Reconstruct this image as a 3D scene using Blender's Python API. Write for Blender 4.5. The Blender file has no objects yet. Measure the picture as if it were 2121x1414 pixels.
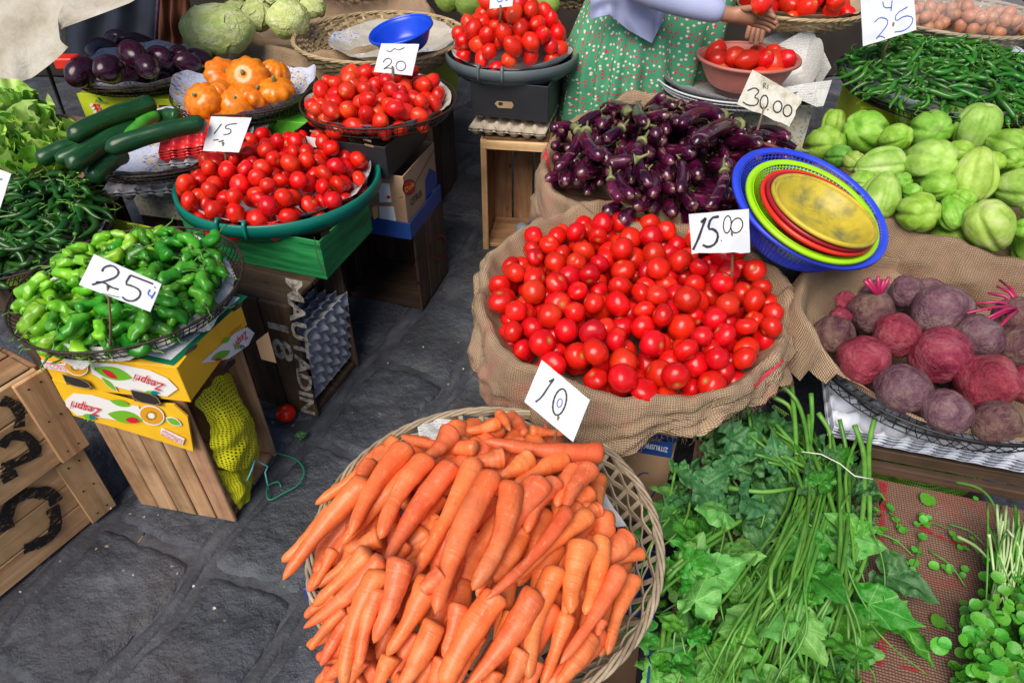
import bpy, math, random
import numpy as np
from mathutils import Vector, Matrix, noise as mnoise
R = random.Random(7)
scn = bpy.context.scene
COL = scn.collection
rad = math.radians
# ------------------------------------------------------------------ camera
CAMH = 1.6; PITCH = rad(40); FPX = 1414.0
cd = bpy.data.cameras.new('camera'); cam = bpy.data.objects.new('camera', cd); COL.objects.link(cam)
cam.location = (0, 0, CAMH); cam.rotation_euler = (rad(90) - PITCH, 0, 0)
cd.sensor_width = 36; cd.lens = 24; cd.clip_start = .02; cd.clip_end = 200
scn.camera = cam
# ------------------------------------------------------------------ light
w = bpy.data.worlds.new('World'); scn.world = w; w.use_nodes = True
nt = w.node_tree; bg = nt.nodes['Background']
sky = nt.nodes.new('ShaderNodeTexSky'); sky.sky_type = 'NISHITA'; sky.sun_disc = False
SUN_EL, SUN_AZ = 52, 205
sky.sun_elevation = rad(SUN_EL); sky.sun_rotation = rad(SUN_AZ)
nt.links.new(sky.outputs[0], bg.inputs[0]); bg.inputs[1].default_value = .08
sl = bpy.data.lights.new('sun', 'SUN'); sl.energy = 3.3; sl.angle = rad(40); sl.color = (1, .90, .78)
so = bpy.data.objects.new('sun', sl); COL.objects.link(so)
_d = Vector((math.sin(rad(SUN_AZ)) * math.cos(rad(SUN_EL)), math.cos(rad(SUN_AZ)) * math.cos(rad(SUN_EL)), math.sin(rad(SUN_EL))))
so.rotation_euler = _d.to_track_quat('Z', 'Y').to_euler(); so.location = (0, 0, 5)
vs = scn.view_settings; vs.view_transform = 'Standard'; vs.look = 'None'; vs.gamma = 1; vs.exposure = .42
scn.display_settings.display_device = 'sRGB'
try:
    vs.use_curve_mapping = False
except Exception: pass
scn.cycles.max_bounces = 6; scn.cycles.transparent_max_bounces = 8
# ------------------------------------------------------------------ photo geometry -> world points
def ray(px, py):
    x = (px - 1060.5) / FPX; v = (py - 707) / FPX
    return Vector((x, math.cos(PITCH) - v * math.sin(PITCH), -math.sin(PITCH) - v * math.cos(PITCH)))
EYE = Vector((0, 0, CAMH))
def P(px, py, h=0.): d = ray(px, py); return EYE + d * ((h - CAMH) / d.z)
def PY(px, py, Y): d = ray(px, py); return EYE + d * (Y / d.y)
def PN(px, py, p, n): d = ray(px, py); return EYE + d * ((p - EYE).dot(n) / d.dot(n))
def mpp(p): return (p.y * math.cos(PITCH) - (p.z - CAMH) * math.sin(PITCH)) / FPX   # metres per photo pixel at p
def Z3(z, ox, oy, s=3.214): return [(ox + a / s, oy + b / s) for a, b in z]
# ------------------------------------------------------------------ object helpers
def tag(o, label=None, cat=None, group=None, kind=None):
    if label: o['label'] = label
    if cat: o['category'] = cat
    if group: o['group'] = group
    if kind: o['kind'] = kind
    return o
def empty(name, loc=(0, 0, 0), rz=0, label=None, cat=None, group=None):
    o = bpy.data.objects.new(name, None); COL.objects.link(o); o.location = loc; o.rotation_euler = (0, 0, rz)
    o.empty_display_size = .05
    return tag(o, label, cat, group)
def mk(name, V, F, mats, smooth=True, uv=None, mi=None):
    me = bpy.data.meshes.new(name); me.from_pydata([tuple(v) for v in V], [], F)
    for m in (mats if isinstance(mats, (list, tuple)) else [mats]): me.materials.append(m)
    if smooth: me.polygons.foreach_set('use_smooth', [True] * len(me.polygons))
    if mi is not None: me.polygons.foreach_set('material_index', mi)
    if uv is not None:
        l = me.uv_layers.new(name='UVMap'); idx = np.zeros(len(me.loops), dtype=np.int32)
        me.loops.foreach_get('vertex_index', idx)
        l.data.foreach_set('uv', np.array(uv, dtype=np.float32)[idx].ravel())
    me.update(); return me
def ob(name, me, parent=None, loc=None, M=None):
    o = bpy.data.objects.new(name, me); COL.objects.link(o)
    if parent is not None: o.parent = parent
    if loc is not None: o.location = loc
    if M is not None: o.matrix_basis = M
    return o
def local(parent, pts):
    M = parent.matrix_basis.inverted(); return [M @ Vector(p) for p in pts]
class MB:
    def __init__(s): s.V = []; s.F = []; s.uv = []
    def add(s, V, F, uv=None):
        b = len(s.V); s.V += [Vector(v) for v in V]; s.F += [tuple(i + b for i in f) for f in F]
        s.uv += list(uv) if uv is not None else [(v[0], v[1]) for v in V]; return s
    def mesh(s, name, mat, smooth=True): return mk(name, s.V, s.F, mat, smooth, s.uv)
def tube(pts, rr, n=8, cap=True):
    pts = [Vector(p) for p in pts]; m = len(pts)
    if not hasattr(rr, '__len__'): rr = [rr] * m
    V = []; F = []; uv = []; ref = None; L = 0
    for i, p in enumerate(pts):
        t = (pts[min(i + 1, m - 1)] - pts[max(i - 1, 0)])
        if t.length < 1e-9: t = Vector((0, 0, 1))
        t.normalize()
        if ref is None: ref = Vector((0, 0, 1)) if abs(t.z) < .9 else Vector((1, 0, 0))
        a = (ref - t * ref.dot(t)).normalized(); ref = a; b = t.cross(a)
        if i: L += (p - pts[i - 1]).length
        for k in range(n):
            c = 2 * math.pi * k / n; V.append(p + (a * math.cos(c) + b * math.sin(c)) * rr[i]); uv.append((L, k / n * .1))
    for i in range(m - 1):
        for k in range(n): F.append((i * n + k, i * n + (k + 1) % n, (i + 1) * n + (k + 1) % n, (i + 1) * n + k))
    if cap: F.append(tuple(range(n - 1, -1, -1))); F.append(tuple((m - 1) * n + k for k in range(n)))
    return V, F, uv
def lathe(prof, n=48, fn=None, closed=False):
    V = []; F = []; uv = []; m = len(prof)
    for j in range(n):
        a = 2 * math.pi * j / n; L = 0
        for i, (r, z) in enumerate(prof):
            if i: L += math.hypot(r - prof[i - 1][0], z - prof[i - 1][1])
            v = Vector((r * math.cos(a), r * math.sin(a), z))
            if fn: v = fn(v, a, i, r)
            V.append(v); uv.append((a * .35, L))
    for j in range(n):
        for i in range(m - 1):
            F.append((j * m + i, ((j + 1) % n) * m + i, ((j + 1) % n) * m + i + 1, j * m + i + 1))
    return V, F, uv
def cbox(lx, ly, lz, c=.003, jit=0.):
    "chamfered box centred on the origin"
    V = []; F = []; hx, hy, hz = lx / 2, ly / 2, lz / 2; c = min(c, hx * .45, hy * .45, hz * .45); ix = {}
    for sx in (-1, 1):
        for sy in (-1, 1):
            for sz in (-1, 1):
                j = [R.uniform(-jit, jit) for _ in range(3)]
                for k in range(3):
                    v = [sx * (hx - (c if k != 0 else 0)) + j[0], sy * (hy - (c if k != 1 else 0)) + j[1], sz * (hz - (c if k != 2 else 0)) + j[2]]
                    ix[sx, sy, sz, k] = len(V); V.append(v)
    S = (-1, 1)
    def q(*a): F.append(tuple(a))
    for s in S:
        f = [ix[s, -1, -1, 0], ix[s, 1, -1, 0], ix[s, 1, 1, 0], ix[s, -1, 1, 0]]; q(*(f if s > 0 else f[::-1]))
        f = [ix[-1, s, -1, 1], ix[1, s, -1, 1], ix[1, s, 1, 1], ix[-1, s, 1, 1]]; q(*(f[::-1] if s > 0 else f))
        f = [ix[-1, -1, s, 2], ix[1, -1, s, 2], ix[1, 1, s, 2], ix[-1, 1, s, 2]]; q(*(f if s > 0 else f[::-1]))
    for a in S:
        for b in S:
            q(ix[a, b, -1, 0], ix[a, b, -1, 1], ix[a, b, 1, 1], ix[a, b, 1, 0])
            q(ix[a, -1, b, 0], ix[a, -1, b, 2], ix[a, 1, b, 2], ix[a, 1, b, 0])
            q(ix[-1, a, b, 1], ix[-1, a, b, 2], ix[1, a, b, 2], ix[1, a, b, 1])
            for d in S: q(ix[a, b, d, 0], ix[a, b, d, 1], ix[a, b, d, 2])
    return V, F
def nz(p, s=1., o=0.): return mnoise.noise(Vector((p[0] * s + o, p[1] * s - o, p[2] * s + 2 * o)))
# ------------------------------------------------------------------ materials
class NT:
    def __init__(s, name):
        s.m = bpy.data.materials.new(name); s.m.use_nodes = True; s.t = s.m.node_tree; s.b = s.t.nodes['Principled BSDF']
    def n(s, typ, **k):
        o = s.t.nodes.new('ShaderNode' + typ)
        for a, v in k.items(): setattr(o, a, v)
        return o
    def l(s, a, b): s.t.links.new(a, b); return s
    def val(s, sock, v):
        if hasattr(v, 'links') or hasattr(v, 'is_linked'): s.l(v, sock)
        else: sock.default_value = v
    def math(s, op, a, b=0., c=None, clamp=False):
        o = s.n('Math', operation=op); o.use_clamp = clamp; s.val(o.inputs[0], a); s.val(o.inputs[1], b)
        if c is not None: s.val(o.inputs[2], c)
        return o.outputs[0]
    def noise(s, vec, scale, detail=4, rough=.55, dist=0.):
        o = s.n('TexNoise'); s.l(vec, o.inputs['Vector']); o.inputs['Scale'].default_value = scale
        o.inputs['Detail'].default_value = detail; o.inputs['Roughness'].default_value = rough; o.inputs['Distortion'].default_value = dist
        return o.outputs['Fac']
    def ramp(s, fac, stops):
        o = s.n('ValToRGB'); s.l(fac, o.inputs[0]); e = o.color_ramp.elements
        while len(e) < len(stops): e.new(.5)
        for i, (p, c) in enumerate(stops): e[i].position = p; e[i].color = (*c, 1) if len(c) == 3 else c
        return o.outputs[0]
    def mix(s, fac, a, b, blend='MIX'):
        o = s.n('Mix', data_type='RGBA', blend_type=blend); s.val(o.inputs[0], fac)
        for i, v in ((6, a), (7, b)):
            if hasattr(v, 'is_linked'): s.l(v, o.inputs[i])
            else: o.inputs[i].default_value = (*v, 1)
        return o.outputs[2]
    def obj(s, scale=(1, 1, 1), rnd=True):
        c = s.n('TexCoord'); mp = s.n('Mapping'); s.l(c.outputs['Object'], mp.inputs['Vector']); mp.inputs['Scale'].default_value = scale
        if rnd:
            oi = s.n('ObjectInfo'); s.rnd = oi.outputs['Random']
            cx = s.n('CombineXYZ'); r = s.math('MULTIPLY', s.rnd, 40.)
            for i in range(3): s.l(r, cx.inputs[i])
            s.l(cx.outputs[0], mp.inputs['Location'])
        return mp.outputs[0]
    def uv(s, scale=1.):
        c = s.n('TexCoord'); mp = s.n('Mapping'); s.l(c.outputs['UV'], mp.inputs['Vector']); mp.inputs['Scale'].default_value = (scale,) * 3; return mp.outputs[0]
    def vary(s, col, h=.02, v=.2, hc=0.):
        o = s.n('HueSaturation'); s.l(col, o.inputs['Color'])
        s.l(s.math('MULTIPLY_ADD', s.rnd, h, .5 - h / 2 + hc), o.inputs['Hue'])
        r2 = s.math('FRACT', s.math('MULTIPLY', s.rnd, 17.3))
        s.l(s.math('MULTIPLY_ADD', r2, v, 1 - v / 2), o.inputs['Value']); return o.outputs[0]
    def bump(s, h, strength=.3, dist=.01, prev=None):
        o = s.n('Bump'); s.l(h, o.inputs['Height']); o.inputs['Strength'].default_value = strength; o.inputs['Distance'].default_value = dist
        if prev: s.l(prev, o.inputs['Normal'])
        s.l(o.outputs[0], s.b.inputs['Normal']); return o.outputs[0]
    def out(s, col=None, rough=.5, spec=.5, coat=0., sss=0., metal=0., trans=0., alpha=None):
        b = s.b
        if col is not None:
            if hasattr(col, 'is_linked'): s.l(col, b.inputs['Base Color'])
            else: b.inputs['Base Color'].default_value = (*col, 1)
        s.val(b.inputs['Roughness'], rough); b.inputs['Specular IOR Level'].default_value = spec
        b.inputs['Coat Weight'].default_value = coat; b.inputs['Coat Roughness'].default_value = .15
        b.inputs['Metallic'].default_value = metal
        if sss: b.inputs['Subsurface Weight'].default_value = sss; b.inputs['Subsurface Radius'].default_value = (.02, .006, .003); b.inputs['Subsurface Scale'].default_value = .3
        if trans: b.inputs['Transmission Weight'].default_value = trans
        if alpha is not None: s.val(b.inputs['Alpha'], alpha)
        return s.m
def simple(name, stops, scale=8, rough=.5, bump=0., bs=60, hv=(.01, .15), stretch=(1, 1, 1), **k):
    t = NT(name); v = t.obj(stretch); f = t.noise(v, scale, 5)
    c = t.ramp(f, [(.3 + .4 * i / max(1, len(stops) - 1), s) for i, s in enumerate(stops)])
    c = t.vary(c, *hv)
    if bump: t.bump(t.noise(v, bs, 4), bump, .004)
    return t.out(c, rough, **k)
def wood(name, c1, c2, c3, rough=.75):
    t = NT(name); v = t.obj((1.6, 26, 26)); v2 = t.obj((3, 3, 3)); v3 = t.obj((4, 140, 140))
    g = t.noise(v, 1., 6, .65, .6); c = t.ramp(g, [(.25, c1), (.5, c2), (.72, c3)])
    f = t.noise(v3, 1., 3); c = t.mix(t.math('MULTIPLY', f, .35), c, c1, 'MULTIPLY')
    d = t.noise(v2, 2.2, 6, .6); c = t.mix(t.ramp(d, [(.45, (0, 0, 0)), (.75, (.6, .6, .6))]), c, tuple(x * .25 for x in c1))
    vo = t.n('TexVoronoi'); t.l(t.obj((7, 14, 14)), vo.inputs['Vector']); vo.inputs['Scale'].default_value = 1.
    kn = t.ramp(vo.outputs['Distance'], [(.04, (1, 1, 1)), (.1, (0, 0, 0))]); c = t.mix(kn, c, tuple(x * .18 for x in c2))
    c = t.vary(c, .012, .35); n1 = t.bump(g, .45, .004); t.bump(f, .3, .002, n1)
    return t.out(c, rough, .3)
WOOD = wood('weathered_wood', (.17, .08, .036), (.38, .205, .10), (.54, .33, .18))
WOODL = wood('pale_wood', (.40, .23, .10), (.66, .42, .21), (.78, .55, .31))
WOODD = wood('dark_wood', (.035, .022, .015), (.085, .052, .033), (.15, .095, .06))
def burlap_mat(name, a, b, stain=None, amt=.5, per=.0052, fine=.8):
    t = NT(name); uv = t.uv(); sp = t.n('SeparateXYZ'); t.l(uv, sp.inputs[0]); t.rnd = t.n('ObjectInfo').outputs['Random']
    wob = t.noise(uv, 30, 2); wob = t.math('MULTIPLY', wob, .008)
    def thr(s_): return t.math('ABSOLUTE', t.math('SINE', t.math('MULTIPLY', t.math('ADD', s_, wob), math.pi / per)))
    hu = thr(sp.outputs[0]); hv = thr(sp.outputs[1]); h = t.math('MULTIPLY', hu, hv)
    n1 = t.noise(uv, 6, 6, .6); n2 = t.noise(uv, 170, 3)
    c = t.ramp(n1, [(.3, a), (.7, b)]); c = t.mix(t.math('MULTIPLY', n2, .5), c, tuple(x * .5 for x in a))
    dk = t.ramp(h, [(.05, (.75, .75, .75)), (.5, (0, 0, 0))]); c = t.mix(dk, c, tuple(x * .30 for x in a))
    if stain:
        m = t.noise(uv, 4.5, 4, .6, 1.2); c = t.mix(t.ramp(m, [(.54, (0, 0, 0)), (.7, (amt,) * 3)]), c, stain)
    nn = t.bump(h, fine, .003); t.bump(n2, .4, .002, nn)
    return t.out(c, .95, .1)
BUR = burlap_mat('burlap', (.46, .315, .20), (.66, .49, .33), (.55, .17, .15), .45)
BURG = burlap_mat('burlap_grey', (.36, .24, .15), (.52, .37, .25), (.3, .1, .08), .25)
BURT = burlap_mat('burlap_table', (.25, .14, .10), (.42, .265, .20), (.42, .03, .035), .4, .0062)
RED = simple('red_paint_print', [(.45, .02, .04), (.55, .03, .06)], rough=.9)
# tomatoes --------------------------------------------------------------
def tomato_mat(name, a, b, c3, org=.25):
    t = NT(name); v = t.obj(); f = t.noise(v, 14, 3)
    c = t.ramp(f, [(.3, a), (.6, b), (.8, c3)]); 
    r3 = t.math('FRACT', t.math('MULTIPLY', t.rnd, 7.7)); c = t.mix(t.ramp(r3, [(.7, (0, 0, 0)), (1, (org,) * 3)]), c, c3)
    c = t.vary(c, .006, .32, .0)
    sp = t.n('TexCoord'); s2 = t.n('SeparateXYZ'); t.l(sp.outputs['Object'], s2.inputs[0])
    rr = t.math('SQRT', t.math('ADD', t.math('MULTIPLY', s2.outputs[0], s2.outputs[0]), t.math('MULTIPLY', s2.outputs[1], s2.outputs[1])))
    top = t.math('GREATER_THAN', s2.outputs[2], 0.); ring = t.ramp(rr, [(.002, (1, 1, 1)), (.011, (0, 0, 0))])
    c = t.mix(t.math('MULTIPLY', t.math('MULTIPLY', ring, top), .45), c, (.75, .25, .05))
    vo = t.n('TexVoronoi'); t.l(v, vo.inputs['Vector']); vo.inputs['Scale'].default_value = 45
    c = t.mix(t.ramp(vo.outputs['Distance'], [(.03, (.6, .6, .6)), (.07, (0, 0, 0))]), c, (.12, .03, .01))
    t.bump(t.noise(v, 60, 3), .05, .003)
    return t.out(c, t.math('MULTIPLY_ADD', t.noise(v, 20, 3), .2, .16), .45, .0)
TOM = tomato_mat('tomato_skin', (.52, .004, .003), (.72, .012, .005), (.80, .07, .014))
PLUM = tomato_mat('plum_tomato_skin', (.56, .008, .004), (.72, .018, .007), (.80, .10, .02), .5)
SCAR = simple('tomato_scar', [(.20, .26, .06), (.42, .38, .20)], 200, .7)
def tomato_mesh(name, mat, flat, k, plum=False, seed=0):
    n, m = 20, 13; V = []; F = []; mi = []; rr = random.Random(seed); ph = rr.uniform(0, 6); lob = rr.choice([3, 4, 5, 5])
    for i in range(m + 1):
        th = math.pi * i / m
        for j in range(n):
            a = 2 * math.pi * j / n; s = math.sin(th)
            r = 1 + k * math.cos(lob * a + ph) * s * max(0, math.cos(th)) ** .7 + .06 * nz((math.cos(a) * s, math.sin(a) * s, math.cos(th)), 1.5, seed)
            x = r * s * math.cos(a); y = r * s * math.sin(a); z = r * math.cos(th) * flat
            if not plum: z -= .17 * math.exp(-(s / .28) ** 2) * (1 if th < 1.5 else .25 * -1)
            elif th > 1.6: z -= .1 * math.exp(-(s / .25) ** 2)
            V.append((x, y, z))
    for i in range(m):
        for j in range(n): F.append((i * n + j, (i + 1) * n + j, (i + 1) * n + (j + 1) % n, i * n + (j + 1) % n)); mi.append(0)
    # dry star-shaped stem scar
    zt = V[0][2] + .03; b = len(V)
    for j in range(10):
        a = math.pi * j / 5 + ph; q = .17 if j % 2 else .08; V.append((q * math.cos(a), q * math.sin(a), zt + (.045 if j % 2 else .03)))
    V.append((0, 0, zt + .055))
    for j in range(10): F.append((b + 10, b + j, b + (j + 1) % 10)); mi.append(1)
    V = [(x * .032, y * .032, z * .032) for x, y, z in V]
    return mk(name, V, F, [mat, SCAR], True, None, mi)
TOMS = [tomato_mesh('tomato', TOM, [.80, .92, .76, .97, .86][i], [.06, .02, .09, .015, .045][i], False, i) for i in range(5)]
PLUMS = [tomato_mesh('plum_tomato', PLUM, [1.28, 1.15, 1.4, 1.05][i], .02, True, 20 + i) for i in range(4)]
# ------------------------------------------------------------------ piles: drop-and-settle placing
class Pile:
    def __init__(s, floor): s.X = np.zeros((0, 3)); s.r = np.zeros(0); s.floor = floor
    def need(s, xy, r, k):
        "lowest centre height for each sample"
        z = np.array([s.floor(a, b) for a, b in xy]) + r
        if len(s.r):
            d2 = ((xy[:, None, :] - s.X[None, :, :2]) ** 2).sum(2); R_ = (r[:, None] + s.r[None]) * k
            zz = np.where(d2 < R_ ** 2, s.X[None, :, 2] + np.sqrt(np.maximum(R_ ** 2 - d2, 0)), -9)
            z = np.maximum(z, zz.max(1))
        return z
    def add(s, X, r): s.X = np.vstack([s.X, X]); s.r = np.concatenate([s.r, r])
    def heap_ball(s, cand, r, k, dome):
        best = None
        for x, y in cand:
            z = s.need(np.array([[x, y]]), np.array([r]), k)[0]; q = z - dome(x, y)
            if best is None or q < best[0]: best = (q, x, y, z)
        if best[0] > r * .9: return None
        p = Vector(best[1:]); s.add(np.array([[p.x, p.y, p.z]]), np.array([r])); return p
    def stick(s, x, y, yaw, spine, rr, k, dome=None, test=False, maxtilt=.7, bias=-9):
        "spine: local points (x along, y sideways); returns matrix + score"
        ca, sa = math.cos(yaw), math.sin(yaw); sp = np.array(spine)
        xy = np.stack([x + sp[:, 0] * ca - sp[:, 1] * sa, y + sp[:, 0] * sa + sp[:, 1] * ca], 1)
        z = s.need(xy, np.array(rr), k); t = sp[:, 0]; h = len(t) // 2 + len(t) % 2
        i1 = int(np.argmax(z[:h])); i2 = len(t) - h + int(np.argmax(z[-h:]))
        b = (z[i2] - z[i1]) / max(1e-3, t[i2] - t[i1]) if i2 > i1 else 0.; b = max(-maxtilt, min(maxtilt, b)); b = max(b, bias)
        a = (z - b * t).max()
        cz = a; q = (a + b * t.mean()) - (dome(x, y) if dome else 0)
        if test: return q
        X = np.stack([xy[:, 0], xy[:, 1], a + b * t], 1); s.add(X, np.array(rr))
        return Matrix.Translation((x, y, cz)) @ Matrix.Rotation(yaw, 4, 'Z') @ Matrix.Rotation(-math.atan(b), 4, 'Y')
def dome_fn(cx, cy, Rr, zr, hh, pw=2.): return lambda x, y: zr + hh * (1 - min(1.3, math.hypot(x - cx, y - cy) / Rr) ** pw)
def region(x, y, cx, cy, Rr):
    u, v_ = (x - cx) / Rr, (y - cy) / Rr
    row = 'back' if v_ > .33 else ('front' if v_ < -.33 else 'middle'); c_ = 'left' if u < -.33 else ('right' if u > .33 else 'centre')
    return 'at the centre' if (row, c_) == ('middle', 'centre') else ('at the %s' % (c_ if row == 'middle' else row if c_ == 'centre' else row + ' ' + c_))
def disc(cx, cy, Rr):
    a = R.uniform(0, 2 * math.pi); q = Rr * math.sqrt(R.random()); return cx + q * math.cos(a), cy + q * math.sin(a)
def rot_rand(): return Matrix.Rotation(R.uniform(0, 6.28), 4, 'Z') @ Matrix.Rotation(math.acos(R.uniform(-1, 1)), 4, 'X') @ Matrix.Rotation(R.uniform(0, 6.28), 4, 'Z')
def heap_tomatoes(name, meshes, cx, cy, Rr, zr, hh, rad_, N, label, group, k=.93, floor_drop=.024, keep=999, pw=2., rv=.2):
    dome = dome_fn(cx, cy, Rr, zr, hh, pw); fl = lambda x, y: dome(x, y) - floor_drop - 2 * rad_
    pl = Pile(fl); n = 0; got = []
    for i in range(N):
        r = rad_ * R.uniform(1 - rv, 1 + rv); c = [disc(cx, cy, Rr - r * .6) for _ in range(16)]
        p = pl.heap_ball(c, r, k, dome)
        if p is None: continue
        got.append((p, r))
    X = pl.X; low = MB(); cv = lambda p, r: int(((np.hypot(X[:, 0] - p.x, X[:, 1] - p.y) < r * 1.35) & (X[:, 2] > p.z + r * .5)).sum())
    got.sort(key=lambda g: (cv(*g), g[0].y)); kn = 0
    for p, r in got:
        cov = cv(p, r)
        me = R.choice(meshes); M = Matrix.Translation(p) @ rot_rand() @ Matrix.Scale(r / .031, 4)
        kn += 1
        if (cov >= 3 and p.z < dome(p.x, p.y) - r * .9) or kn > keep: low.add([M @ v.co for v in me.vertices], [tuple(q.vertices) for q in me.polygons]); continue
        tag(ob(name, me, None, None, M), ('large ' if r > rad_ * 1.08 else 'small ' if r < rad_ * .92 else 'medium ') + ('half buried ' if cov else 'uncovered ') + (label + ' ' + region(p.x, p.y, cx, cy, Rr)).replace('in the basket', 'in basket'), 'tomato', group)
    if low.F: tag(ob(name + '_heap', low.mesh(name + '_heap', meshes[0].materials[0])), 'covered lower layer of the ' + group, 'tomatoes', None, 'stuff')
    return pl
# ------------------------------------------------------------------ GROUND
t = NT('wet_basalt'); v = t.obj((1, 1, 1)); n1 = t.noise(v, 4, 6, .6); n2 = t.noise(v, 38, 8, .68); n3 = t.noise(v, 9, 5, .6)
c = t.ramp(n1, [(.3, (.032, .037, .049)), (.5, (.058, .066, .086)), (.7, (.115, .127, .155))])
c = t.mix(t.ramp(t.noise(v, 3.1, 5), [(.5, (0, 0, 0)), (.72, (.5, .5, .5))]), c, (.055, .045, .035))
vo = t.n('TexVoronoi'); t.l(v, vo.inputs['Vector']); vo.inputs['Scale'].default_value = 70
c = t.mix(t.ramp(vo.outputs['Distance'], [(.05, (.5, .5, .5)), (.11, (0, 0, 0))]), c, (.16, .15, .14))
c = t.vary(c, .03, .25); b1 = t.bump(n2, .9, .012); t.bump(n3, .6, .03, b1)
STONE = t.out(c, t.ramp(n3, [(.3, (.26,) * 3), (.7, (.52,) * 3)]), .5)
MORT = simple('old_mortar', [(.030, .033, .041), (.054, .059, .072), (.095, .102, .120)], 12, .6, .9, 90)
g = mk('ground', [(-12, -6, -.011), (12, -6, -.011), (12, 16, -.011), (-12, 16, -.011)], [(0, 1, 2, 3)], MORT, False)
ground = tag(ob('ground', g), kind='structure')
pa, pb = P(215, 1165), P(20, 1370); ANG = math.atan2(pa.y - pb.y, pa.x - pb.x)
def stone(x0, y0, lx, ly, res):
    nx = max(6, int(lx * res)); ny = max(6, int(ly * res)); V = []; F = []; o_ = R.uniform(0, 50)
    ca, sa = math.cos(ANG), math.sin(ANG)
    for i in range(nx + 1):
        for j in range(ny + 1):
            u = i / nx * 2 - 1; q = j / ny * 2 - 1
            e = 1 - .05 * (abs(u) * abs(q)) ** 4
            x = x0 + lx / 2 * (1 + u * e); y = y0 + ly / 2 * (1 + q * e)
            x += .030 * nz((x, y, 0), 5, 3) + .006 * nz((x, y, 0), 25, 3); y += .030 * nz((x, y, 4), 5, 9) + .006 * nz((x, y, 0), 25, 6)
            ed = max(abs(u), abs(q)); z = -.012 * max(0, (ed - .965) / .035) ** 2 + .006 * nz((x, y, 1), 9, 1) + .006 * nz((x, y, 1), 30, 2) + .004 * nz((x, y, 1), 70, o_)
            V.append((x * ca - y * sa, x * sa + y * ca, z))
    for i in range(nx):
        for j in range(ny): a = i * (ny + 1) + j; F.append((a, a + ny + 1, a + ny + 2, a + 1))
    ob('paving_stone', mk('paving_stone', V, F, STONE), ground)
ca, sa = math.cos(ANG), math.sin(ANG); row = 0; ns = 0
y = -3.2; SY = []
while y < 5.5:
    ly = R.uniform(.26, .34); x = -2.5 + R.uniform(0, .4)
    while x < 6.5:
        lx = R.uniform(.32, .6); cx_ = (x + lx / 2) * ca - (y + ly / 2) * sa; cy_ = (x + lx / 2) * sa + (y + ly / 2) * ca
        if .25 < cy_ < 5.6 and abs(cx_) < .35 + .85 * (cy_ + .5):
            stone(x, y, lx - .016, ly - .016, 90 if (cy_ < 1.9 and cx_ < .2) else 24); ns += 1
        x += lx + R.uniform(.002, .012)
    y += ly + R.uniform(.036, .046); SY.append(y - .020)
for k_, yy in enumerate(SY):
    V = []; F = []; N = 170; M_ = 4
    for i in range(N + 1):
        x = -2.2 + 7.5 * i / N
        for j in range(M_ + 1):
            q = j / M_ * 2 - 1; y_ = yy + q * .021 * (1 + .4 * nz((x, k_, 0), 3, 1)) + .030 * nz((x, yy, 4), 5, 9); z = -.003 - .010 * q ** 4 + .006 * nz((x, y_, 1), 14, 1) + .003 * nz((x, y_, 1), 50, 1)
            V.append((x * ca - y_ * sa, x * sa + y_ * ca, z))
    for i in range(N):
        for j in range(M_): a = i * (M_ + 1) + j; F.append((a, a + M_ + 1, a + M_ + 2, a + 1))
    ob('mortar_strip', mk('mortar_strip', V, F, MORT), ground)
# ------------------------------------------------------------------ boxes and crates
def plank(parent, c, L, Wd, T, mat, axis='x', nrm='y', name='plank', jit=.0012):
    V, F = cbox(L, Wd, T, .0025, jit); ex = {'x': (1, 0, 0), 'y': (0, 1, 0), 'z': (0, 0, 1)}
    X = Vector(ex[axis]); Zv = Vector(ex[nrm]); Yv = Zv.cross(X); M = Matrix((X, Yv, Zv)).transposed().to_4x4(); M.translation = Vector(c)
    return ob(name, mk(name, V, F, mat, False), parent, None, M)
def crate(near, th, w_, d, h, label, openf=('right',), mat=WOOD, z0=0., nv=4, nvd=3, vert=True, group=None, gap=.006, tk=.011, ends=True):
    th = rad(th); ex = Vector((math.cos(th), math.sin(th), 0)); o = Vector((near[0], near[1], z0)) - ex * w_
    e = empty('wooden_crate', o, th, label, 'crate', group)
    def face(fixed, sgn, wid, nn, axis2):
        if vert:
            s = wid / nn
            for i in range(nn):
                q = (i + .5) * s; cc = (q, fixed, h / 2) if axis2 == 'x' else (fixed, q, h / 2)
                plank(e, cc, h - .004, s - gap * R.uniform(.5, 1.5), tk * R.uniform(.85, 1.1), mat, 'z', 'y' if axis2 == 'x' else 'x')
        else:
            m_ = max(2, round(h / .085)); s = h / m_
            for i in range(m_):
                cc = (wid / 2, fixed, (i + .5) * s) if axis2 == 'x' else (fixed, wid / 2, (i + .5) * s)
                plank(e, cc, wid - .003, s - gap, tk, mat, axis2, 'y' if axis2 == 'x' else 'x')
    if 'front' not in openf: face(tk / 2, -1, w_, nv, 'x')
    if 'back' not in openf: face(d - tk / 2, 1, w_, nv, 'x')
    if 'left' not in openf: face(tk / 2, -1, d, nvd, 'y')
    if 'right' not in openf: face(w_ - tk / 2, 1, d, nvd, 'y')
    if ends:
        T = .018
        for zz in ([T / 2 + .002] + ([h - T / 2 - .002] if 'top' not in openf else [])):
            for i in range(2): plank(e, (w_ / 2, tk + (d - 2 * tk) * (i + .5) / 2, zz), w_ - .026, (d - 2 * tk) / 2 - .004, T, mat, 'x', 'z')
    return e
def cardmat(name, stops, rough=.6, sc=6, bump=.12): return simple(name, stops, sc, rough, bump, 25, (.004, .06))
YEL = cardmat('yellow_carton_print', [(.80, .43, .012), (.88, .52, .02), (.84, .47, .015)], .45)
LIME = cardmat('lime_carton_print', [(.48, .62, .02), (.58, .70, .03)], .5)
GRNB = cardmat('bright_green_carton_print', [(.10, .48, .03), (.15, .55, .05)], .5)
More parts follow.
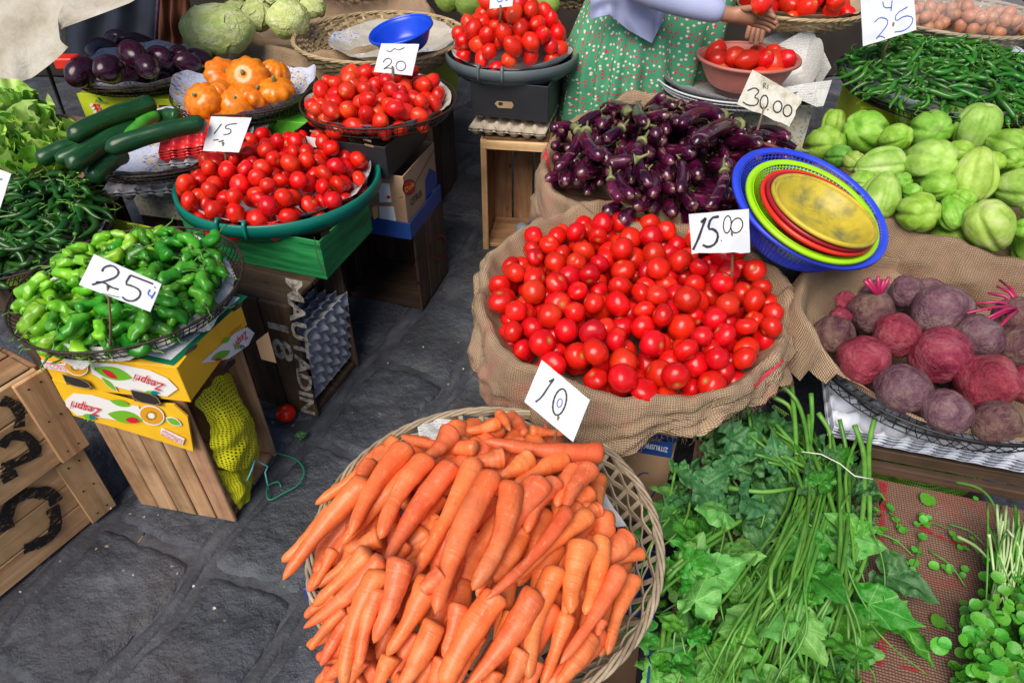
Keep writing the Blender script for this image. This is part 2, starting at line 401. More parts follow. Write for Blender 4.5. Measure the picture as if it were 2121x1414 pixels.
BLK = cardmat('black_carton_print', [(.012, .013, .018), (.022, .023, .028)], .5)
KRAFT = cardmat('kraft_card', [(.30, .19, .11), (.38, .25, .15)], .8)
BLUEC = cardmat('blue_carton_print', [(.01, .045, .20), (.015, .06, .27)], .5)
WHITEC = cardmat('white_label_paper', [(.62, .66, .72), (.75, .77, .80)], .6)
t = NT('painted_plank_green_carton'); v = t.obj((2, 2, 22)); f = t.noise(v, 3, 5)
c = t.ramp(f, [(.3, (.004, .09, .03)), (.5, (.01, .19, .055)), (.7, (.03, .30, .08))]); t.bump(f, .15, .003); GREENC = t.out(c, .5)
t = NT('pineapple_pattern_carton'); uv = t.obj((1, 1, 1)); vo = t.n('TexVoronoi'); t.l(uv, vo.inputs['Vector']); vo.inputs['Scale'].default_value = 80
c = t.ramp(vo.outputs['Distance'], [(.22, (.10, .35, .60)), (.3, (.60, .62, .58)), (.42, (.66, .48, .08)), (.55, (.62, .62, .60))]); PINE = t.out(c, .6)
INK = NT('black_marker').out((.012, .014, .03), .5); INKB = NT('blue_marker').out((.02, .10, .5), .5)
REDT = NT('red_print').out((.62, .01, .03), .5); GREENP = NT('green_print').out((.16, .47, .02), .5); TEALP = NT('teal_print').out((.0, .22, .25), .5)
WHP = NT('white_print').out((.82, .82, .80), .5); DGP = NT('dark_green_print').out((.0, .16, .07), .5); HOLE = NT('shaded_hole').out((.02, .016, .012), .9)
t = NT('worn_white_paint'); v = t.obj((1, 1, 1), False); PAINTW = t.out(t.ramp(t.noise(v, 50, 5), [(.35, (.16, .14, .12)), (.6, (.46, .43, .37))]), .8, .2, alpha=t.ramp(t.noise(v, 90, 5, .7), [(.30, (0,) * 3), (.44, (1,) * 3)]))
def stamp_mat():
    t = NT('worn_black_stencil_paint'); v = t.obj((30, 60, 60), False); n_ = t.noise(v, 2, 6, .75)
    return t.out((.014, .013, .014), .7, .3, alpha=t.ramp(n_, [(.38, (.0,) * 3), (.46, (1,) * 3)]))
STAMP = stamp_mat()
WOODK = wood('sanded_reddish_wood', (.30, .155, .075), (.56, .34, .19), (.70, .48, .30))
def panel(parent, poly, n, T, mat, name, holes=None):
    "flat board with thickness T behind the polygon; poly in world points, n outward normal"
    n = Vector(n).normalized(); m = len(poly); A = [Vector(p) for p in poly]; B = [p - n * T for p in A]
    L = local(parent, A + B) if parent else A + B
    # orientation
    nn = sum(((A[i] - A[0]).cross(A[(i + 1) % m] - A[0]) for i in range(m)), Vector()); idx = list(range(m))
    if nn.dot(n) < 0: idx = idx[::-1]
    F = [tuple(idx), tuple(i + m for i in idx[::-1])] + [(idx[i], idx[i] + m, idx[(i + 1) % m] + m, idx[(i + 1) % m]) for i in range(m)]
    return ob(name, mk(name, L, F, mat, False), parent)
def carton(name, near, th, w_, d, z0, z1, mat, label, T=.005, lid=False, inner=None, group=None, cat='carton'):
    th = rad(th); ex = Vector((math.cos(th), math.sin(th), 0)); o = Vector((near[0], near[1], z0)) - ex * w_; h = z1 - z0
    e = empty(name, o, th, label, cat, group); im = inner or KRAFT
    def pn(nm, c, sx, sy, sz, m_): V, F = cbox(sx, sy, sz, .001, .0006); return ob(nm, mk(nm, V, F, m_, False), e, c)
    pn('front_panel', (w_ / 2, T / 2, h / 2), w_, T, h, mat); pn('back_panel', (w_ / 2, d - T / 2, h / 2), w_, T, h, mat)
    pn('side_panel', (T / 2, d / 2, h / 2), T, d - 2 * T - .001, h - .001, mat); pn('side_panel', (w_ - T / 2, d / 2, h / 2), T, d - 2 * T - .001, h - .001, mat)
    pn('bottom_panel', (w_ / 2, d / 2, T / 2 + .002), w_ - 2 * T - .002, d - 2 * T - .002, T, im)
    if lid: pn('top_panel', (w_ / 2, d / 2, h - T / 2), w_ - 2 * T - .001, d - 2 * T - .001, T, mat)
    e['_'] = 0; del e['_']; return e
def ribbon_px(parent, strokes, p0, n, wpx, mat, name, off=.0012, thick=.0005, closed=False):
    "flat pen strokes on the plane (p0, n), given as polylines in photo pixels"
    n = Vector(n).normalized(); mb = MB()
    for st in strokes:
        pts = [PN(a, b, p0, n) + n * off for a, b in st]
        if len(pts) > 2:        # smooth
            q = [pts[0]]
            for a, b in zip(pts[:-1], pts[1:]): q += [a * .75 + b * .25, a * .25 + b * .75]
            pts = q + [pts[-1]]
        if len(pts) == 1: pts = [pts[0], pts[0] + Vector((.001, 0, 0))]
        w2 = wpx * mpp(pts[0]) / 2; V = []; F = []
        for i, p in enumerate(pts):
            tt = (pts[min(i + 1, len(pts) - 1)] - pts[max(0, i - 1)]); tt.normalize(); s = n.cross(tt).normalized() * w2 * (1 + .14 * math.sin(i * 2.1))
            V += [p - s, p + s]
        for i in range(len(pts) - 1): F.append((2 * i, 2 * i + 2, 2 * i + 3, 2 * i + 1))
        mb.add(V, F)
    if parent: mb.V = local(parent, mb.V)
    return ob(name, mk(name, mb.V, mb.F, mat, False), parent)
def ell(cx, cy, rx, ry, rot=0., n=22, turns=1.):
    r_ = rad(rot); return [(cx + rx * math.cos(a) * math.cos(r_) - ry * math.sin(a) * math.sin(r_), cy + rx * math.cos(a) * math.sin(r_) + ry * math.sin(a) * math.cos(r_)) for a in [2 * math.pi * turns * i / n for i in range(n + 1)]]
def fill_px(parent, poly, p0, n, mat, name, off=.0008):
    n = Vector(n).normalized(); V = [PN(a, b, p0, n) + n * off for a, b in poly]
    if parent: V = local(parent, V)
    return ob(name, mk(name, V, [tuple(range(len(V)))], mat, False), parent)
def text_px(parent, s, a, b, up, p0, n, mat, name='lettering', off=.0016, slant=0., bold=0.):
    "text on a plane: baseline start a, baseline end b, top-left up (photo pixels)"
    cu = bpy.data.curves.new('txt', 'FONT'); cu.body = s; cu.size = 1.; cu.resolution_u = 2; cu.offset = bold; cu.shear = slant
    o = bpy.data.objects.new('txt', cu); COL.objects.link(o); dg = bpy.context.evaluated_depsgraph_get(); dg.update()
    me = bpy.data.meshes.new_from_object(o.evaluated_get(dg)); bpy.data.objects.remove(o)
    n = Vector(n).normalized(); A = PN(*a, p0, n); B = PN(*b, p0, n); U = PN(*up, p0, n)
    xs = [v.co.x for v in me.vertices]; ys = [v.co.y for v in me.vertices]; x0, x1, y0, y1 = min(xs), max(xs), min(0, min(ys)), max(ys)
    V = [A + (B - A) * ((v.co.x - x0) / (x1 - x0)) + (U - A) * (v.co.y / y1) + n * off for v in me.vertices]
    F = [tuple(p.vertices) for p in me.polygons]
    if parent: V = local(parent, V)
    return ob(name, mk(name, V, F, mat, False), parent)
def plane_of(near, th, side, z=.3):
    th = rad(th); p = Vector((near[0], near[1], z))
    return (p, Vector((math.sin(th), -math.cos(th), 0))) if side == 'front' else (p, Vector((math.cos(th), math.sin(th), 0)))
# --- kiwi carton stack, left foreground
zc = (-.763, 1.125)
cr = crate(zc, -12, .30, .25, .49, 'reddish-brown upright crate with yellow net sacks stuffed in its open side', nv=5, mat=WOODK, gap=.003)
KN = (-.731, 1.102); KT = -9
kz = carton('fruit_carton', KN, KT, .335, .285, .495, .60, YEL, 'yellow kiwi carton with white and green print under the green pepper basket', lid=True)
fp, fn = plane_of(KN, KT, 'front'); sp_, sn = plane_of(KN, KT, 'side')
Z1 = lambda *z: Z3(z, 0, 700)
# flap hanging in front of the crate
fl = panel(kz, [PN(x, y, fp, fn) + fn * .002 for x, y in Z1((350, 270), (900, 420), (1160, 440), (1250, 520), (1290, 750), (870, 620), (490, 510), (420, 400))], fn, .005, YEL, 'hanging_flap')
def lens(cx, cy, L, W_, rot, n=10):
    r_ = rad(rot); o = []
    for s in (1, -1):
        for i in range(n):
            u = -1 + 2 * i / n; u *= s; v_ = s * (1 - u * u) * W_; o.append((cx + L * u * math.cos(r_) - v_ * math.sin(r_), cy + L * u * math.sin(r_) + v_ * math.cos(r_)))
    return o
fill_px(kz, Z1((600, 150), (800, 165), (1000, 205), (1120, 260), (1190, 330), (1120, 380), (960, 365), (760, 310), (620, 230)), fp, fn, WHP, 'white_oval', .004)
fill_px(kz, Z1((445, 400), (500, 355), (620, 365), (800, 420), (930, 440), (960, 500), (900, 555), (700, 520), (520, 500), (450, 440)), fp, fn, WHP, 'white_oval', .006)
for (cx_, cy_, L_, W_, ro, m_, o_) in [(760, 225, 135, 42, 14, GREENP, .0048), (738, 228, 62, 18, 30, REDT, .0056), (735, 298, 75, 18, 42, WHP, .004), (735, 298, 65, 14, 42, GREENP, .0048),
                                       (845, 510, 120, 40, 10, GREENP, .007), (893, 530, 48, 20, 5, REDT, .0078), (812, 420, 72, 20, 15, GREENP, .0068), (1165, 542, 60, 26, 25, WHP, .006), (1165, 542, 50, 20, 25, GREENP, .0068)]:
    fill_px(kz, Z1(*lens(cx_, cy_, L_, W_, ro)), fp, fn, m_, 'leaf_print', o_)
KIW = NT('kiwi_orange_print').out((.75, .33, .01), .5)
for (cx_, cy_, s_) in [(520, 175, 75), (1020, 500, 80)]:
    fill_px(kz, Z1(*ell(cx_, cy_, s_ * 1.1, s_ * .8, 20, 20)[:-1]), fp, fn, WHP, 'kiwi_slice_print', .0068)
    fill_px(kz, Z1(*ell(cx_, cy_, s_ * .98, s_ * .7, 20, 20)[:-1]), fp, fn, KIW, 'kiwi_slice_print', .0074)
    fill_px(kz, Z1(*ell(cx_, cy_, s_ * .28, s_ * .22, 20, 12)[:-1]), fp, fn, WHP, 'kiwi_slice_print', .008)
    ribbon_px(kz, [Z1((cx_ + s_ * .36 * math.cos(a), cy_ + s_ * .28 * math.sin(a)), (cx_ + s_ * .46 * math.cos(a), cy_ + s_ * .36 * math.sin(a))) for a in [i * .52 for i in range(12)]], fp, fn, 3, DGP, 'kiwi_seed_print', .0082)
for (x0, y0) in [(965, 338), (555, 492)]:
    for i in range(6):
        a = rad(20 + i * 28); c_ = (x0 + 55 - 30 * math.cos(a), y0 - 5 + 30 * math.sin(a))
        fill_px(kz, Z1(*lens(c_[0], c_[1], 26, 8, -math.degrees(a) + 180 - 0)), fp, fn, GREENP if i < 3 else TEALP, 'fan_print', .0082)
text_px(kz, 'Zespri', Z1((1110, 292))[0], Z1((915, 222))[0], Z1((1085, 338))[0], fp, fn, REDT, off=.0086, bold=.012)
text_px(kz, 'Zespri', Z1((690, 455))[0], Z1((495, 400))[0], Z1((672, 505))[0], fp, fn, REDT, off=.0096, bold=.012)
for a_, b_, u_, o_ in [((465, 190), (310, 165), (455, 215), .0086), ((1225, 690), (1090, 610), (1235, 655), .0086)]:
    q = [(a_[0] + 5, a_[1] + 22), (b_[0] - 12, b_[1] + 22), (b_[0] - 12, b_[1] - 30), (a_[0] + 5, a_[1] - 30)]
    if a_[0] > 1000: q = [(1085, 580), (1240, 655), (1225, 700), (1078, 620)]
    else: q = [(285, 130), (460, 160), (468, 215), (310, 185)]
    fill_px(kz, Z1(*q), fp, fn, WHP, 'white_name_box', .0070)
text_px(kz, 'SUNGOLD', Z1((452, 165))[0], Z1((308, 140))[0], Z1((458, 205))[0], fp, fn, NT('pink_print').out((.7, .08, .2), .5), off=.0088)
text_px(kz, 'SUNGOLD', Z1((1232, 660))[0], Z1((1095, 590))[0], Z1((1220, 692))[0], fp, fn, bpy.data.materials['pink_print'], off=.0098)
for q in [((430, 220), (590, 265), (635, 325), (460, 290)), ((885, 325), (1050, 360), (1095, 435), (910, 400))]:
    fill_px(kz, Z1(*q), fp, fn, HOLE, 'hand_hole', .0090)
    ribbon_px(kz, [Z1(*q, q[0])], fp, fn, 2, KRAFT, 'hole_edge', .0094)
# side print
fill_px(kz, Z3([(1330, 1130), (1420, 1050), (1560, 930), (1640, 890), (1690, 930), (1650, 1010), (1520, 1100), (1420, 1120)], 0, 400), sp_, sn, WHP, 'white_oval', .002)
fill_px(kz, Z3(lens(1462, 1078, 72, 26, -25), 0, 400), sp_, sn, GREENP, 'leaf_print', .0028); fill_px(kz, Z3(lens(1443, 1105, 28, 10, -5), 0, 400), sp_, sn, REDT, 'leaf_print', .0034)
fill_px(kz, Z3(lens(1500, 978, 36, 16, -35), 0, 400), sp_, sn, GREENP, 'leaf_print', .0022)
text_px(kz, 'Zespri', Z3([(1630, 915)], 0, 400)[0], Z3([(1545, 1000)], 0, 400)[0], Z3([(1645, 960)], 0, 400)[0], sp_, sn, REDT, off=.0034, bold=.012)
text_px(kz, 'SUNGOLD', Z3([(1600, 870)], 0, 400)[0], Z3([(1525, 930)], 0, 400)[0], Z3([(1602, 890)], 0, 400)[0], sp_, sn, REDT, off=.0022)
fill_px(kz, Z3([(1480, 1180), (1510, 1120), (1560, 1100), (1565, 1125), (1500, 1190)], 0, 400), sp_, sn, HOLE, 'hand_hole', .002)
for i in range(4): fill_px(kz, Z3(lens(1560 + i * 17, 1025 - i * 2, 20, 6, 100 - i * 20), 0, 400), sp_, sn, GREENP if i < 2 else TEALP, 'fan_print', .0036)
# top print (dark green frame and white field)
tp, tn_ = Vector((0, 0, .6005)), Vector((0, 0, 1))
fill_px(kz, Z3([(840, 1085), (1150, 1150), (1650, 690), (1560, 660), (1100, 900)], 0, 400), tp, tn_, DGP, 'green_border_print', .0012)
fill_px(kz, Z3([(900, 1065), (1140, 1115), (1600, 700), (1500, 680), (1100, 900)], 0, 400), tp, tn_, WHITEC, 'white_field_print', .0022)
fill_px(kz, Z3([(1225, 1085), (1260, 1030), (1320, 1010), (1310, 1040), (1240, 1085)], 0, 400), tp, tn_, HOLE, 'hand_hole', .003)
fill_px(kz, Z3([(1545, 790), (1560, 750), (1620, 735), (1610, 760), (1560, 795)], 0, 400), tp, tn_, HOLE, 'hand_hole', .003)
for i in range(3): text_px(kz, 'KIWIFRUIT PREMIUM QUALITY', Z3([(1140 + i * 10, 1050 - i * 8)], 0, 400)[0], Z3([(1310 + i * 10, 930 - i * 8)], 0, 400)[0], Z3([(1138 + i * 10, 1044 - i * 8)], 0, 400)[0], tp, tn_, DGP, off=.003) if i == 0 else None
# kraft flap beside the crate
kf = panel(None, [PY(x, y, 1.36) for x, y in Z3([(1705, 990), (1785, 930), (1840, 1130), (1740, 1105)], 0, 400)], (.3, -1, .1), .005, KRAFT, 'cardboard_flap')
tag(kf, 'small brown cardboard flap sticking out behind the yellow kiwi carton', 'cardboard')
# --- hand-lettered crate with egg trays and green carton
MN = (-.622, 1.525); MT = -20
mc = crate(MN, MT, .34, .27, .445, 'dark upright crate hand-lettered in white with egg trays inside its open side', nv=3, mat=WOODD)
mp_, mn = plane_of(MN, MT, 'front')
Z2 = lambda *z: Z3(z, 500, 400)
text_px(mc, 'MAUTADIN', Z2((300, 560))[0], Z2((405, 1450))[0], Z2((408, 584))[0], mp_, mn, PAINTW, 'painted_lettering', .003, bold=.03)
text_px(mc, '18', Z2((180, 850))[0], Z2((232, 1095))[0], Z2((315, 885))[0], mp_, mn, PAINTW, 'painted_number', .003, bold=.02)
gc = carton('fruit_carton', (-.545, 1.66), -18, .47, .295, .445, .575, GREENC, 'dark green plank-print carton under the teal tray of tomatoes')
gp, gn = plane_of((-.545, 1.66), -18, 'side'); gpf, gnf = plane_of((-.545, 1.66), -18, 'front')
ribbon_px(gc, [Z2((480, 290), (500, 420), (545, 540))], gp, gn, 3, KRAFT, 'torn_edge', .002)
fill_px(gc, Z2((520, 270), (580, 235), (585, 260), (530, 300)), gp, gn, HOLE, 'hand_hole', .002)
fill_px(gc, Z2((865, 95), (900, 80), (908, 160), (878, 175)), gp, gn, NT('tan_sticker').out((.35, .24, .08), .6), 'sticker', .002)
# --- dark crate, citrus carton, black carton under plum tomatoes
DN = (-.345, 2.086)
dc = crate(DN, -16, .32, .29, .335, 'dark crate with faded red stencil on planks below the citrus carton', openf=('front',), mat=WOODD, nvd=3)
dp, dn_ = plane_of(DN, -16, 'side')
ribbon_px(dc, [Z2(*ell(1310, 360, 50, 80, 10, 20, .9)), Z2(*ell(1190, 480, 40, 120, 10, 20, .6))], dp, dn_, 7, simple('faded_red_stencil', [(.10, .015, .012), (.16, .02, .02)], 40, .9), 'stencil_mark', .003)
bc = carton('carton_tray', (-.352, 2.06), -16, .36, .30, .335, .40, BLUEC, 'dark blue carton base under the brown citrus box', group=None)
cc = carton('fruit_carton', (-.36, 2.07), -16, .33, .285, .385, .57, KRAFT, 'brown citrus carton with blue and white print below the black carton')
cp, cn = plane_of((-.36, 2.07), -16, 'side'); cpf, cnf = plane_of((-.36, 2.07), -16, 'front')
Z20 = lambda *z: Z3(z, 600, 0)
fill_px(cc, Z20(*ell(790, 1245, 42, 52, 20, 16)[:-1]), cp, cn, INK, 'round_logo', .002); fill_px(cc, Z20(*ell(790, 1245, 36, 46, 20, 16)[:-1]), cp, cn, REDT, 'round_logo', .0026)
text_px(cc, 'Dole', Z20((765, 1285))[0], Z20((825, 1235))[0], Z20((762, 1250))[0], cp, cn, NT('yellow_print').out((.8, .5, .05), .5), off=.0034, bold=.02)
text_px(cc, 'CITRUS', Z20((805, 1372))[0], Z20((878, 1300))[0], Z20((800, 1330))[0], cp, cn, INK, off=.002, bold=.02)
ribbon_px(cc, [Z20((725, 1320), (750, 1310)), Z20((830, 1225), (960, 1000))], cp, cn, 1.5, INK, 'printed_line', .002)
fill_px(cc, Z20((900, 1200), (930, 1120), (975, 1150), (980, 1240), (940, 1270), (985, 1330), (960, 1400), (905, 1350)), cp, cn, BLUEC, 'blue_figure_print', .002)
fill_px(cc, Z20((590, 1215), (665, 1220), (680, 1345), (600, 1345)), cpf, cnf, WHITEC, 'paper_label', .002); fill_px(cc, Z20((595, 1370), (695, 1372), (712, 1480), (605, 1475)), cpf, cnf, WHITEC, 'paper_label', .002)
fill_px(cc, Z20(*ell(660, 1310, 14, 12, 0, 10)[:-1]), cpf, cnf, REDT, 'apple_sticker', .003)
bk = carton('fruit_carton', (-.40, 2.04), -16, .34, .34, .575, .685, BLK, 'black carton with worn edges under the wire basket of plum tomatoes')
bp_, bn_ = plane_of((-.40, 2.04), -16, 'front')
fill_px(bk, Z20((110, 905), (235, 930), (240, 985), (130, 975)), bp_, bn_, WHITEC, 'paper_label', .002)
ribbon_px(bk, [Z20((135, 870), (190, 880)), Z20((490, 925), (545, 940)), Z20((500, 960), (560, 975))], bp_, bn_, 4, KRAFT, 'bare_cardboard_edge', .002)
# --- centre crate, egg tray, black carton under grey tray
ce = crate((.15, 2.50), -8, .275, .26, .505, 'open-fronted tall pale crate standing under the black carton in the centre', openf=('front',), mat=WOOD, nv=3, nvd=3)
for x_ in (.012, .262): plank(ce, (x_, -.008, .25), .5, .024, .014, WOODL, 'z', 'y')
plank(ce, (.137, -.009, .48), .27, .036, .013, WOODL, 'x', 'y')
ck = carton('fruit_carton', (.135, 2.53), -14, .30, .30, .565, .70, BLK, 'black carton with pale oval hand hole under the grey tray', T=.006)
kp, kn_ = plane_of((.135, 2.53), -14, 'front')
fill_px(ck, Z20((1365, 690), (1380, 672), (1480, 678), (1492, 700), (1480, 722), (1390, 718)), kp, kn_, KRAFT, 'hand_hole', .002)
fill_px(ck, Z20(*ell(1405, 690, 16, 12, 0, 10)[:-1]), kp, kn_, HOLE, 'hand_hole_gap', .003)
# --- citrus carton under the burlap tomato basket
ZN = (.398, 1.108); zt = carton('fruit_carton', ZN, -20, .42, .32, .0, .30, KRAFT, 'brown and blue citrus carton under the burlap tomato basket', lid=True)
zp, zn_ = plane_of(ZN, -20, 'front'); zsp, zsn = plane_of(ZN, -20, 'side')
Z3c = lambda *z: Z3(z, 960, 780, 2.23)
fill_px(zt, Z3c((700, 290), (968, 300), (962, 375), (700, 330)), zp, zn_, BLUEC, 'blue_band', .001)
V_ = [PN(a, b, zp, zn_) for a, b in Z3c((690, 280), (990, 322))]
text_px(zt, 'ZITRUSFRÜCHTE •', Z3c((946, 325))[0], Z3c((755, 285))[0], Z3c((943, 352))[0], zp, zn_, WHITEC, off=.002, bold=.01)
fill_px(zt, Z3c((775, 255), (800, 240), (1000, 290), (965, 312)), Vector((0, 0, .301)), (0, 0, 1), BLUEC, 'blue_band', .001)
ribbon_px(zt, [Z3c(*ell(840, 500, 50, 60, 0, 20, .8))], zp, zn_, 3, BLUEC, 'oval_print', .002)
bx = crate((.42, 1.30), -20, .44, .40, .28, 'rough crate hidden under the burlap tomato basket', openf=(), mat=WOODD, nv=4)
# --- blue carton below the carrots
bcn = P(622, 1235, .27)
cb = carton('fruit_carton', (.24, .50), -14, .50, .36, .0, .29, BLUEC, 'blue and white carton under the carrot basket', inner=KRAFT)
_c2 = P(628, 1225, .25)
cb2 = carton('fruit_carton', (_c2.x + .36, _c2.y - .09), -14, .37, .3, .12, .262, BLUEC, 'blue carton corner showing at left of the carrot basket', inner=KRAFT)
# ------------------------------------------------------------------ stacked crates far left
def lying_crate(z0, h, near, ang, L, label, letter):
    e = empty('wooden_crate', (near[0], near[1], z0), rad(ang), label, 'crate')
    # local: x from near-left to far-right, front face at y=0, depth to +y
    m_ = 3; s = h / m_
    for i in range(m_): plank(e, (L / 2, .007, s * (i + .5)), L - .02, s - .004, .014, WOODL, 'x', 'y')
    for i in range(m_): plank(e, (L / 2, .29, s * (i + .5)), L - .02, s - .004, .014, WOODL, 'x', 'y')
    plank(e, (L - .035, -.006, h / 2), h - .01, .075, .012, WOODL, 'z', 'y', 'corner_cleat'); plank(e, (.05, -.006, h / 2), h - .01, .075, .012, WOODL, 'z', 'y', 'corner_cleat')
    for i in range(2): plank(e, (L - .008, .015 + .27 * (i + .5) / 2, h / 2), h - .012, .13, .016, WOOD, 'z', 'x', 'end_board')
    for i in range(3): plank(e, (L / 2, .03 + .085 * i + .03, h - .006), L - .03, .078, .012, WOOD, 'x', 'z')
    for zz in (.03, h / 2, h - .03):
        for x_ in (L - .05, L - .02): ob('nail', mk('nail', *tube([(0, -.0135, 0), (0, -.011, 0)], .0025, 6)[:2], HOLE, False), e, (x_, 0, zz))
    return e
g0 = P(237, 1045); dv = Vector((math.cos(rad(60.5)), math.sin(rad(60.5)), 0)); n0 = g0 - dv * .62
lc1 = lying_crate(0, .25, n0, 60.5, .62, 'lower pale wood crate with large curved black stencil letter', 'G')
fpn = Vector((math.sin(rad(60.5)), -math.cos(rad(60.5)), 0))
ZL = lambda *z: Z3(z, 0, 700)
ribbon_px(lc1, [ZL((370, 1090), (340, 1035), (260, 1020), (140, 1030), (60, 1100), (30, 1190), (40, 1270)), ZL((340, 1120), (370, 1200), (350, 1300), (270, 1350), (150, 1400))], g0, fpn, 26, STAMP, 'stencil_letter', .005)
n1_ = n0 + Vector((.015, -.01, 0)) + dv * .015
lc2 = lying_crate(.253, .275, n1_, 60.5, .62, 'upper wood crate with smeared black stencil stacked on the lower crate', 'S')
pl1 = n1_ + Vector((0, 0, .3))
ribbon_px(lc2, [ZL((0, 410), (80, 430), (130, 490), (120, 590)), ZL((0, 720), (60, 640), (160, 640), (230, 720), (240, 790))], pl1, fpn, 22, STAMP, 'stencil_letter', .005)
ribbon_px(lc2, [ZL((0, 860), (150, 800), (260, 740)), ZL((0, 940), (100, 880))], pl1, fpn, 24, STAMP, 'stencil_smear', .006)
# ------------------------------------------------------------------ containers
WIRE = simple('rusty_dark_wire', [(.02, .015, .013), (.06, .038, .028)], 60, .55, .3, 200, metal=.3)
WIREB = simple('black_coated_wire', [(.012, .012, .014), (.02, .02, .022)], 60, .4)
WIREW = simple('white_coated_wire', [(.6, .63, .7), (.7, .72, .76)], 40, .4)
def wire_basket(cx, cy, zr, Rr, label, mat=WIRE, depth=.085, nw=84, rt=.0035, rb=.72, tilt=(0, 0)):
    e = empty('wire_basket', (cx, cy, zr - depth), 0, label, 'basket')
    e.rotation_euler = (tilt[0], tilt[1], 0)
    def ring(r_, z, q, ph=0): return tube([(r_ * math.cos(a), r_ * math.sin(a), z + .002 * math.sin(3 * a + ph)) for a in [2 * math.pi * i / 72 for i in range(73)]], q, 6, False)
    ob('rim', MB().add(*ring(Rr, depth, rt)).mesh('rim', mat), e)
    ob('second_rim', MB().add(*ring(Rr * .985, depth - .012, rt * .5)).mesh('second_rim', mat), e)
    ob('base_ring', MB().add(*ring(Rr * rb, .003, rt * .8)).mesh('base_ring', mat), e)
    mb = MB()
    for i in range(nw):
        a = 2 * math.pi * (i + R.uniform(-.15, .15)) / nw; pr = [(1., 1.), (.97, .72), (.9, .35), (rb, .02), (.35, 0)]
        mb.add(*tube([(Rr * q * math.cos(a), Rr * q * math.sin(a), depth * z + .001) for q, z in pr], rt * .36, 4, False))
    mb.add(*ring(Rr * .92, depth * .45, rt * .45)); mb.add(*ring(Rr * .4, .001, rt * .5))
    o = ob('wires', mb.mesh('wires', mat), e); o['kind'] = 'stuff'; return e
def paper_mat(name, base, ink, pics=True, pic=((.05, .15, .5), (.5, .35, .1)), pth=.72):
    t = NT(name); uv = t.uv(); sp = t.n('SeparateXYZ'); t.l(uv, sp.inputs[0]); t.rnd = t.n('ObjectInfo').outputs['Random']
    ln = t.math('SINE', t.math('MULTIPLY', sp.outputs[1], 2 * math.pi / .006)); wn = t.noise(uv, 260, 1)
    txt = t.math('MULTIPLY', t.math('GREATER_THAN', ln, .1), t.math('GREATER_THAN', wn, .47))
    blk = t.math('GREATER_THAN', t.noise(uv, 9, 1), .47)
    c = t.mix(t.math('MULTIPLY', t.math('MULTIPLY', txt, blk), .55), base, ink)
    if pics:
        vo = t.n('TexVoronoi', distance='CHEBYCHEV'); t.l(uv, vo.inputs['Vector']); vo.inputs['Scale'].default_value = 11
        sc = t.n('SeparateColor'); t.l(vo.outputs['Color'], sc.inputs[0]); m = t.math('GREATER_THAN', sc.outputs[0], pth)
        pc = t.ramp(t.noise(uv, 60, 4), [(.35, pic[0]), (.5, (.6, .6, .62)), (.65, pic[1])]); c = t.mix(m, c, pc)
    cr_ = t.noise(uv, 22, 4, .6, 1.); t.bump(cr_, .5, .01)
    return t.out(c, .8, .2)
NEWS = paper_mat('newsprint', (.46, .43, .37), (.1, .1, .1))
NEWSB = paper_mat('glossy_flyer_paper', (.56, .60, .72), (.05, .1, .35), True, ((.02, .08, .42), (.45, .30, .04)), .45)
NEWSG = paper_mat('plain_newsprint', (.60, .61, .60), (.12, .12, .12), False)
def liner(cx, cy, zr, Rr, depth, label, mat, name='paper_liner', up=(), over=.01, seed=1, rb=.7, cat='paper'):
    n = 96; V = []; F = []; uv = []; prof = [0, .2, .4, .55, .7, .8, .88, .94, 1., 1.05]
    for j in range(n):
        a = 2 * math.pi * j / n; ex = over * (1 + 1.5 * nz((math.cos(a) * 2, math.sin(a) * 2, seed), 1.5, seed)) - .012
        for (a0, wd, hh) in up:
            d_ = abs((a - rad(a0) + math.pi) % (2 * math.pi) - math.pi); ex += hh * max(0, 1 - d_ / rad(wd)) ** .6
        for i, q in enumerate(prof):
            rr = Rr * .965 * q; z = -depth * (1 - max(0, (q - rb) / (1 - rb)) ** 1.2) if q > rb else -depth
            if i == len(prof) - 1: rr = Rr * .97 + max(0, ex) * .35; z = ex
            if i == len(prof) - 2: z = min(0, ex) if ex < 0 else 0; rr = Rr * .968
            z += .005 * nz((rr * math.cos(a), rr * math.sin(a), seed), 22, seed) + .003
            V.append((rr * math.cos(a), rr * math.sin(a), z + depth)); uv.append((cx + rr * math.cos(a) * 1.1, cy + rr * math.sin(a) * 1.1 + z))
    m = len(prof)
    for j in range(n):
        for i in range(m - 1): F.append((j * m + i, ((j + 1) % n) * m + i, ((j + 1) % n) * m + i + 1, j * m + i + 1))
    return tag(ob(name, mk(name, V, F, mat, True, uv), None, (cx, cy, zr - depth + .002)), label, cat)
PLT = simple('teal_plastic', [(.0, .13, .10), (.003, .20, .15)], 5, .35, .05, 30)
PLG = simple('grey_plastic', [(.075, .10, .11), (.13, .16, .17)], 5, .45, .1, 40)
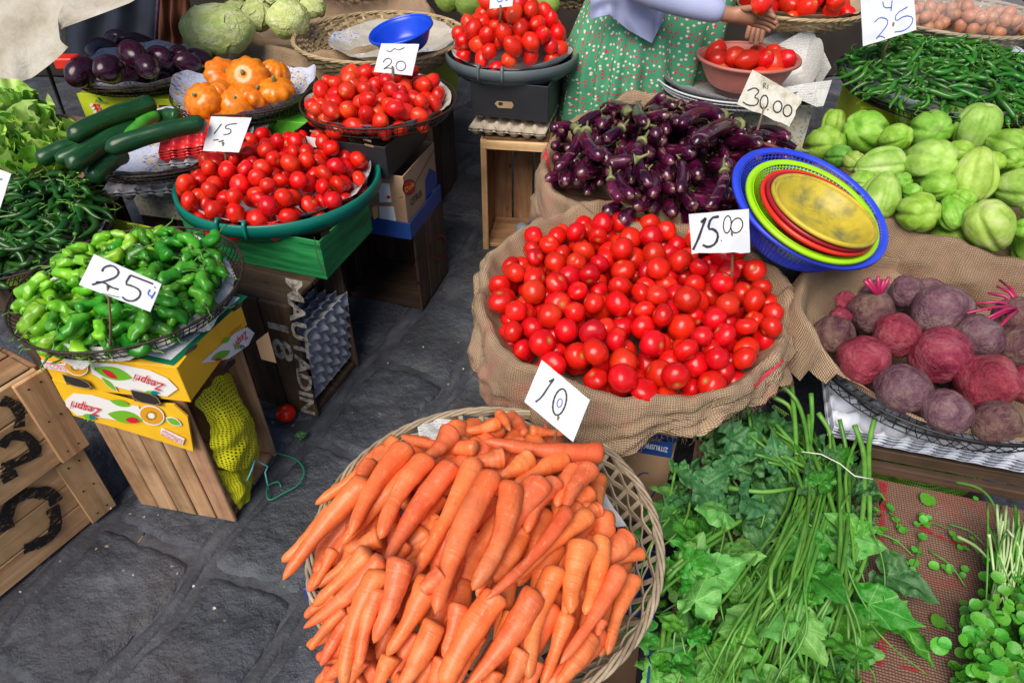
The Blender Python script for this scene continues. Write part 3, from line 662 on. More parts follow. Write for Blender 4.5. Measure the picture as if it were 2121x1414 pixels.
def tray(cx, cy, zr, Rr, label, mat, hooks=(), depth=.075, tilt=(0, 0)):
    e = empty('plastic_tray', (cx, cy, zr - depth), 0, label, 'tray'); e.rotation_euler = (*tilt, 0)
    pr = [(.001, .004), (Rr * .8, .004), (Rr * .9, .03), (Rr * .955, depth - .012), (Rr * .97, depth), (Rr * .995, depth + .004), (Rr * 1.01, depth), (Rr * 1.012, depth - .034), (Rr * .985, depth - .036), (Rr * .97, depth - .045), (Rr * .86, .0), (.001, 0)]
    ob('body', MB().add(*lathe(pr, 96)).mesh('body', mat), e)
    for h_ in hooks:
        a = rad(h_); c, s = math.cos(a), math.sin(a)
        pts = [((Rr * q) * c, (Rr * q) * s, depth + z) for q, z in [(.955, -.01), (.965, .012), (.99, .016), (1.02, .006), (1.026, -.02), (1.02, -.042)]]
        ob('hook', MB().add(*tube(pts, [.004, .006, .006, .006, .005, .003], 8)).mesh('hook', mat), e)
    return e
# --- wire basket of green peppers
wire_basket(-.908, 1.332, .665, .258, 'rusty wire basket of green peppers on the yellow kiwi carton', depth=.065)
liner(-.908, 1.332, .655, .238, .045, 'newspaper sheet sticking up behind the green peppers', NEWSG, 'newspaper', up=((84, 36, .05),), seed=4, over=-.03)
# --- left chilli basket
wire_basket(-1.44, 1.71, .585, .275, 'wire basket of dark green chillies at left edge', depth=.075)
liner(-1.44, 1.71, .585, .262, .06, 'newspaper lining the left basket of dark green chillies', NEWS, 'newspaper', seed=5)
# --- round eggplants
wire_basket(-1.425, 2.715, .72, .262, 'dark wire basket of round eggplants', depth=.06)
liner(-1.425, 2.715, .72, .255, .05, 'blue printed flyer lining the round eggplant basket', NEWSB, 'flyer', seed=6, over=.02)
# --- patty pans
wire_basket(-.957, 2.46, .72, .254, 'dark wire basket of orange pattypan squashes', depth=.07)
liner(-.957, 2.46, .72, .25, .055, 'blue and white flyer under the orange squashes', NEWSB, 'flyer', up=((10, 50, .03), (190, 40, .03)), seed=7, over=.015)
# --- cucumbers
wire_basket(-1.15, 2.17, .66, .285, 'dark wire basket holding cucumbers and egg trays', depth=.06)
liner(-1.15, 2.17, .66, .27, .05, 'blue and white flyer lining the cucumber basket', NEWSB, 'flyer', seed=8, over=.015)
# --- plum tomatoes
wire_basket(-.447, 2.282, .75, .259, 'dark wire basket heaped with plum tomatoes', depth=.065)
liner(-.447, 2.282, .75, .25, .055, 'old newspaper under the plum tomatoes in the wire basket', NEWS, 'newspaper', seed=9)
# --- teal tray
tray(-.73, 1.974, .62, .311, 'large teal plastic tray heaped with tomatoes on the green carton', PLT, (-108, -93, 62), .078)
liner(-.73, 1.974, .618, .29, .055, 'blue flyer lining the teal tomato tray', NEWSB, 'flyer', seed=10, up=((10, 30, .02),))
tray(.0, 2.80, .75, .262, 'grey plastic tray heaped with plum tomatoes behind the black carton', PLG, (-118, -98), .07)
liner(.0, 2.80, .752, .245, .05, 'white paper lining the grey tomato tray', NEWSG, 'newspaper', seed=11, up=((-50, 25, .02),))
# --- right chillies
wire_basket(1.555, 2.44, .76, .385, 'black wire basket heaped with green chillies at right', WIREB, depth=.07, nw=110)
liner(1.555, 2.44, .76, .37, .055, 'colourful flyer lining the right chilli basket', NEWSB, 'flyer', seed=12, over=.02, up=((-70, 30, .02), (20, 40, .03)))
# --- white wire basket with newspapers and pink bowl
wire_basket(.85, 2.66, .70, .30, 'white plastic-coated basket under the pink bowl', WIREW, depth=.06, nw=100)
liner(.85, 2.66, .70, .29, .05, 'newspapers spread in the white basket', NEWSG, 'newspaper', seed=13, over=.02, up=((20, 45, .10), (150, 30, .05)))
# --- beet basket
wire_basket(1.077, 1.312, .50, .345, 'black wire basket of beetroots at right edge', WIREB, depth=.10, nw=72)
# ------------------------------------------------------------------ burlap lined baskets
def burlap_basket(cx, cy, zr, Rin, zf, label, mat, drop, rise, seed, bulge=.012, n=260, label2=None, under=True):
    "cloth: basin inside, over the rim, hanging folds outside. drop(a), rise(a) in metres"
    V = []; F = []; uv = []; inner = [0, .3, .6, .85, .95, 1.]; M_out = 14; rows = len(inner) + 3 + M_out
    for j in range(n):
        a = 2 * math.pi * j / n; c, s = math.cos(a), math.sin(a); rz = zr + rise(a) + .020 * nz((c, s, seed), 3.2, seed) + .006 * nz((c, s, seed), 11, seed); wob = .026 * nz((c, s, seed), 2.6, seed + 3) + .006 * nz((c, s, seed), 9, seed); Ro = Rin + wob; L = 0; last = None
        pts = []
        for q in inner:
            z = zf + (rz - zf) * max(0, (q - .82) / .18) ** 1.3; pts.append(((Ro * q), z))
        rw = .006 + .008 * (1 + nz((c, s, seed), 4, seed + 8)); pts += [(Ro + rw * .5, rz + .008 + rw * .3), (Ro + rw * 1.4, rz + .008 + rw * .2), (Ro + rw * 2, rz - .004)]
        D = drop(a)
        for i in range(1, M_out + 1):
            u = i / M_out; fold = (.010 * math.sin(9 * a + seed + 2.5 * math.sin(3 * a) + 2.5 * u) + .034 * nz((c * 2, s * 2, u * .8), 2.0, seed) + .024 * nz((c * 2 + u * .8, s * 2, u), 5.5, seed)) * (.25 + .75 * u)
            pts.append((Ro + rw * 2 + bulge * math.sin(u * 2.6) + fold, rz - .006 - D * u * (1 + .16 * nz((c * 3, s * 3, 2), 2.4, seed + 1) + .05 * nz((c * 3, s * 3, 2), 11, seed))))
        for i, (r_, z) in enumerate(pts):
            if last: L += math.hypot(r_ - last[0], z - last[1])
            last = (r_, z); k = .007 * nz((r_ * c * 1.3, r_ * s * 1.3, z), 13, seed) + .0035 * nz((r_ * c * 1.3, r_ * s * 1.3, z), 28, seed) + .0012 * nz((r_ * c, r_ * s, z), 60, seed)
            V.append(((r_ + k) * c, (r_ + k) * s, z + k)); uv.append((a * Rin * 1.05, L))
    m = rows
    for j in range(n):
        for i in range(m - 1): F.append((j * m + i, ((j + 1) % n) * m + i, ((j + 1) % n) * m + i + 1, j * m + i + 1))
    e = empty('burlap_sack', (cx, cy, 0), 0, label, 'sackcloth')
    ob('cloth', mk('cloth', V, F, mat, True, uv), e)
    # frayed threads along the hem
    mb = MB()
    for k in range(800):
        j = R.randrange(n); p = Vector(V[j * m + m - 1]); a = 2 * math.pi * j / n; L = R.uniform(.006, .030)
        q1 = p + Vector((math.cos(a) * R.uniform(0, .008), math.sin(a) * R.uniform(0, .008), -L * .5)); q2 = q1 + Vector((R.uniform(-.008, .008), R.uniform(-.008, .008), -L * R.uniform(.1, .6)))
        mb.add(*tube([p, q1, q2], .0005, 3, False))
    o = ob('frayed_threads', mb.mesh('frayed_threads', mat), e); o['kind'] = 'stuff'
    return e
def angf(a, a0, wd): d_ = abs((a - rad(a0) + math.pi) % (2 * math.pi) - math.pi); return max(0., 1 - d_ / rad(wd))
b1 = burlap_basket(.315, 1.468, .535, .385, .46, 'burlap sacking lining the large basket of tomatoes under the 15.00 card', BUR,
    lambda a: .055 + .085 * angf(a, -108, 40) + .13 * angf(a, 208, 60), lambda a: .045 * angf(a, 100, 80) + .0 * a, 1.)
b2 = burlap_basket(.515, 2.12, .58, .40, .50, 'red-printed burlap sacking around the heap of long eggplants', BUR,
    lambda a: .11 + .07 * angf(a, -110, 70) + .08 * angf(a, 185, 50), lambda a: .09 * angf(a, 85, 75), 5.)
b3 = burlap_basket(1.52, 1.98, .60, .47, .52, 'burlap sacking holding the heap of pale green chayotes', BURG,
    lambda a: .13 + .05 * angf(a, -110, 50), lambda a: .0, 9., bulge=.045)
# red print lines on burlap: thin bands following the outside of the cloth
def cloth_line(e, cx, cy, pts, zoff, name, wd=.012):
    mb = MB(); src = e.children[0].data
    co = np.array([e.location + v.co for v in src.vertices])
    P3 = [Vector(p) for p in pts]
    return P3
def band_on(e, pxs, wd, name='red_print_line', order=0):
    "paint band lying on the cloth: nearest cloth point along each view ray, lifted 2 mm"
    from mathutils.bvhtree import BVHTree
    me = e.children[0].data; bv = BVHTree.FromPolygons([e.location + v.co for v in me.vertices], [tuple(p.vertices) for p in me.polygons])
    pp = []
    for (a, b) in pxs:
        h = bv.ray_cast(EYE, ray(a, b).normalized())
        if h[0] is not None: pp.append((h[0], h[1]))
    V = []; F = []
    for i in range(len(pp)):
        p, n_ = pp[i]; q = pp[min(i + 1, len(pp) - 1)][0] - pp[max(0, i - 1)][0]
        if n_.dot(EYE - p) < 0: n_ = -n_
        s = n_.cross(q).normalized() * wd / 2; V += [p + n_ * .0035 - s, p + n_ * .0035 + s]
    for i in range(len(pp) - 1): F.append((2 * i, 2 * i + 2, 2 * i + 3, 2 * i + 1))
    if F: ob(name, mk(name, local(e, V), F, RED, True), e)
def dense(pts, k=6):
    o = []
    for a, b in zip(pts[:-1], pts[1:]): o += [(a[0] + (b[0] - a[0]) * i / k, a[1] + (b[1] - a[1]) * i / k) for i in range(k)]
    return o + [pts[-1]]
band_on(b2, dense([(1131, 310), (1135, 345), (1150, 385), (1180, 405), (1250, 413), (1300, 420), (1335, 445), (1365, 458), (1375, 435)]), .007)
band_on(b2, dense([(1150, 385), (1215, 395)]), .012)
band_on(b2, dense([(1128, 320), (1140, 360)]), .02)
band_on(b1, dense([(1300, 515), (1350, 512), (1410, 520), (1500, 525)]), .005)
band_on(b1, dense([(1560, 800), (1620, 745)]), .008)
# chayote sack support etc. (crates that carry the sacks)
crate((.75, 1.93), -14, .50, .42, .47, 'dark crate carrying the eggplant sack', openf=(), mat=WOODD, nv=5)
crate((1.78, 1.85), -14, .50, .42, .50, 'dark crate carrying the chayote sack', openf=(), mat=WOODD, nv=5)
# ------------------------------------------------------------------ TOMATO HEAPS
heap_tomatoes('tomato', TOMS, .315, 1.440, .372, .560, .03, .0285, 320, 'red tomato in the burlap basket,', 'tomatoes in the burlap basket', rv=.15, keep=208, floor_drop=.05)
heap_tomatoes('tomato', TOMS, -.735, 1.955, .290, .625, .055, .0265, 185, 'red tomato heaped on the teal tray,', 'tomatoes on the teal tray', rv=.12, keep=92)
heap_tomatoes('plum_tomato', PLUMS, -.455, 2.255, .225, .755, .055, .0235, 130, 'plum tomato heaped in the dark wire basket,', 'plum tomatoes in the wire basket', rv=.12)
heap_tomatoes('plum_tomato', PLUMS, .0, 2.80, .225, .765, .15, .029, 96, 'plum tomato heaped on the grey tray,', 'plum tomatoes on the grey tray', rv=.08)
o = ob('tomato', TOMS[0], None, (*P(596, 868, .0)[:2], .028)); tag(o, 'single tomato dropped on the paving beside the dark lettered crate', 'tomato')
# ------------------------------------------------------------------ COLANDERS (nested, tilted)
def bowl(name, C_, n, Rr, depth, mat, label, rimw=.018, holes=False, cat='bowl', roll=0., pr=None, rb=.62, rimt=.006):
    n = Vector(n).normalized(); M = n.to_track_quat('Z', 'Y').to_matrix().to_4x4() @ Matrix.Rotation(roll, 4, 'Z')
    M.translation = Vector(C_) - n * depth
    e = empty(name, (0, 0, 0), 0, label, cat); e.matrix_basis = M; Ri = Rr - rimw; T = .0022
    rim = [(Ri - .001, depth - rimt * .6), (Ri + .003, depth), (Rr - .004, depth + .001), (Rr, depth - .003), (Rr + .001, depth - rimt * 1.6), (Rr - .003, depth - rimt * 1.6), (Rr - .005, depth - .004), (Ri + .003, depth - .005)]
    ob('rim', MB().add(*lathe(rim + [rim[0]], 72)).mesh('rim', mat), e)
    wall = [(Ri * (rb + (1 - rb) * (u ** .75)), depth * u ** 1.15 + .004) for u in [i / 8 for i in range(9)]]; wall[-1] = (Ri + .001, depth - .004)
    if not holes:
        prf = [(.001, .004)] + [(r_, z) for r_, z in wall] + [(r_ + T, z - .001) for r_, z in wall[::-1]] + [(.001, 0)]
        ob('shell', MB().add(*lathe(prf, 72)).mesh('shell', mat), e)
    else:                                                   # openwork: slats and rings
        mb = MB(); N = 96
        for i in range(N):
            a = 2 * math.pi * i / N; mb.add(*tube([(r_ * math.cos(a), r_ * math.sin(a), z) for r_, z in wall], .0019, 4, False))
        for z_ in range(1, 16):
            u = z_ / 16; r_ = Ri * (rb + (1 - rb) * u ** .75); mb.add(*tube([(r_ * math.cos(a), r_ * math.sin(a), depth * u ** 1.15 + .004) for a in [2 * math.pi * k / 72 for k in range(73)]], .0017, 4, False))
        o = ob('openwork', mb.mesh('openwork', mat), e); o['kind'] = 'stuff'
        ob('base', MB().add(*lathe([(.001, .004), (Ri * rb, .004), (Ri * rb + .003, .001), (.001, 0)], 48)).mesh('base', mat), e)
    return e
def plastic(name, a, b, rough=.35, bump=.05): return simple(name, [a, b], 7, rough, bump, 40, (.0, .02), sss=0)
PBL = plastic('blue_plastic', (.018, .045, .60), (.035, .08, .75)); PGR = plastic('lime_plastic', (.30, .66, .0), (.38, .76, .01)); PRD = plastic('red_plastic', (.65, .02, .01), (.75, .04, .02)); PMR = plastic('maroon_plastic', (.30, .01, .02), (.40, .015, .03))
t = NT('stained_yellow_plastic'); v = t.obj((1, 1, 1), True); n1 = t.noise(v, 9, 7, .65); c = t.ramp(n1, [(.32, (.14, .15, .06)), (.5, (.50, .40, .03)), (.68, (.66, .50, .05))]); PYL = t.out(c, .45)
nb = Vector((.24, -.26, 1.)).normalized(); Cb = Vector((.790, 1.613, .721))
bowl('colander', Cb, nb, .221, .125, PBL, 'large blue colander leaning on the tomatoes, outermost of the nested bowls', .018, True, 'colander')
Cg = Vector((.772, 1.541, .741)); Cg = EYE + (Cg - EYE) * 1.0
bowl('colander', Vector((.776, 1.565, .735)), nb, .184, .10, PGR, 'lime green colander nested inside the blue one', .015, True, 'colander')
bowl('plastic_bowl', Vector((.778, 1.540, .745)), Vector((.26, -.20, 1)), .157, .062, PRD, 'bright red bowl nested in the lime green colander', .010)
ob('handle', MB().add(*tube([PN(a, b, Vector((.778, 1.540, .745)), Vector((.26, -.20, 1))) + Vector((0, 0, .004)) for a, b in Z3([(700, 640), (730, 690), (800, 715), (870, 735)], 1461, 300)], [.004, .007, .007, .004], 8)).mesh('handle', PRD), None) if False else None
bowl('plastic_bowl', Vector((.782, 1.533, .751)), Vector((.27, -.16, 1)), .149, .060, PMR, 'dark red bowl nested between the red and yellow bowls', .009)
bowl('plastic_bowl', Vector((.784, 1.521, .760)), Vector((.28, -.12, 1)), .143, .058, PYL, 'stained yellow bowl on top of the nested stack', .009, False)
PPK = simple('pink_clay_plastic', [(.42, .13, .10), (.52, .18, .14)], 12, .55, .1, 50)
bowl('plastic_bowl', (.861, 2.572, .80), (0, 0.02, 1), .186, .105, PPK, 'dull pink bowl of tomatoes in the white basket', .012, rb=.66)
PB2 = plastic('bright_blue_plastic', (.005, .05, .55), (.01, .08, .68), .3)
bowl('plastic_bowl', (-.417, 2.699, .858), (-.2, -.12, 1), .124, .075, PB2, 'bright blue bowl tilted in the empty wicker basket', .008, rb=.66)
# pink bowl tomatoes
for i, (x, y_) in enumerate([(1230, 330), (1345, 362), (1440, 380), (1560, 380), (1690, 380), (1240, 385), (1620, 400), (1500, 350), (1600, 350)]):
    p = P(1100 + x / 3.214, y_ / 3.214 + 6, .79 - (.01 if i in (5, 6, 7) else 0)); tag(ob('plum_tomato', PLUMS[i % 4], None, None, Matrix.Translation(p) @ rot_rand() @ Matrix.Scale(1.1, 4)), 'plum tomato in the pink bowl', 'tomato', 'tomatoes in the pink bowl')
for i in range(14):
    x, y_ = disc(.861, 2.572, .12); tag(ob('plum_tomato', PLUMS[i % 4], None, None, Matrix.Translation((x, y_, .745)) @ rot_rand() @ Matrix.Scale(1.0, 4)), 'plum tomato in the pink bowl', 'tomato', 'tomatoes in the pink bowl')
# ------------------------------------------------------------------ WICKER BASKETS
CANE = simple('split_cane', [(.22, .15, .075), (.42, .31, .17), (.54, .43, .27)], 10, .6, .4, 120, (.01, .35), (1, 1, 1))
CANEG = simple('greyed_cane', [(.20, .15, .10), (.36, .29, .20), (.48, .40, .30)], 10, .65, .4, 120, (.01, .35), (1, 1, 1))
def wicker(cx, cy, zr, Rr, depth, label, mat, rings=11, nr=44, floor=True, squash=1., rb=.62, name='wicker_basket', hs=.006):
    e = empty(name, (cx, cy, zr - depth), 0, label, 'basket')
    def prof(u): return Rr * (rb + (1 - rb) * u ** .8), depth * u ** 1.25
    def ribm(a, wd):
        V = []; F = []
        us = [0, .15, .3, .45, .6, .75, .9, 1.]
        for k, u in enumerate(us):
            r_, z = prof(u); t_ = Vector((-math.sin(a), math.cos(a), 0)) * wd / 2; p = Vector((r_ * math.cos(a), r_ * math.sin(a), z)); n_ = Vector((math.cos(a), math.sin(a), -.4)).normalized() * .0015
            V += [p - t_ - n_, p + t_ - n_, p + t_ + n_, p - t_ + n_]
        for k in range(len(us) - 1):
            for q in range(4): F.append((4 * k + q, 4 * k + (q + 1) % 4, 4 * k + 4 + (q + 1) % 4, 4 * k + 4 + q))
        return V, F
    for i in range(nr):
        a = 2 * math.pi * (i + R.uniform(-.12, .12)) / nr; ob('rib', mk('rib', *ribm(a, .010), mat, False), e)
    for k in range(rings):
        u = (k + .6) / rings; V = []; F = []; N = nr * 4; ph = k % 2
        for j in range(N):
            a = 2 * math.pi * j / N; r_, z = prof(u); off = .0055 * math.cos(nr * a / 2 + math.pi * ph); r_ += off + .002 * nz((math.cos(a) * 3, math.sin(a) * 3, k), 2, k); z += .003 * nz((math.cos(a) * 3, math.sin(a) * 3, k), 2, k + 4)
            c, s = math.cos(a), math.sin(a); h = hs
            for dr, dz in ((-.0015, -h), (.0015, -h), (.0025, h), (-.001, h)): V.append(((r_ + dr) * c, (r_ + dr) * s, z + dz))
        for j in range(N):
            for q in range(4): F.append((4 * j + q, 4 * j + (q + 1) % 4, 4 * ((j + 1) % N) + (q + 1) % 4, 4 * ((j + 1) % N) + q))
        ob('woven_strand', mk('woven_strand', V, F, mat, False), e)
    for k in range(4):      # braided rim
        pts = [((Rr + .006 * math.cos(14 * a + k * 1.57)) * math.cos(a), (Rr + .006 * math.cos(14 * a + k * 1.57)) * math.sin(a), depth + .004 * math.sin(14 * a + k * 1.57)) for a in [2 * math.pi * i / 240 for i in range(241)]]
        ob('rim_cane', MB().add(*tube(pts, .0038, 6, False)).mesh('rim_cane', mat), e)
    if floor:
        ob('base', MB().add(*lathe([(.001, .002), (Rr * rb * 1.02, .003), (Rr * rb * 1.02, -.003), (.001, -.003)], 40)).mesh('base', mat), e)
    return e
wicker(-.052, .808, .415, .348, .12, 'round wicker basket heaped with carrots', CANEG, rings=10, nr=46)
wicker(-.545, 2.975, .755, .35, .09, 'large empty wicker basket holding a blue bowl', CANE, rings=10, nr=52, rb=.72)
liner(-.50, 3.0, .735, .27, .045, 'old newspaper spread in the empty wicker basket', NEWS, 'newspaper', seed=20, up=((60, 50, .02),))
for pts_, lab in [([(865, 885), (905, 868), (960, 872), (1010, 880), (1020, 925), (940, 925), (870, 918)], 'blue-tinted newspaper scrap at the back of the carrot basket'), ([(1225, 985), (1250, 1015), (1298, 1088), (1262, 1096), (1215, 1060)], 'newspaper scrap showing right of the carrots')]:
    pp = [P(a_, b_, .435 if a_ < 1100 else .425) for a_, b_ in pts_]; c0 = sum(pp, Vector()) / len(pp); V = [c0]; K = 5; N = len(pp) * 4
    for k in range(1, K + 1):
        for i in range(N): q0 = pp[i // 4].lerp(pp[(i // 4 + 1) % len(pp)], (i % 4) / 4); q1 = c0.lerp(q0, k / K); V.append(q1 + Vector((0, 0, .012 * nz(q1, 30, 2))))
    F = [(0, 1 + i, 1 + (i + 1) % N) for i in range(N)] + [(1 + k * N + i, 1 + (k + 1) * N + i, 1 + (k + 1) * N + (i + 1) % N, 1 + k * N + (i + 1) % N) for k in range(K - 1) for i in range(N)]
    tag(ob('newspaper', mk('newspaper', [v_ - c0 for v_ in V], F, NEWSG, True, [(v_.x, v_.y) for v_ in V]), None, c0), lab, 'newspaper')
# ------------------------------------------------------------------ CARROTS
t = NT('carrot_skin'); v = t.obj((1, 1, 1)); n1 = t.noise(v, 14, 5); rg = t.noise(t.obj((60, 5, 5)), 2.2, 3, .6)
c = t.ramp(n1, [(.3, (.70, .12, .028)), (.55, (.84, .18, .05)), (.75, (.90, .27, .10))])
c = t.mix(t.ramp(rg, [(.62, (0, 0, 0)), (.70, (.25,) * 3)]), c, (.85, .42, .2)); c = t.mix(t.ramp(rg, [(.30, (.3,) * 3), (.35, (0, 0, 0))]), c, (.45, .10, .03))
dm = t.noise(v, 6, 5, .7); c = t.mix(t.ramp(dm, [(.54, (0, 0, 0)), (.74, (.6,) * 3)]), c, (.28, .10, .04))
sk = t.noise(t.obj((30, 90, 90)), 1.5, 4, .7); c = t.mix(t.ramp(sk, [(.58, (0, 0, 0)), (.7, (.5,) * 3)]), c, (.85, .42, .2)); c = t.mix(t.ramp(sk, [(.3, (.6,) * 3), (.4, (0, 0, 0))]), c, (.30, .09, .03)); c = t.vary(c, .012, .24, .0); b_ = t.bump(rg, .35, .004); t.bump(sk, .2, .003, b_)
tc = t.n('TexCoord'); sx = t.n('SeparateXYZ'); t.l(tc.outputs['Generated'], sx.inputs[0])
c = t.mix(t.ramp(t.math('ADD', sx.outputs[0], t.math('MULTIPLY', dm, .05)), [(.03, (.85,) * 3), (.075, (0, 0, 0))]), c, (.14, .10, .04)); c = t.mix(t.ramp(sx.outputs[0], [(.93, (0, 0, 0)), (1., (.5,) * 3)]), c, (.45, .2, .06))
CAR = t.out(c, t.math('MULTIPLY_ADD', n1, .3, .3), .45, .08)
def root_mesh(name, mat, seed, bend=.06, blunt=.35, pinch=0.):
    "unit length along +x (head at 0), radius about 1 in y,z"
    rr = random.Random(seed); n, m = 16, 26; V = []; F = []; b1_, b2_ = rr.uniform(-bend, bend), rr.uniform(-bend, bend); ph = rr.uniform(0, 9)
    for i in range(m + 1):
        u = i / m; head = math.sqrt(max(0, 1 - (1 - min(1, u / .07)) ** 2)) ; tail = math.sqrt(max(0, 1 - max(0, (u - .86) / .14) ** 2))
        r_ = head * tail * (1 - (1 - blunt) * u ** 1.5) * (1 + .06 * math.sin(u * 9 + ph) + .10 * nz((u * 6, seed, 0), 1.5, seed)) * (1 - pinch * math.exp(-((u - .6) / .1) ** 2))
        r_ = max(r_, .02)
        for j in range(n):
            a = 2 * math.pi * j / n; q = r_ * (1 + .05 * nz((math.cos(a), math.sin(a), u * 5), 1.3, seed))
            V.append((u, q * math.cos(a) + b1_ * 0, q * math.sin(a)))
    F = [(i * n + j, i * n + (j + 1) % n, (i + 1) * n + (j + 1) % n, (i + 1) * n + j) for i in range(m) for j in range(n)] + [tuple(range(n - 1, -1, -1)), tuple(m * n + j for j in range(n))]
    return V, F, b1_, b2_
ROOTS = [root_mesh('carrot', CAR, s, .075, bl, pn) for s, bl, pn in [(7, .30, .08), (8, .42, .2), (1, .34, 0), (2, .46, .1), (3, .30, .0), (4, .72, .05), (5, .40, .16), (6, .5, 0)]]
PBS = {}
def carrot_obj(k, A, B, r_):
    r_ *= 1.12; V, F, b1_, b2_ = ROOTS[k]; d = B - A; L = d.length; key = (k, round(L / r_))
    if key not in PBS:
        rt = r_ / L; sc = .22
        PBS[key] = mk('carrot', [(x * sc, (y * rt + b1_ * math.sin(x * 3.1) * 1.1) * sc, (z * rt) * sc) for x, y, z in V], F, CAR)
    X = d.normalized(); Y_ = Vector((0, 0, 1)).cross(X).normalized(); Z_ = X.cross(Y_); ro = Matrix((X, Y_, Z_)).transposed().to_4x4() @ Matrix.Rotation(R.choice([0, math.pi]) + R.uniform(-.4, .4), 4, 'X')
    return ob('carrot', PBS[key], None, None, Matrix.Translation(A) @ ro @ Matrix.Scale(L / .22, 4))
cdome = dome_fn(-.05, .79, .38, .450, .115); cp_ = Pile(lambda x, y: cdome(x, y) - .10)
A2 = lambda x, y: (500 + x / 2.23, 780 + y / 2.23); A3 = lambda x, y: (960 + x / 2.23, 780 + y / 2.23)
CL = [(A2(990, 680), A2(880, 930), 95), (A2(700, 1120), A2(560, 1400), 80), (A2(480, 1250), A2(340, 1420), 70), (A2(820, 1180), A2(700, 1420), 80), (A2(1100, 1180), A2(1000, 1420), 85), (A2(1250, 1080), A2(1150, 1330), 80), (A2(430, 1330), A2(380, 1500), 70), (A2(1000, 820), A2(900, 1060), 80), (A2(760, 760), A2(640, 960), 75), (A2(520, 980), A2(360, 1130), 75), (A2(1350, 1300), A2(1300, 1500), 80), (A2(900, 1300), A2(800, 1520), 90), (A2(1180, 1350), A2(1120, 1560), 90), (A2(520, 930), A2(335, 1060), 80), (A2(470, 1160), A2(300, 1240), 70), (A2(560, 1180), A2(345, 1300), 85), (A2(600, 1250), A2(380, 1400), 90), (A2(420, 880), A2(320, 960), 60), (A2(640, 1330), A2(470, 1490), 90), (A2(450, 1010), A2(290, 1110), 70), (A2(760, 1380), A2(640, 1560), 95), (A2(560, 1380), A2(430, 1500), 80), (A2(600, 800), A2(330, 1060), 90), (A2(650, 700), A2(340, 970), 70), (A2(540, 1060), A2(365, 1335), 90), (A2(640, 990), A2(430, 1360), 75), (A2(700, 1280), A2(620, 1480), 95), (A2(560, 1300), A2(480, 1470), 85),
      (A2(930, 1290), A2(860, 1480), 80), (A2(1310, 1160), A2(1240, 1450), 72), (A3(480, 1080), A3(360, 1430), 80), (A3(600, 1180), A3(430, 1420), 85), (A3(640, 1120), A3(620, 1195), 55), (A2(650, 735), A2(480, 800), 80), (A3(0, 1130), A3(-60, 1430), 90), (A3(270, 1250), A3(170, 1480), 95), (A3(160, 1000), A3(20, 1130), 75),
      (A2(1300, 700), A2(1150, 950), 90), (A3(330, 560), A3(200, 700), 80), (A3(520, 900), A3(470, 1100), 70), (A3(100, 900), A3(60, 1110), 75),
      (A2(1100, 330), A2(735, 272), 70), (A2(970, 250), A2(850, 380), 85), (A3(170, 210), A3(10, 250), 68), (A3(160, 165), A3(215, 250), 48), (A3(215, 180), A3(285, 270), 55), (A3(300, 250), A3(480, 260), 50), (A3(665, 285), A3(500, 270), 30), (A3(380, 230), A3(380, 270), 22), (A3(655, 355), A3(90, 295), 92), (A3(330, 420), A3(180, 480), 60),
      (A3(190, 370), A3(60, 390), 90), (A3(310, 370), A3(165, 465), 85), (A2(300, 640), A2(350, 585), 10), (A2(640, 400), A2(340, 590), 70), (A2(600, 390), A2(520, 560), 70),
      (A3(475, 370), A3(230, 500), 82), (A3(520, 420), A3(430, 600), 82), (A3(590, 420), A3(470, 610), 85), (A3(430, 480), A3(290, 720), 80), (A3(630, 610), A3(560, 640), 70), (A3(760, 740), A3(620, 850), 110), (A3(830, 810), A3(660, 880), 52), (A3(640, 730), A3(560, 1100), 82), (A3(735, 870), A3(445, 1325), 78), (A3(795, 915), A3(665, 1285), 80), (A3(560, 760), A3(495, 1095), 112),
      (A3(440, 870), A3(300, 1400), 100), (A3(340, 980), A3(20, 1430), 118), (A2(1190, 990), A2(930, 1430), 115), (A2(1010, 1040), A2(935, 1300), 80), (A2(900, 1120), A2(730, 1440), 115), (A2(880, 920), A2(670, 1290), 112), (A2(640, 970), A2(540, 1350), 75), (A2(740, 830), A2(610, 1230), 110), (A2(650, 880), A2(470, 1440), 105), (A2(660, 830), A2(285, 1160), 90), (A2(480, 1070), A2(315, 1260), 48), (A2(430, 790), A2(330, 975), 60),
      (A2(430, 600), A2(185, 855), 70), (A2(590, 465), A2(190, 940), 102), (A2(840, 400), A2(465, 775), 92), (A2(770, 315), A2(500, 740), 95), (A2(865, 365), A2(640, 750), 95), (A2(985, 395), A2(655, 880), 112), (A2(930, 900), A2(830, 990), 85), (A2(1085, 375), A2(775, 955), 86), (A2(1170, 430), A2(895, 1095), 112), (A3(595, 625), A3(235, 950), 80), (A3(495, 600), A3(100, 1030), 66), (A2(1395, 470), A2(1085, 1010), 112), (A2(1250, 485), A2(1065, 985), 100)]
# hidden lower carrots first
for i in range(150):
    x, y = disc(-.085, .77, .30); yw = R.uniform(-2.4, -1.6)
    A = Vector((x, y, cdome(x, y) - R.uniform(.035, .075))); B = A + Vector((math.cos(yw), math.sin(yw), -.1)) * R.uniform(.13, .18); B.z = cdome(B.x, B.y) - .06
    if math.hypot(B.x + .05, B.y - .79) > .35: continue
    r_ = .021; us = np.linspace(.05, .9, 8); X = np.array([A + (B - A) * u for u in us]); q = cp_.need(X[:, :2], np.full(8, r_), .7)
    up_ = max(0, (q - X[:, 2]).max()); up_ = min(up_, .035); A.z += up_; B.z += up_; X[:, 2] += up_; cp_.add(X, np.full(8, r_))
    tag(carrot_obj(R.randrange(8), A, B, r_), ('long' if (B - A).length > .16 else 'short') + ' carrot deep in the basket under the top layer, ' + region(A.x, A.y, -.05, .79, .3), 'carrot', 'carrots in the wicker basket')
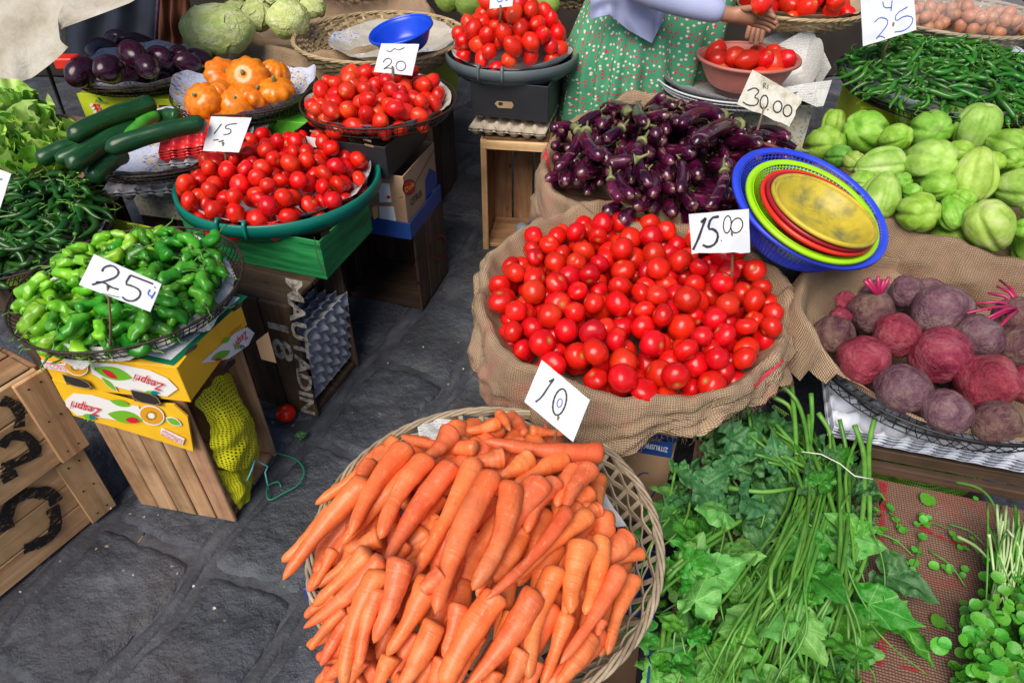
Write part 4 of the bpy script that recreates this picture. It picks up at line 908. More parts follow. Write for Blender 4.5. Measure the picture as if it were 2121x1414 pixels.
for i, (a, b, wd) in enumerate(CL):
    wd = wd / 2.23
    if wd < 8: continue
    dz = 0.
    for it in range(5):
        z1 = z2 = cdome(-.05, .8)
        A = P(*a, .5)
        for _ in range(6): A = P(*a, cdome(A.x, A.y) + dz)
        B = P(*b, .5)
        for _ in range(6): B = P(*b, cdome(B.x, B.y) + dz)
        r_ = wd / 2 * mpp(A); us = np.linspace(.06, .9, 10); X = np.array([A + (B - A) * u for u in us]); rs = r_ * (1 - .55 * us ** 1.5)
        q = cp_.need(X[:, :2], rs, .82); up_ = (q - X[:, 2]).max()
        dz += max(-.03, min(.03, up_)) * .8
        dz = min(dz, .075)
    A.z += 0; cp_.add(X, rs)
    L_ = (B - A).length; tag(carrot_obj(i % 8, A, B, r_), ('long' if L_ > .22 else 'short' if L_ < .13 else 'medium') + (' thick' if r_ > .021 else ' slim') + ' carrot tip ' + ('down-left' if b[0] < a[0] - 40 and b[1] > a[1] + 20 else 'to the front' if b[1] > a[1] + 40 else 'left' if b[0] < a[0] else 'right') + ' in the basket, ' + region(A.x, A.y, -.05, .79, .34), 'carrot', 'carrots in the wicker basket')
# ------------------------------------------------------------------ elongated greens and eggplants
def pod_mesh(name, mats, L, r_, bend, seed, taper=.3, wrink=.05, head=.1, n=9, m=14, headr=.8, mid=0., twist=0.):
    rr = random.Random(seed); V = []; F = []; pts = []
    for i in range(m + 1):
        u = i / m; x = (u - .5) * L; y = bend * L * (1 - (2 * u - 1) ** 2) + twist * L * math.sin(u * 6.3) * .05; pts.append((x, y, twist * L * .04 * math.cos(u * 5)))
        hd = headr + (1 - headr) * min(1, u / .25); e0 = math.sqrt(max(0, 1 - (1 - min(1, u / head)) ** 2)); e1 = math.sqrt(max(.0, 1 - max(0, (u - (1 - taper)) / taper) ** (2.0 if taper < .5 else 1.5)))
        q = max(.04, hd * e0 * e1 * (1 + mid * math.sin(u * math.pi))) * r_
        t_ = Vector((1, -4 * bend * (2 * u - 1), 0)).normalized(); nn = Vector((-t_.y, t_.x, 0))
        for j in range(n):
            a = 2 * math.pi * j / n; k = q * (1 + wrink * nz((math.cos(a) * 1.5, math.sin(a) * 1.5, u * 5), 1.2, seed) + wrink * .22 * math.cos(3 * a + seed))
            V.append(Vector(pts[-1]) + nn * k * math.cos(a) + Vector((0, 0, k * math.sin(a))))
    F = [(i * n + j, (i + 1) * n + j, (i + 1) * n + (j + 1) % n, i * n + (j + 1) % n) for i in range(m) for j in range(n)] + [tuple(range(n)), tuple(m * n + j for j in range(n - 1, -1, -1))]
    return mk(name, V, F, mats), pts
def stem_mesh(name, mat, L, bend, len_, r0, r1, capr, y0=0., seed=0):
    rr = random.Random(seed); x0 = -L / 2; pts = [(x0 + .002, y0, 0), (x0 - len_ * .3, y0 + rr.uniform(-.1, .1) * len_, .1 * len_), (x0 - len_ * .7, y0 + rr.uniform(-.4, .4) * len_, .25 * len_), (x0 - len_, y0 + rr.uniform(-.7, .7) * len_, .5 * len_ * rr.random())]
    mb = MB(); mb.add(*tube(pts, [r0 * 1.3, r0, r1, r1 * 1.2], 6))
    if capr: mb.add(*tube([(x0 - .001, y0, 0), (x0 + capr * .15, y0, 0), (x0 + capr * .75, y0, 0)], [r0 * 1.4, capr * .8, capr * 1.02], 8, False))
    return mb.mesh(name, mat)
CHL = simple('dark_green_chilli', [(.005, .045, .004), (.012, .085, .008), (.03, .14, .012)], 12, .28, .08, 40, (.02, .5))
CHR = simple('green_chilli', [(.008, .075, .006), (.022, .14, .01), (.05, .22, .02)], 12, .28, .08, 40, (.02, .5))
CST = simple('green_stem', [(.05, .17, .02), (.11, .28, .03)], 30, .5, .1, 60, (.02, .4))
GP1 = simple('light_green_pepper', [(.08, .30, .008), (.15, .43, .014), (.28, .56, .03)], 14, .3, .25, 30, (.03, .45))
GP2 = simple('mid_green_pepper', [(.02, .18, .01), (.045, .28, .014), (.10, .38, .025)], 14, .3, .25, 30, (.02, .45))
def heap_pods(name, variants, cx, cy, Rr, zr, hh, N, label, cat, group, cand=7, k=.8, sc=(.85, 1.15), yawf=None, fd=.03, matf=None, rmax=None, pile=None, lim=None, stuff_n=0, reg=None, pw=2., maxt=.7, bias=None):
    dome = dome_fn(cx, cy, Rr, zr, hh, pw); pl = pile or Pile(lambda x, y: dome(x, y) - fd); big = MB(); out = []
    for i in range(N):
        v_ = R.randrange(len(variants)); me, st, sp, rr = variants[v_]; s = R.uniform(*sc); best = None
        for _ in range(cand):
            x, y = disc(cx, cy, Rr * .94)
            if reg and not reg(x, y): continue
            yw = yawf(x, y) if yawf else R.uniform(0, 6.28); bi = R.uniform(*bias) if bias else -9; q = pl.stick(x, y, yw, [(a * s, b * s) for a, b in sp], [r_ * s for r_ in rr], k, dome, True, maxt, bi)
            if best is None or q < best[0]: best = (q, x, y, yw, bi)
        if best is None: continue
        if lim and best[0] > lim: continue
        _, x, y, yw, bi = best; M = pl.stick(x, y, yw, [(a * s, b * s) for a, b in sp], [r_ * s for r_ in rr], k, None, False, maxt, bi) @ Matrix.Scale(s, 4)
        if i % 2: M = M @ Matrix.Rotation(math.pi, 4, 'X') if yawf is None else M @ Matrix.Rotation(R.uniform(-.5, .5), 4, 'X')
        if i < stuff_n:
            big.add([M @ v.co for v in me.vertices], [tuple(p.vertices) for p in me.polygons]); continue
        o = ob(name, me if not matf else me[matf(x, y)], None, None, M); tag(o, (('light ' if matf(x, y) == 0 and o.data is me[0] else '') if matf else '') + label + ' ' + region(x, y, cx, cy, Rr), cat, group)
        if st: ob('stem', R.choice(st), o)
    if stuff_n:
        o = ob(name + '_heap', big.mesh(name + '_heap', variants[0][0].materials[0])); tag(o, 'lower layer of the ' + group, cat, None, 'stuff')
    return pl
def spine(pts, k=5): idx = [round(i * (len(pts) - 1) / (k - 1)) for i in range(k)]; return [(pts[i][0], pts[i][1]) for i in idx]
def chv(mat, seed0, n_, cr=.0082):
    out = []
    for s in range(n_):
        L = .072 + .012 * (s % 3); b = [.0, .10, .2, .05, .28, -.12, .14][s % 7]; me, pts = pod_mesh('chilli', mat, L, cr, b, seed0 + s, .6, .10, .12, 8, 12, .9, 0, 1.)
        out.append((me, [stem_mesh('stem', CST, L, b, .028, .0018, .0011, .0052, 0, seed0 + s + q) for q in range(2)], spine(pts), [.0075, .008, .0075, .0055, .0035]))
    return out
CHLV = chv(CHL, 100, 7); CHRV = chv(CHR, 200, 7, .0072)
heap_pods('chilli', CHLV, -1.44, 1.71, .262, .590, .05, 400, 'dark green chilli in the left-hand wire basket,', 'chilli', 'dark green chillies in the left basket', 4, .8, (.9, 1.3), stuff_n=250, fd=.03)
heap_pods('chilli', CHRV, 1.53, 2.42, .37, .765, .085, 600, 'green chilli in the right-hand black basket,', 'chilli', 'green chillies in the right basket', 4, .8, (.85, 1.25), stuff_n=430, fd=.03)
GPV = []
for s in range(7):
    L = .07 + .01 * (s % 3); b = [.0, .06, .12, .03, -.06, .09, .02][s]
    me1, pts = pod_mesh('green_pepper', GP1, L, .0150, b, 300 + s, .45, .42, .16, 14, 18, .95, .0, 1.5); me2 = me1.copy(); me2.materials[0] = GP2
    GPV.append(((me1, me2), [stem_mesh('stem', CST, L, b, .034, .0024, .0015, .008, 0, 300 + s + q) for q in range(2)], spine(pts), [.0135, .015, .0145, .012, .008]))
class _D(tuple): pass
heap_pods('green_pepper', GPV, -.900, 1.310, .222, .655, .03, 205, 'green pepper in the basket on the kiwi carton,', 'pepper', 'green peppers in the rusty basket', 6, .76, (.72, 1.05), matf=lambda x, y: 0 if x < -.92 + R.uniform(-.07, .07) else 1, fd=.035)
# long eggplants
t = NT('long_eggplant_skin'); v = t.obj((1, 1, 1)); st = t.noise(t.obj((6, 70, 70)), 1., 3); n1 = t.noise(v, 16, 4)
c = t.ramp(n1, [(.3, (.012, .0015, .007)), (.52, (.05, .003, .024)), (.72, (.13, .010, .05))]); c = t.mix(t.ramp(st, [(.60, (0, 0, 0)), (.68, (.45,) * 3)]), c, (.42, .2, .18))
tc = t.n('TexCoord'); sx = t.n('SeparateXYZ'); t.l(tc.outputs['Generated'], sx.inputs[0]); c = t.mix(t.ramp(sx.outputs[0], [(.965, (0, 0, 0)), (1., (.6,) * 3)]), c, (.34, .20, .15))
c = t.vary(c, .02, .5); AUB = t.out(c, t.math('MULTIPLY_ADD', n1, .15, .1), .6, .2)
AUR = None
CAL = simple('pale_calyx', [(.12, .16, .05), (.28, .30, .12)], 40, .6, .2, 60)
AV = []
for s in range(6):
    L = [.16, .19, .14, .20, .13, .17][s]; b = [.0, .08, .04, .14, .0, -.10][s]; rr0 = [.021, .0195, .0235, .019, .022, .020][s]
    me, pts = pod_mesh('long_eggplant', AUB, L, rr0, b, 400 + s, .16, .05, .1, 14, 18, .72, .05)
    AV.append((me, [stem_mesh('calyx', CAL, L, b, .03, .0035, .0028, rr0 * .62, 0, 400 + s + q) for q in range(2)], spine(pts, 7), [rr0 * .7, rr0 * .85, rr0 * .95, rr0, rr0, rr0 * .95, rr0 * .7]))
EC = (.515, 2.12); ed = dome_fn(EC[0], EC[1] - .02, .40, .585, .075, 2.)
pe = Pile(lambda x, y: ed(x, y) - .07)
yf = lambda x, y: math.atan2(-1, (x - .5) * 1.6) + R.uniform(-.45, .45)
pe = heap_pods('long_eggplant', AV, EC[0], EC[1] - .025, .395, .58, .085, 155, 'glossy long eggplant in the red-printed burlap,', 'eggplant', 'long eggplants in the burlap heap', 8, .80, (.85, 1.1), yawf=yf, pile=pe, maxt=.9, bias=(-.1, .55))
# individually placed eggplants on top (photo positions)
Z0 = lambda x, y: (1100 + x / 3.214, y / 3.214)
for pts, wd in [([(310, 860), (285, 1000), (150, 1140)], 68), ([(370, 860), (380, 970), (480, 1050)], 80), ([(750, 930), (700, 1060), (800, 1245)], 82), ([(650, 750), (560, 715), (480, 735)], 92), ([(770, 830), (720, 780), (690, 700)], 80), ([(1300, 770), (1120, 765), (1000, 830)], 84), ([(1400, 830), (1230, 860), (1085, 965)], 100),
                ([(300, 850), (210, 840), (130, 870)], 70), ([(1285, 1130), (1270, 1250), (1170, 1390)], 78), ([(530, 1185), (550, 1270), (600, 1335)], 70), ([(1790, 1000), (1600, 915), (1480, 905)], 70), ([(610, 850), (540, 900), (480, 940)], 75), ([(700, 1060), (590, 1080), (510, 1110)], 90)]:
    q = []
    for a in pts:
        p = P(*Z0(*a), .66)
        for _ in range(5): p = P(*Z0(*a), ed(p.x, p.y) + .055)
        q.append(p)
    A, Mi, B = q; r_ = wd / 3.214 / 2 * mpp(A); 
    bz = [A * (1 - u) ** 2 + (Mi * 2 - (A + B) / 2) * 2 * u * (1 - u) + B * u * u for u in [i / 16 for i in range(17)]]
    zn = pe.need(np.array([[p.x, p.y] for p in bz]), np.full(17, r_), .75); up_ = min(.05, max(-.03, float((zn - np.array([p.z for p in bz])).max())))
    for i in range(17): bz[i] = EYE + (bz[i] - EYE) * ((bz[i].z + up_ - CAMH) / (bz[i].z - CAMH))
    pe.add(np.array([list(p) for p in bz[::3]]), np.full(6, r_))
    rs = [r_ * min(1, .35 + u * 2.2) * math.sqrt(max(.03, 1 - max(0, (u - .85) / .15) ** 2)) for u in [i / 16 for i in range(17)]]; V, F, uv = tube(bz, rs, 14)
    o = ob('long_eggplant', mk('long_eggplant', [v_ - A for v_ in V], F, AUB), None, A); tag(o, 'large purple eggplant on top of the burlap heap, ' + region(A.x, A.y, *EC, .37), 'eggplant', 'long eggplants in the burlap heap')
    dd = (bz[0] - bz[2]).normalized(); V, F, uv = tube([bz[1] - A, bz[0] - A, bz[0] - A + dd * .012 + Vector((0, 0, .004)), bz[0] - A + dd * .035 + Vector((0, 0, .012))], [r_ * .95, r_ * .62, .0045, .0035], 8); ob('calyx', mk('calyx', V, F, CAL), o)
# ------------------------------------------------------------------ round fruit from photo positions
def lump(name, mat, fn, n=28, m=20, R0=1.):
    V = []; F = []
    for i in range(m + 1):
        th = math.pi * i / m
        for j in range(n):
            a = 2 * math.pi * j / n; d = Vector((math.sin(th) * math.cos(a), math.sin(th) * math.sin(a), math.cos(th))); V.append(fn(d, th, a) * R0)
    F = [(i * n + j, (i + 1) * n + j, (i + 1) * n + (j + 1) % n, i * n + (j + 1) % n) for i in range(m) for j in range(n)]
    return mk(name, V, F, mat)
def axisM(p, ax, s, spin=0.): return Matrix.Translation(p) @ Vector(ax).to_track_quat('Z', 'Y').to_matrix().to_4x4() @ Matrix.Rotation(spin, 4, 'Z') @ Matrix.Scale(s, 4)
# chayote: pear with deep furrows; +z = wide blossom end
def chay(seed):
    rr = random.Random(seed); ph = rr.uniform(0, 6)
    def fn(d, th, a):
        w_ = 1 - .32 * (.5 - .5 * math.cos(th)) ** 1.6
        k = sum(-dp * math.exp(-(((a - p + math.pi) % (2 * math.pi) - math.pi) / .15) ** 2) for p, dp in [(ph, .19), (ph + 1.3, .14), (ph + 2.5, .18), (ph + 3.8, .16), (ph + 5.0, .14)])
        k *= max(0, math.sin(th)) ** .6 * .9 + .1; pr = .05 * nz(d, 1.6, seed) + .03 * nz((d.x, d.y, d.z * .35), 4.5, seed)
        q = w_ * (1 + k + pr); dim = -.16 * math.exp(-(th / .3) ** 2)
        return Vector((d.x * q, d.y * q, d.z * 1.22 * (1 + pr) + dim))
    return fn
def chmat(name, a, b, c3):
    t = NT(name); v = t.obj(); n1 = t.noise(v, 1.5, 5); c = t.ramp(n1, [(.35, a), (.52, b), (.66, c3)]); n2 = t.noise(v, 6, 7, .75)
    c = t.mix(t.ramp(n2, [(.66, (0, 0, 0)), (.74, (.5,) * 3)]), c, (.30, .20, .07)); c = t.vary(c, .03, .25); t.bump(t.noise(v, 5, 4), .22, .012); return t.out(c, .48, .35)
CY1 = chmat('chayote_pale', (.23, .39, .05), (.33, .51, .09), (.46, .58, .20)); CY2 = chmat('chayote_green', (.16, .36, .025), (.24, .46, .05), (.34, .54, .11)); CY3 = chmat('chayote_dark', (.05, .20, .02), (.09, .28, .03), (.14, .34, .05))
CYM = {m_: [lump('chayote', m_, chay(s + 31 * q), 64, 32) for s in range(4)] for q, m_ in enumerate((CY1, CY2, CY3))}
chy = [(785, 960, 290, 220, 2, 'f'), (850, 830, 220, 120, 2, 'b'), (1080, 880, 290, 270, 2, 'l'), (1200, 770, 180, 150, 2, 'b'), (1330, 790, 150, 120, 2, 'b'), (1260, 920, 240, 150, 2, 'f'), (1510, 860, 300, 230, 2, 'f'), (1800, 880, 265, 320, 1, 'D'),
       (1680, 780, 180, 150, 1, 'b'), (1780, 700, 230, 90, 1, 'b'), (2060, 790, 190, 200, 2, 'f'), (1990, 960, 270, 210, 2, 'f'), (1010, 1070, 130, 160, 1, 'f'), (1180, 1090, 310, 210, 1, 'L'), (1480, 1120, 330, 320, 1, 'f'), (1770, 1195, 285, 310, 1, 'd'),
       (2040, 1250, 250, 300, 1, 'f'), (1240, 1310, 290, 260, 1, 'd'), (1475, 1400, 300, 250, 2, 'f'), (1870, 1475, 330, 290, 1, 'R'), (1670, 1430, 160, 230, 2, 'd'), (1680, 1010, 150, 180, 2, 'f'), (920, 1050, 170, 150, 3, 'f'), (1040, 1220, 170, 160, 2, 'f'),
       (1330, 1230, 110, 150, 2, 'f'), (1650, 1300, 170, 150, 2, 'f'), (2060, 1075, 180, 150, 2, 'f'), (2060, 1490, 160, 160, 2, 'f'), (1900, 1090, 150, 160, 2, 'f'), (1400, 1250, 120, 120, 2, 'f'), (2180, 940, 250, 240, 2, 'f'), (2200, 1150, 260, 260, 1, 'f'), (2200, 1420, 280, 260, 1, 'f'), (1550, 1250, 210, 210, 2, 'f')]
chd = dome_fn(1.50, 1.99, .47, .63, .10)
def put_fruit(items, domef, meshes_of, name, label, cat, group, ox, oy, s=3.214, zoff=0., k=.9, axes=None, iters=40, size=1., lowk=None):
    C_ = []; rr = []
    for it in items:
        px, py = ox + it[0] / s, oy + it[1] / s; p = P(px, py, .65)
        for _ in range(6): p = P(px, py, domef(p.x, p.y) + zoff)
        C_.append(np.array(p)); rr.append(math.sqrt(it[2] * it[3]) / s / 2 * mpp(p) * size)
    C_ = np.array(C_); rr = np.array(rr); C0 = C_.copy()
    for _ in range(iters):
        D = C_[:, None] - C_[None]; L = np.sqrt((D ** 2).sum(2)) + np.eye(len(rr)); ov = np.maximum(0, (rr[:, None] + rr[None]) * k - L) * (1 - np.eye(len(rr)))
        C_ += (D / L[..., None] * ov[..., None]).sum(1) * .3; C_ += (C0 - C_) * .03
    res = []
    for i, it in enumerate(items):
        res.append((Vector(C_[i]), rr[i]))
    return res
AX = {'f': (.1, -.8, .25), 'd': (0, -.7, -.6), 'D': (.05, .3, .95), 'b': (0, .5, .8), 'l': (-.6, -.5, .5), 'L': (.9, -.3, .1), 'R': (-.6, .3, .6)}
for i, ((p, r_), it) in enumerate(zip(put_fruit(chy, chd, None, 'chayote', '', '', '', 1461, 0, k=.98), chy)):
    ax = Vector(AX[it[5]]) + Vector((R.uniform(-.25, .25), R.uniform(-.25, .25), R.uniform(-.2, .2))); m_ = (CY1, CY2, CY3)[it[4] - 1]
    tag(ob('chayote', CYM[m_][i % 4], None, None, axisM(p, ax, r_ * 1.05, R.uniform(0, 6))), ('pale', 'mid-green', 'dark green')[it[4] - 1] + (' large' if it[2] * it[3] > 60000 else ' small') + ' chayote in the burlap sack, ' + region(p.x, p.y, 1.5, 1.98, .45), 'chayote', 'chayotes in the burlap sack')
for i in range(16):
    x, y = disc(1.50, 1.95, .36); tag(ob('chayote', CYM[CY2][i % 4], None, None, axisM((x, y, chd(x, y) - .12), (R.uniform(-1, 1), -1, R.uniform(-.5, .5)), .066)), 'shadowed chayote under the top layer in the burlap sack', 'chayote', 'chayotes in the burlap sack')
# beets
def beetm(name, a, b, c3):
    t = NT(name); v = t.obj(); n1 = t.noise(v, 1.3, 7, .7, .5); n2 = t.noise(v, 9, 7, .75); c = t.ramp(n1, [(.36, a), (.5, b), (.62, c3)]); c = t.mix(t.ramp(t.noise(v, 2.4, 8, .75, .6), [(.54, (0, 0, 0)), (.72, (.5,) * 3)]), c, (.19, .12, .09)); c = t.mix(t.ramp(n2, [(.30, (.6,) * 3), (.38, (0, 0, 0))]), c, (.06, .02, .03))
    bb = t.bump(n2, .5, .03); t.bump(t.noise(v, 3, 5), .4, .05, bb); t.rnd = t.n('ObjectInfo').outputs['Random']; return t.out(t.vary(c, .01, .2), t.math('MULTIPLY_ADD', n1, .5, .15), .45)
BR = beetm('red_beet_skin', (.17, .010, .028), (.30, .030, .06), (.38, .09, .11)); BP = beetm('purple_grey_beet_skin', (.10, .035, .06), (.19, .09, .12), (.27, .17, .17)); BB = beetm('brown_beet_skin', (.07, .02, .03), (.15, .065, .07), (.22, .14, .10))
def beetf(seed, tail=.25):
    def fn(d, th, a):
        q = 1 + .15 * nz(d, 1.3, seed) + .03 * nz(d, 4, seed); z = d.z * .93; z -= tail * math.exp(-((math.pi - th) / .22) ** 2); z += .10 * math.exp(-(th / .3) ** 2); return Vector((d.x * q, d.y * q, z * q))
    return fn
BM = {m_: [lump('beetroot', m_, beetf(s + q * 9, [.1, .3, .2][s])) for s in range(3)] for q, m_ in enumerate((BR, BP, BB))}
BI = [(860, 1250, 250, 240, BB, 'brownish beetroot at the left end of the beet basket'), (1130, 1150, 285, 300, BB, 'brown-topped beetroot with cut pink stalks'), (1260, 1240, 310, 250, BR, 'smooth red beetroot in front of the one with cut stalks'), (1560, 1100, 390, 330, BP, 'largest beetroot, greyish purple, in the middle of the back row'),
      (1380, 1000, 230, 190, BP, 'purple beetroot half hidden behind the largest one'), (1058, 1440, 345, 300, BR, 'bright red beetroot at the front left'), (1545, 1390, 375, 320, BR, 'pinkish red beetroot in front of the largest beetroot'), (1850, 1570, 385, 340, BR, 'pink-red beetroot with pointed tip towards the right'),
      (1337, 1635, 365, 290, BP, 'grey-purple oval beetroot at the front edge of the basket'), (1585, 1765, 320, 260, BP, 'dark purple beetroot low at the basket front'), (1925, 1825, 350, 220, BB, 'dull brown-red beetroot at the lower right rim'), (1815, 1270, 290, 270, BP, 'rough purple-brown beetroot right of the largest one'),
      (2060, 1150, 290, 260, BB, 'beetroot with long pink stalks at the right edge'), (2075, 1350, 280, 300, BB, 'plum-coloured beetroot at the right edge below the stalks'), (970, 1060, 140, 130, BR, 'small dark red beetroot at the back left'), (2120, 1600, 240, 260, BR, 'red beetroot cut off by the right edge of the photo'), (900, 1160, 150, 120, BR, 'dark red beetroot wedged behind the brownish left one')]
bd = dome_fn(1.06, 1.33, .34, .53, .05)
bres = put_fruit(BI, bd, None, '', '', '', '', 1461, 300, k=.86, iters=25, size=1.07)
BOBJ = []
for i, ((p, r_), it) in enumerate(zip(bres, BI)):
    ax = (R.uniform(-.5, .5), R.uniform(-.9, .3), R.uniform(.2, 1)) if i not in (1, 7, 12) else {1: (.05, .1, 1), 7: (-.9, .2, .4), 12: (-.75, .5, .5)}[i]
    if i in (3, 5, 2): ax = (.1, -.8, .6)
    o = ob('beetroot', BM[it[4]][i % 3], None, None, axisM(p, ax, r_, R.uniform(0, 6))); tag(o, it[5], 'beetroot', 'beetroots in the black wire basket'); BOBJ.append(o)
for i in range(14):
    x, y = disc(1.08, 1.33, .24); tag(ob('beetroot', BM[BP][i % 3], None, None, axisM((x, y, .475), (R.uniform(-1, 1), -1, .4), .045)), 'shadowed beetroot under the top layer', 'beetroot', 'beetroots in the black wire basket')
STK = simple('pink_beet_stalk', [(.32, .006, .06), (.50, .03, .13)], 40, .35, .1, 60)
for (x, y) in [(1060, 905), (1085, 890), (1150, 878), (1225, 880), (1190, 900)]:
    A = BOBJ[1].matrix_basis.translation + Vector((0, 0, bres[1][1] * .9)); B = PY(1461 + x / 3.214, 300 + y / 3.214, A.y + .01); V, F, uv = tube([A, A * .4 + B * .6, B], [.006, .005, .0045], 8); M = BOBJ[1].matrix_basis.inverted(); ob('stalk', mk('stalk', [M @ v_ for v_ in V], F, STK), BOBJ[1])
for i, (x, y) in enumerate([(1960, 900), (1880, 985), (1940, 940), (1800, 1055), (1740, 1120), (1880, 1150), (1860, 1185), (1930, 1240)]):
    A = BOBJ[12].matrix_basis.translation + Vector((.0, .0, bres[12][1] * .6)); B = P(1461 + x / 3.214, 300 + y / 3.214, .60 + .01 * (i % 3)); V, F, uv = tube([A, A * .45 + B * .55 + Vector((0, 0, .01)), B], [.005, .004, .003], 7); M = BOBJ[12].matrix_basis.inverted(); ob('stalk', mk('stalk', [M @ v_ for v_ in V], F, STK), BOBJ[12])
# burlap cloth in the beet basket (raised flap at the back left)
def cloth_dish(cx, cy, zr, Rr, depth, label, mat, hf, seed, name='burlap_cloth'):
    n = 160; prof = [0, .35, .65, .85, .95, 1.]; V = []; F = []; uv = []; M_ = 9
    for j in range(n):
        a = 2 * math.pi * j / n; c, s = math.cos(a), math.sin(a); h, over = hf(a); pts = [(Rr * q * .965, zr - depth * (1 - max(0, (q - .7) / .3) ** 1.3)) for q in prof]
        for i in range(1, M_ + 1):
            u = i / M_; pts.append((Rr * .965 + over * u ** 1.1 + .010 * math.sin(11 * a) * u, zr + h * math.sin(min(1, u * 1.9) * math.pi / 2) - (h + over * .8 + (.0 if over < .05 else .06)) * max(0, u - .45) ** 1.2 * 1.6 * (1 if over > .03 else 0)))
        L = 0; last = None
        for r_, z in pts:
            if last: L += math.hypot(r_ - last[0], z - last[1])
            last = (r_, z); k = .014 * nz((r_ * c * 3, r_ * s * 3, z * 3), 2.5, seed) + .005 * nz((r_ * c, r_ * s, z), 18, seed); V.append(((r_ + k * .6) * c, (r_ + k * .6) * s, z + k)); uv.append((a * Rr, L))
    m = len(prof) + M_
    for j in range(n):
        for i in range(m - 1): F.append((j * m + i, ((j + 1) % n) * m + i, ((j + 1) % n) * m + i + 1, j * m + i + 1))
    return tag(ob(name, mk(name, V, F, mat, True, uv), None, (cx, cy, 0)), label, 'sackcloth')
cloth_dish(1.077, 1.312, .50, .335, .07, 'burlap cloth lining the beetroot basket with a raised flap at left', BUR, lambda a: (.015 + .085 * angf(a, 135, 55) ** .7 + .03 * angf(a, 185, 35), .012 + .085 * angf(a, 160, 50) ** .8), 3.)
# round eggplants
t = NT('round_eggplant_skin'); v = t.obj(); n1 = t.noise(v, 6, 4); c = t.ramp(n1, [(.3, (.012, .003, .012)), (.6, (.035, .005, .022)), (.8, (.07, .015, .03))])
c = t.mix(t.ramp(t.noise(v, 9, 6, .7), [(.62, (0, 0, 0)), (.7, (.7,) * 3)]), c, (.30, .15, .08)); t.rnd = t.n('ObjectInfo').outputs['Random']; AUR = t.out(t.vary(c, .02, .4), .24, .45)
RE = [lump('round_eggplant', AUR, (lambda s: lambda d, th, a: Vector((d.x, d.y, d.z * (1.4 + .12 * s))) * (1 + .04 * nz(d, 1.5, s)))(s)) for s in range(3)]
EI = [(168, 150, 54, 44), (218, 115, 72, 48), (274, 112, 50, 46), (226, 143, 58, 42), (255, 150, 48, 40), (305, 138, 54, 34), (348, 153, 54, 30), (205, 168, 50, 38), (280, 175, 46, 34), (310, 165, 40, 28), (240, 86, 56, 28), (286, 97, 70, 32), (389, 130, 45, 28), (414, 122, 40, 30), (372, 112, 40, 26), (330, 120, 60, 30), (250, 175, 40, 30), (340, 172, 44, 26), (390, 148, 50, 24)]
rd = dome_fn(-1.46, 2.68, .28, .735, .08)
for i, ((p, r_), it) in enumerate(zip(put_fruit(EI, rd, None, '', '', '', '', 0, 0, 1., k=.86), EI)):
    o = ob('round_eggplant', RE[i % 3], None, None, axisM(p, (R.uniform(-1, 1), -R.uniform(.2, 1), R.uniform(-.2, .6)), r_ * 1.12)); tag(o, ('large' if it[2] > 54 else 'medium' if it[2] > 45 else 'small') + ' dark round eggplant in the wire basket, ' + region(p.x, p.y, -1.43, 2.7, .25), 'eggplant', 'round eggplants in the wire basket')
    ob('calyx', mk('calyx', *tube([(0, 0, -1.05), (0, 0, -1.28), (.05, 0, -1.5), (.15, 0, -1.9)], [.62, .3, .12, .09], 9)[:2], CAL), o)
# pattypans
t = NT('orange_squash_skin'); v = t.obj(); c = t.ramp(t.noise(v, 5, 4), [(.3, (.62, .13, .003)), (.55, (.78, .21, .004)), (.78, (.82, .30, .012))]); c = t.mix(t.ramp(t.noise(v, 12, 5), [(.68, (0, 0, 0)), (.76, (.6,) * 3)]), c, (.25, .22, .05)); ORG = t.out(t.vary(c, .01, .12), .3, .5, .15)
PM = [lump('pattypan_squash', ORG, (lambda s: lambda d, th, a: Vector((d.x * (1 + .055 * math.sin(th) ** 2 * math.cos((9 + s) * a)), d.y * (1 + .055 * math.sin(th) ** 2 * math.cos((9 + s) * a)), d.z * (.62 + .12 * s) - .12 * math.exp(-(th / .25) ** 2))))(s), 60, 20) for s in range(3)]
PI_ = [(463, 158, 58, 58, 'upright orange pattypan at the back left of the heap', (.6, -.5, .6)), (514, 164, 74, 62, 'scalloped orange pattypan facing the viewer on top of the heap', (.0, -.75, .65)), (570, 152, 60, 36, 'orange pattypan at the back right of the heap', (.4, .2, 1)), (572, 188, 78, 44, 'flat orange pattypan lying at the right of the heap', (.05, -.1, 1)),
       (432, 214, 62, 56, 'orange pattypan with a greenish grey scar at the front left', (-.2, -.7, .8)), (488, 214, 66, 54, 'smooth orange pattypan at the front centre', (.3, -.6, .8)), (523, 200, 50, 44, 'orange pattypan behind the smooth front one', (.5, .1, .8)), (447, 236, 56, 34, 'orange pattypan peeking over the front rim', (0, -.3, 1)), (452, 196, 40, 40, 'small orange pattypan between the left ones', (-.4, 0, .8))]
pd = dome_fn(-.97, 2.46, .25, .735, .045)
for i, ((p, r_), it) in enumerate(zip(put_fruit([x[:4] for x in PI_], pd, None, '', '', '', '', 0, 0, 1., k=.8), PI_)):
    o = ob('pattypan_squash', PM[i % 3], None, None, axisM(p, it[5], r_ * 1.32, i)); tag(o, it[4], 'squash', 'orange squashes in the basket')
    ob('stem', mk('stem', *tube([(0, 0, .5), (0, 0, .72), (.05, 0, .8)], [.13, .09, .1], 6)[:2], CAL), o)
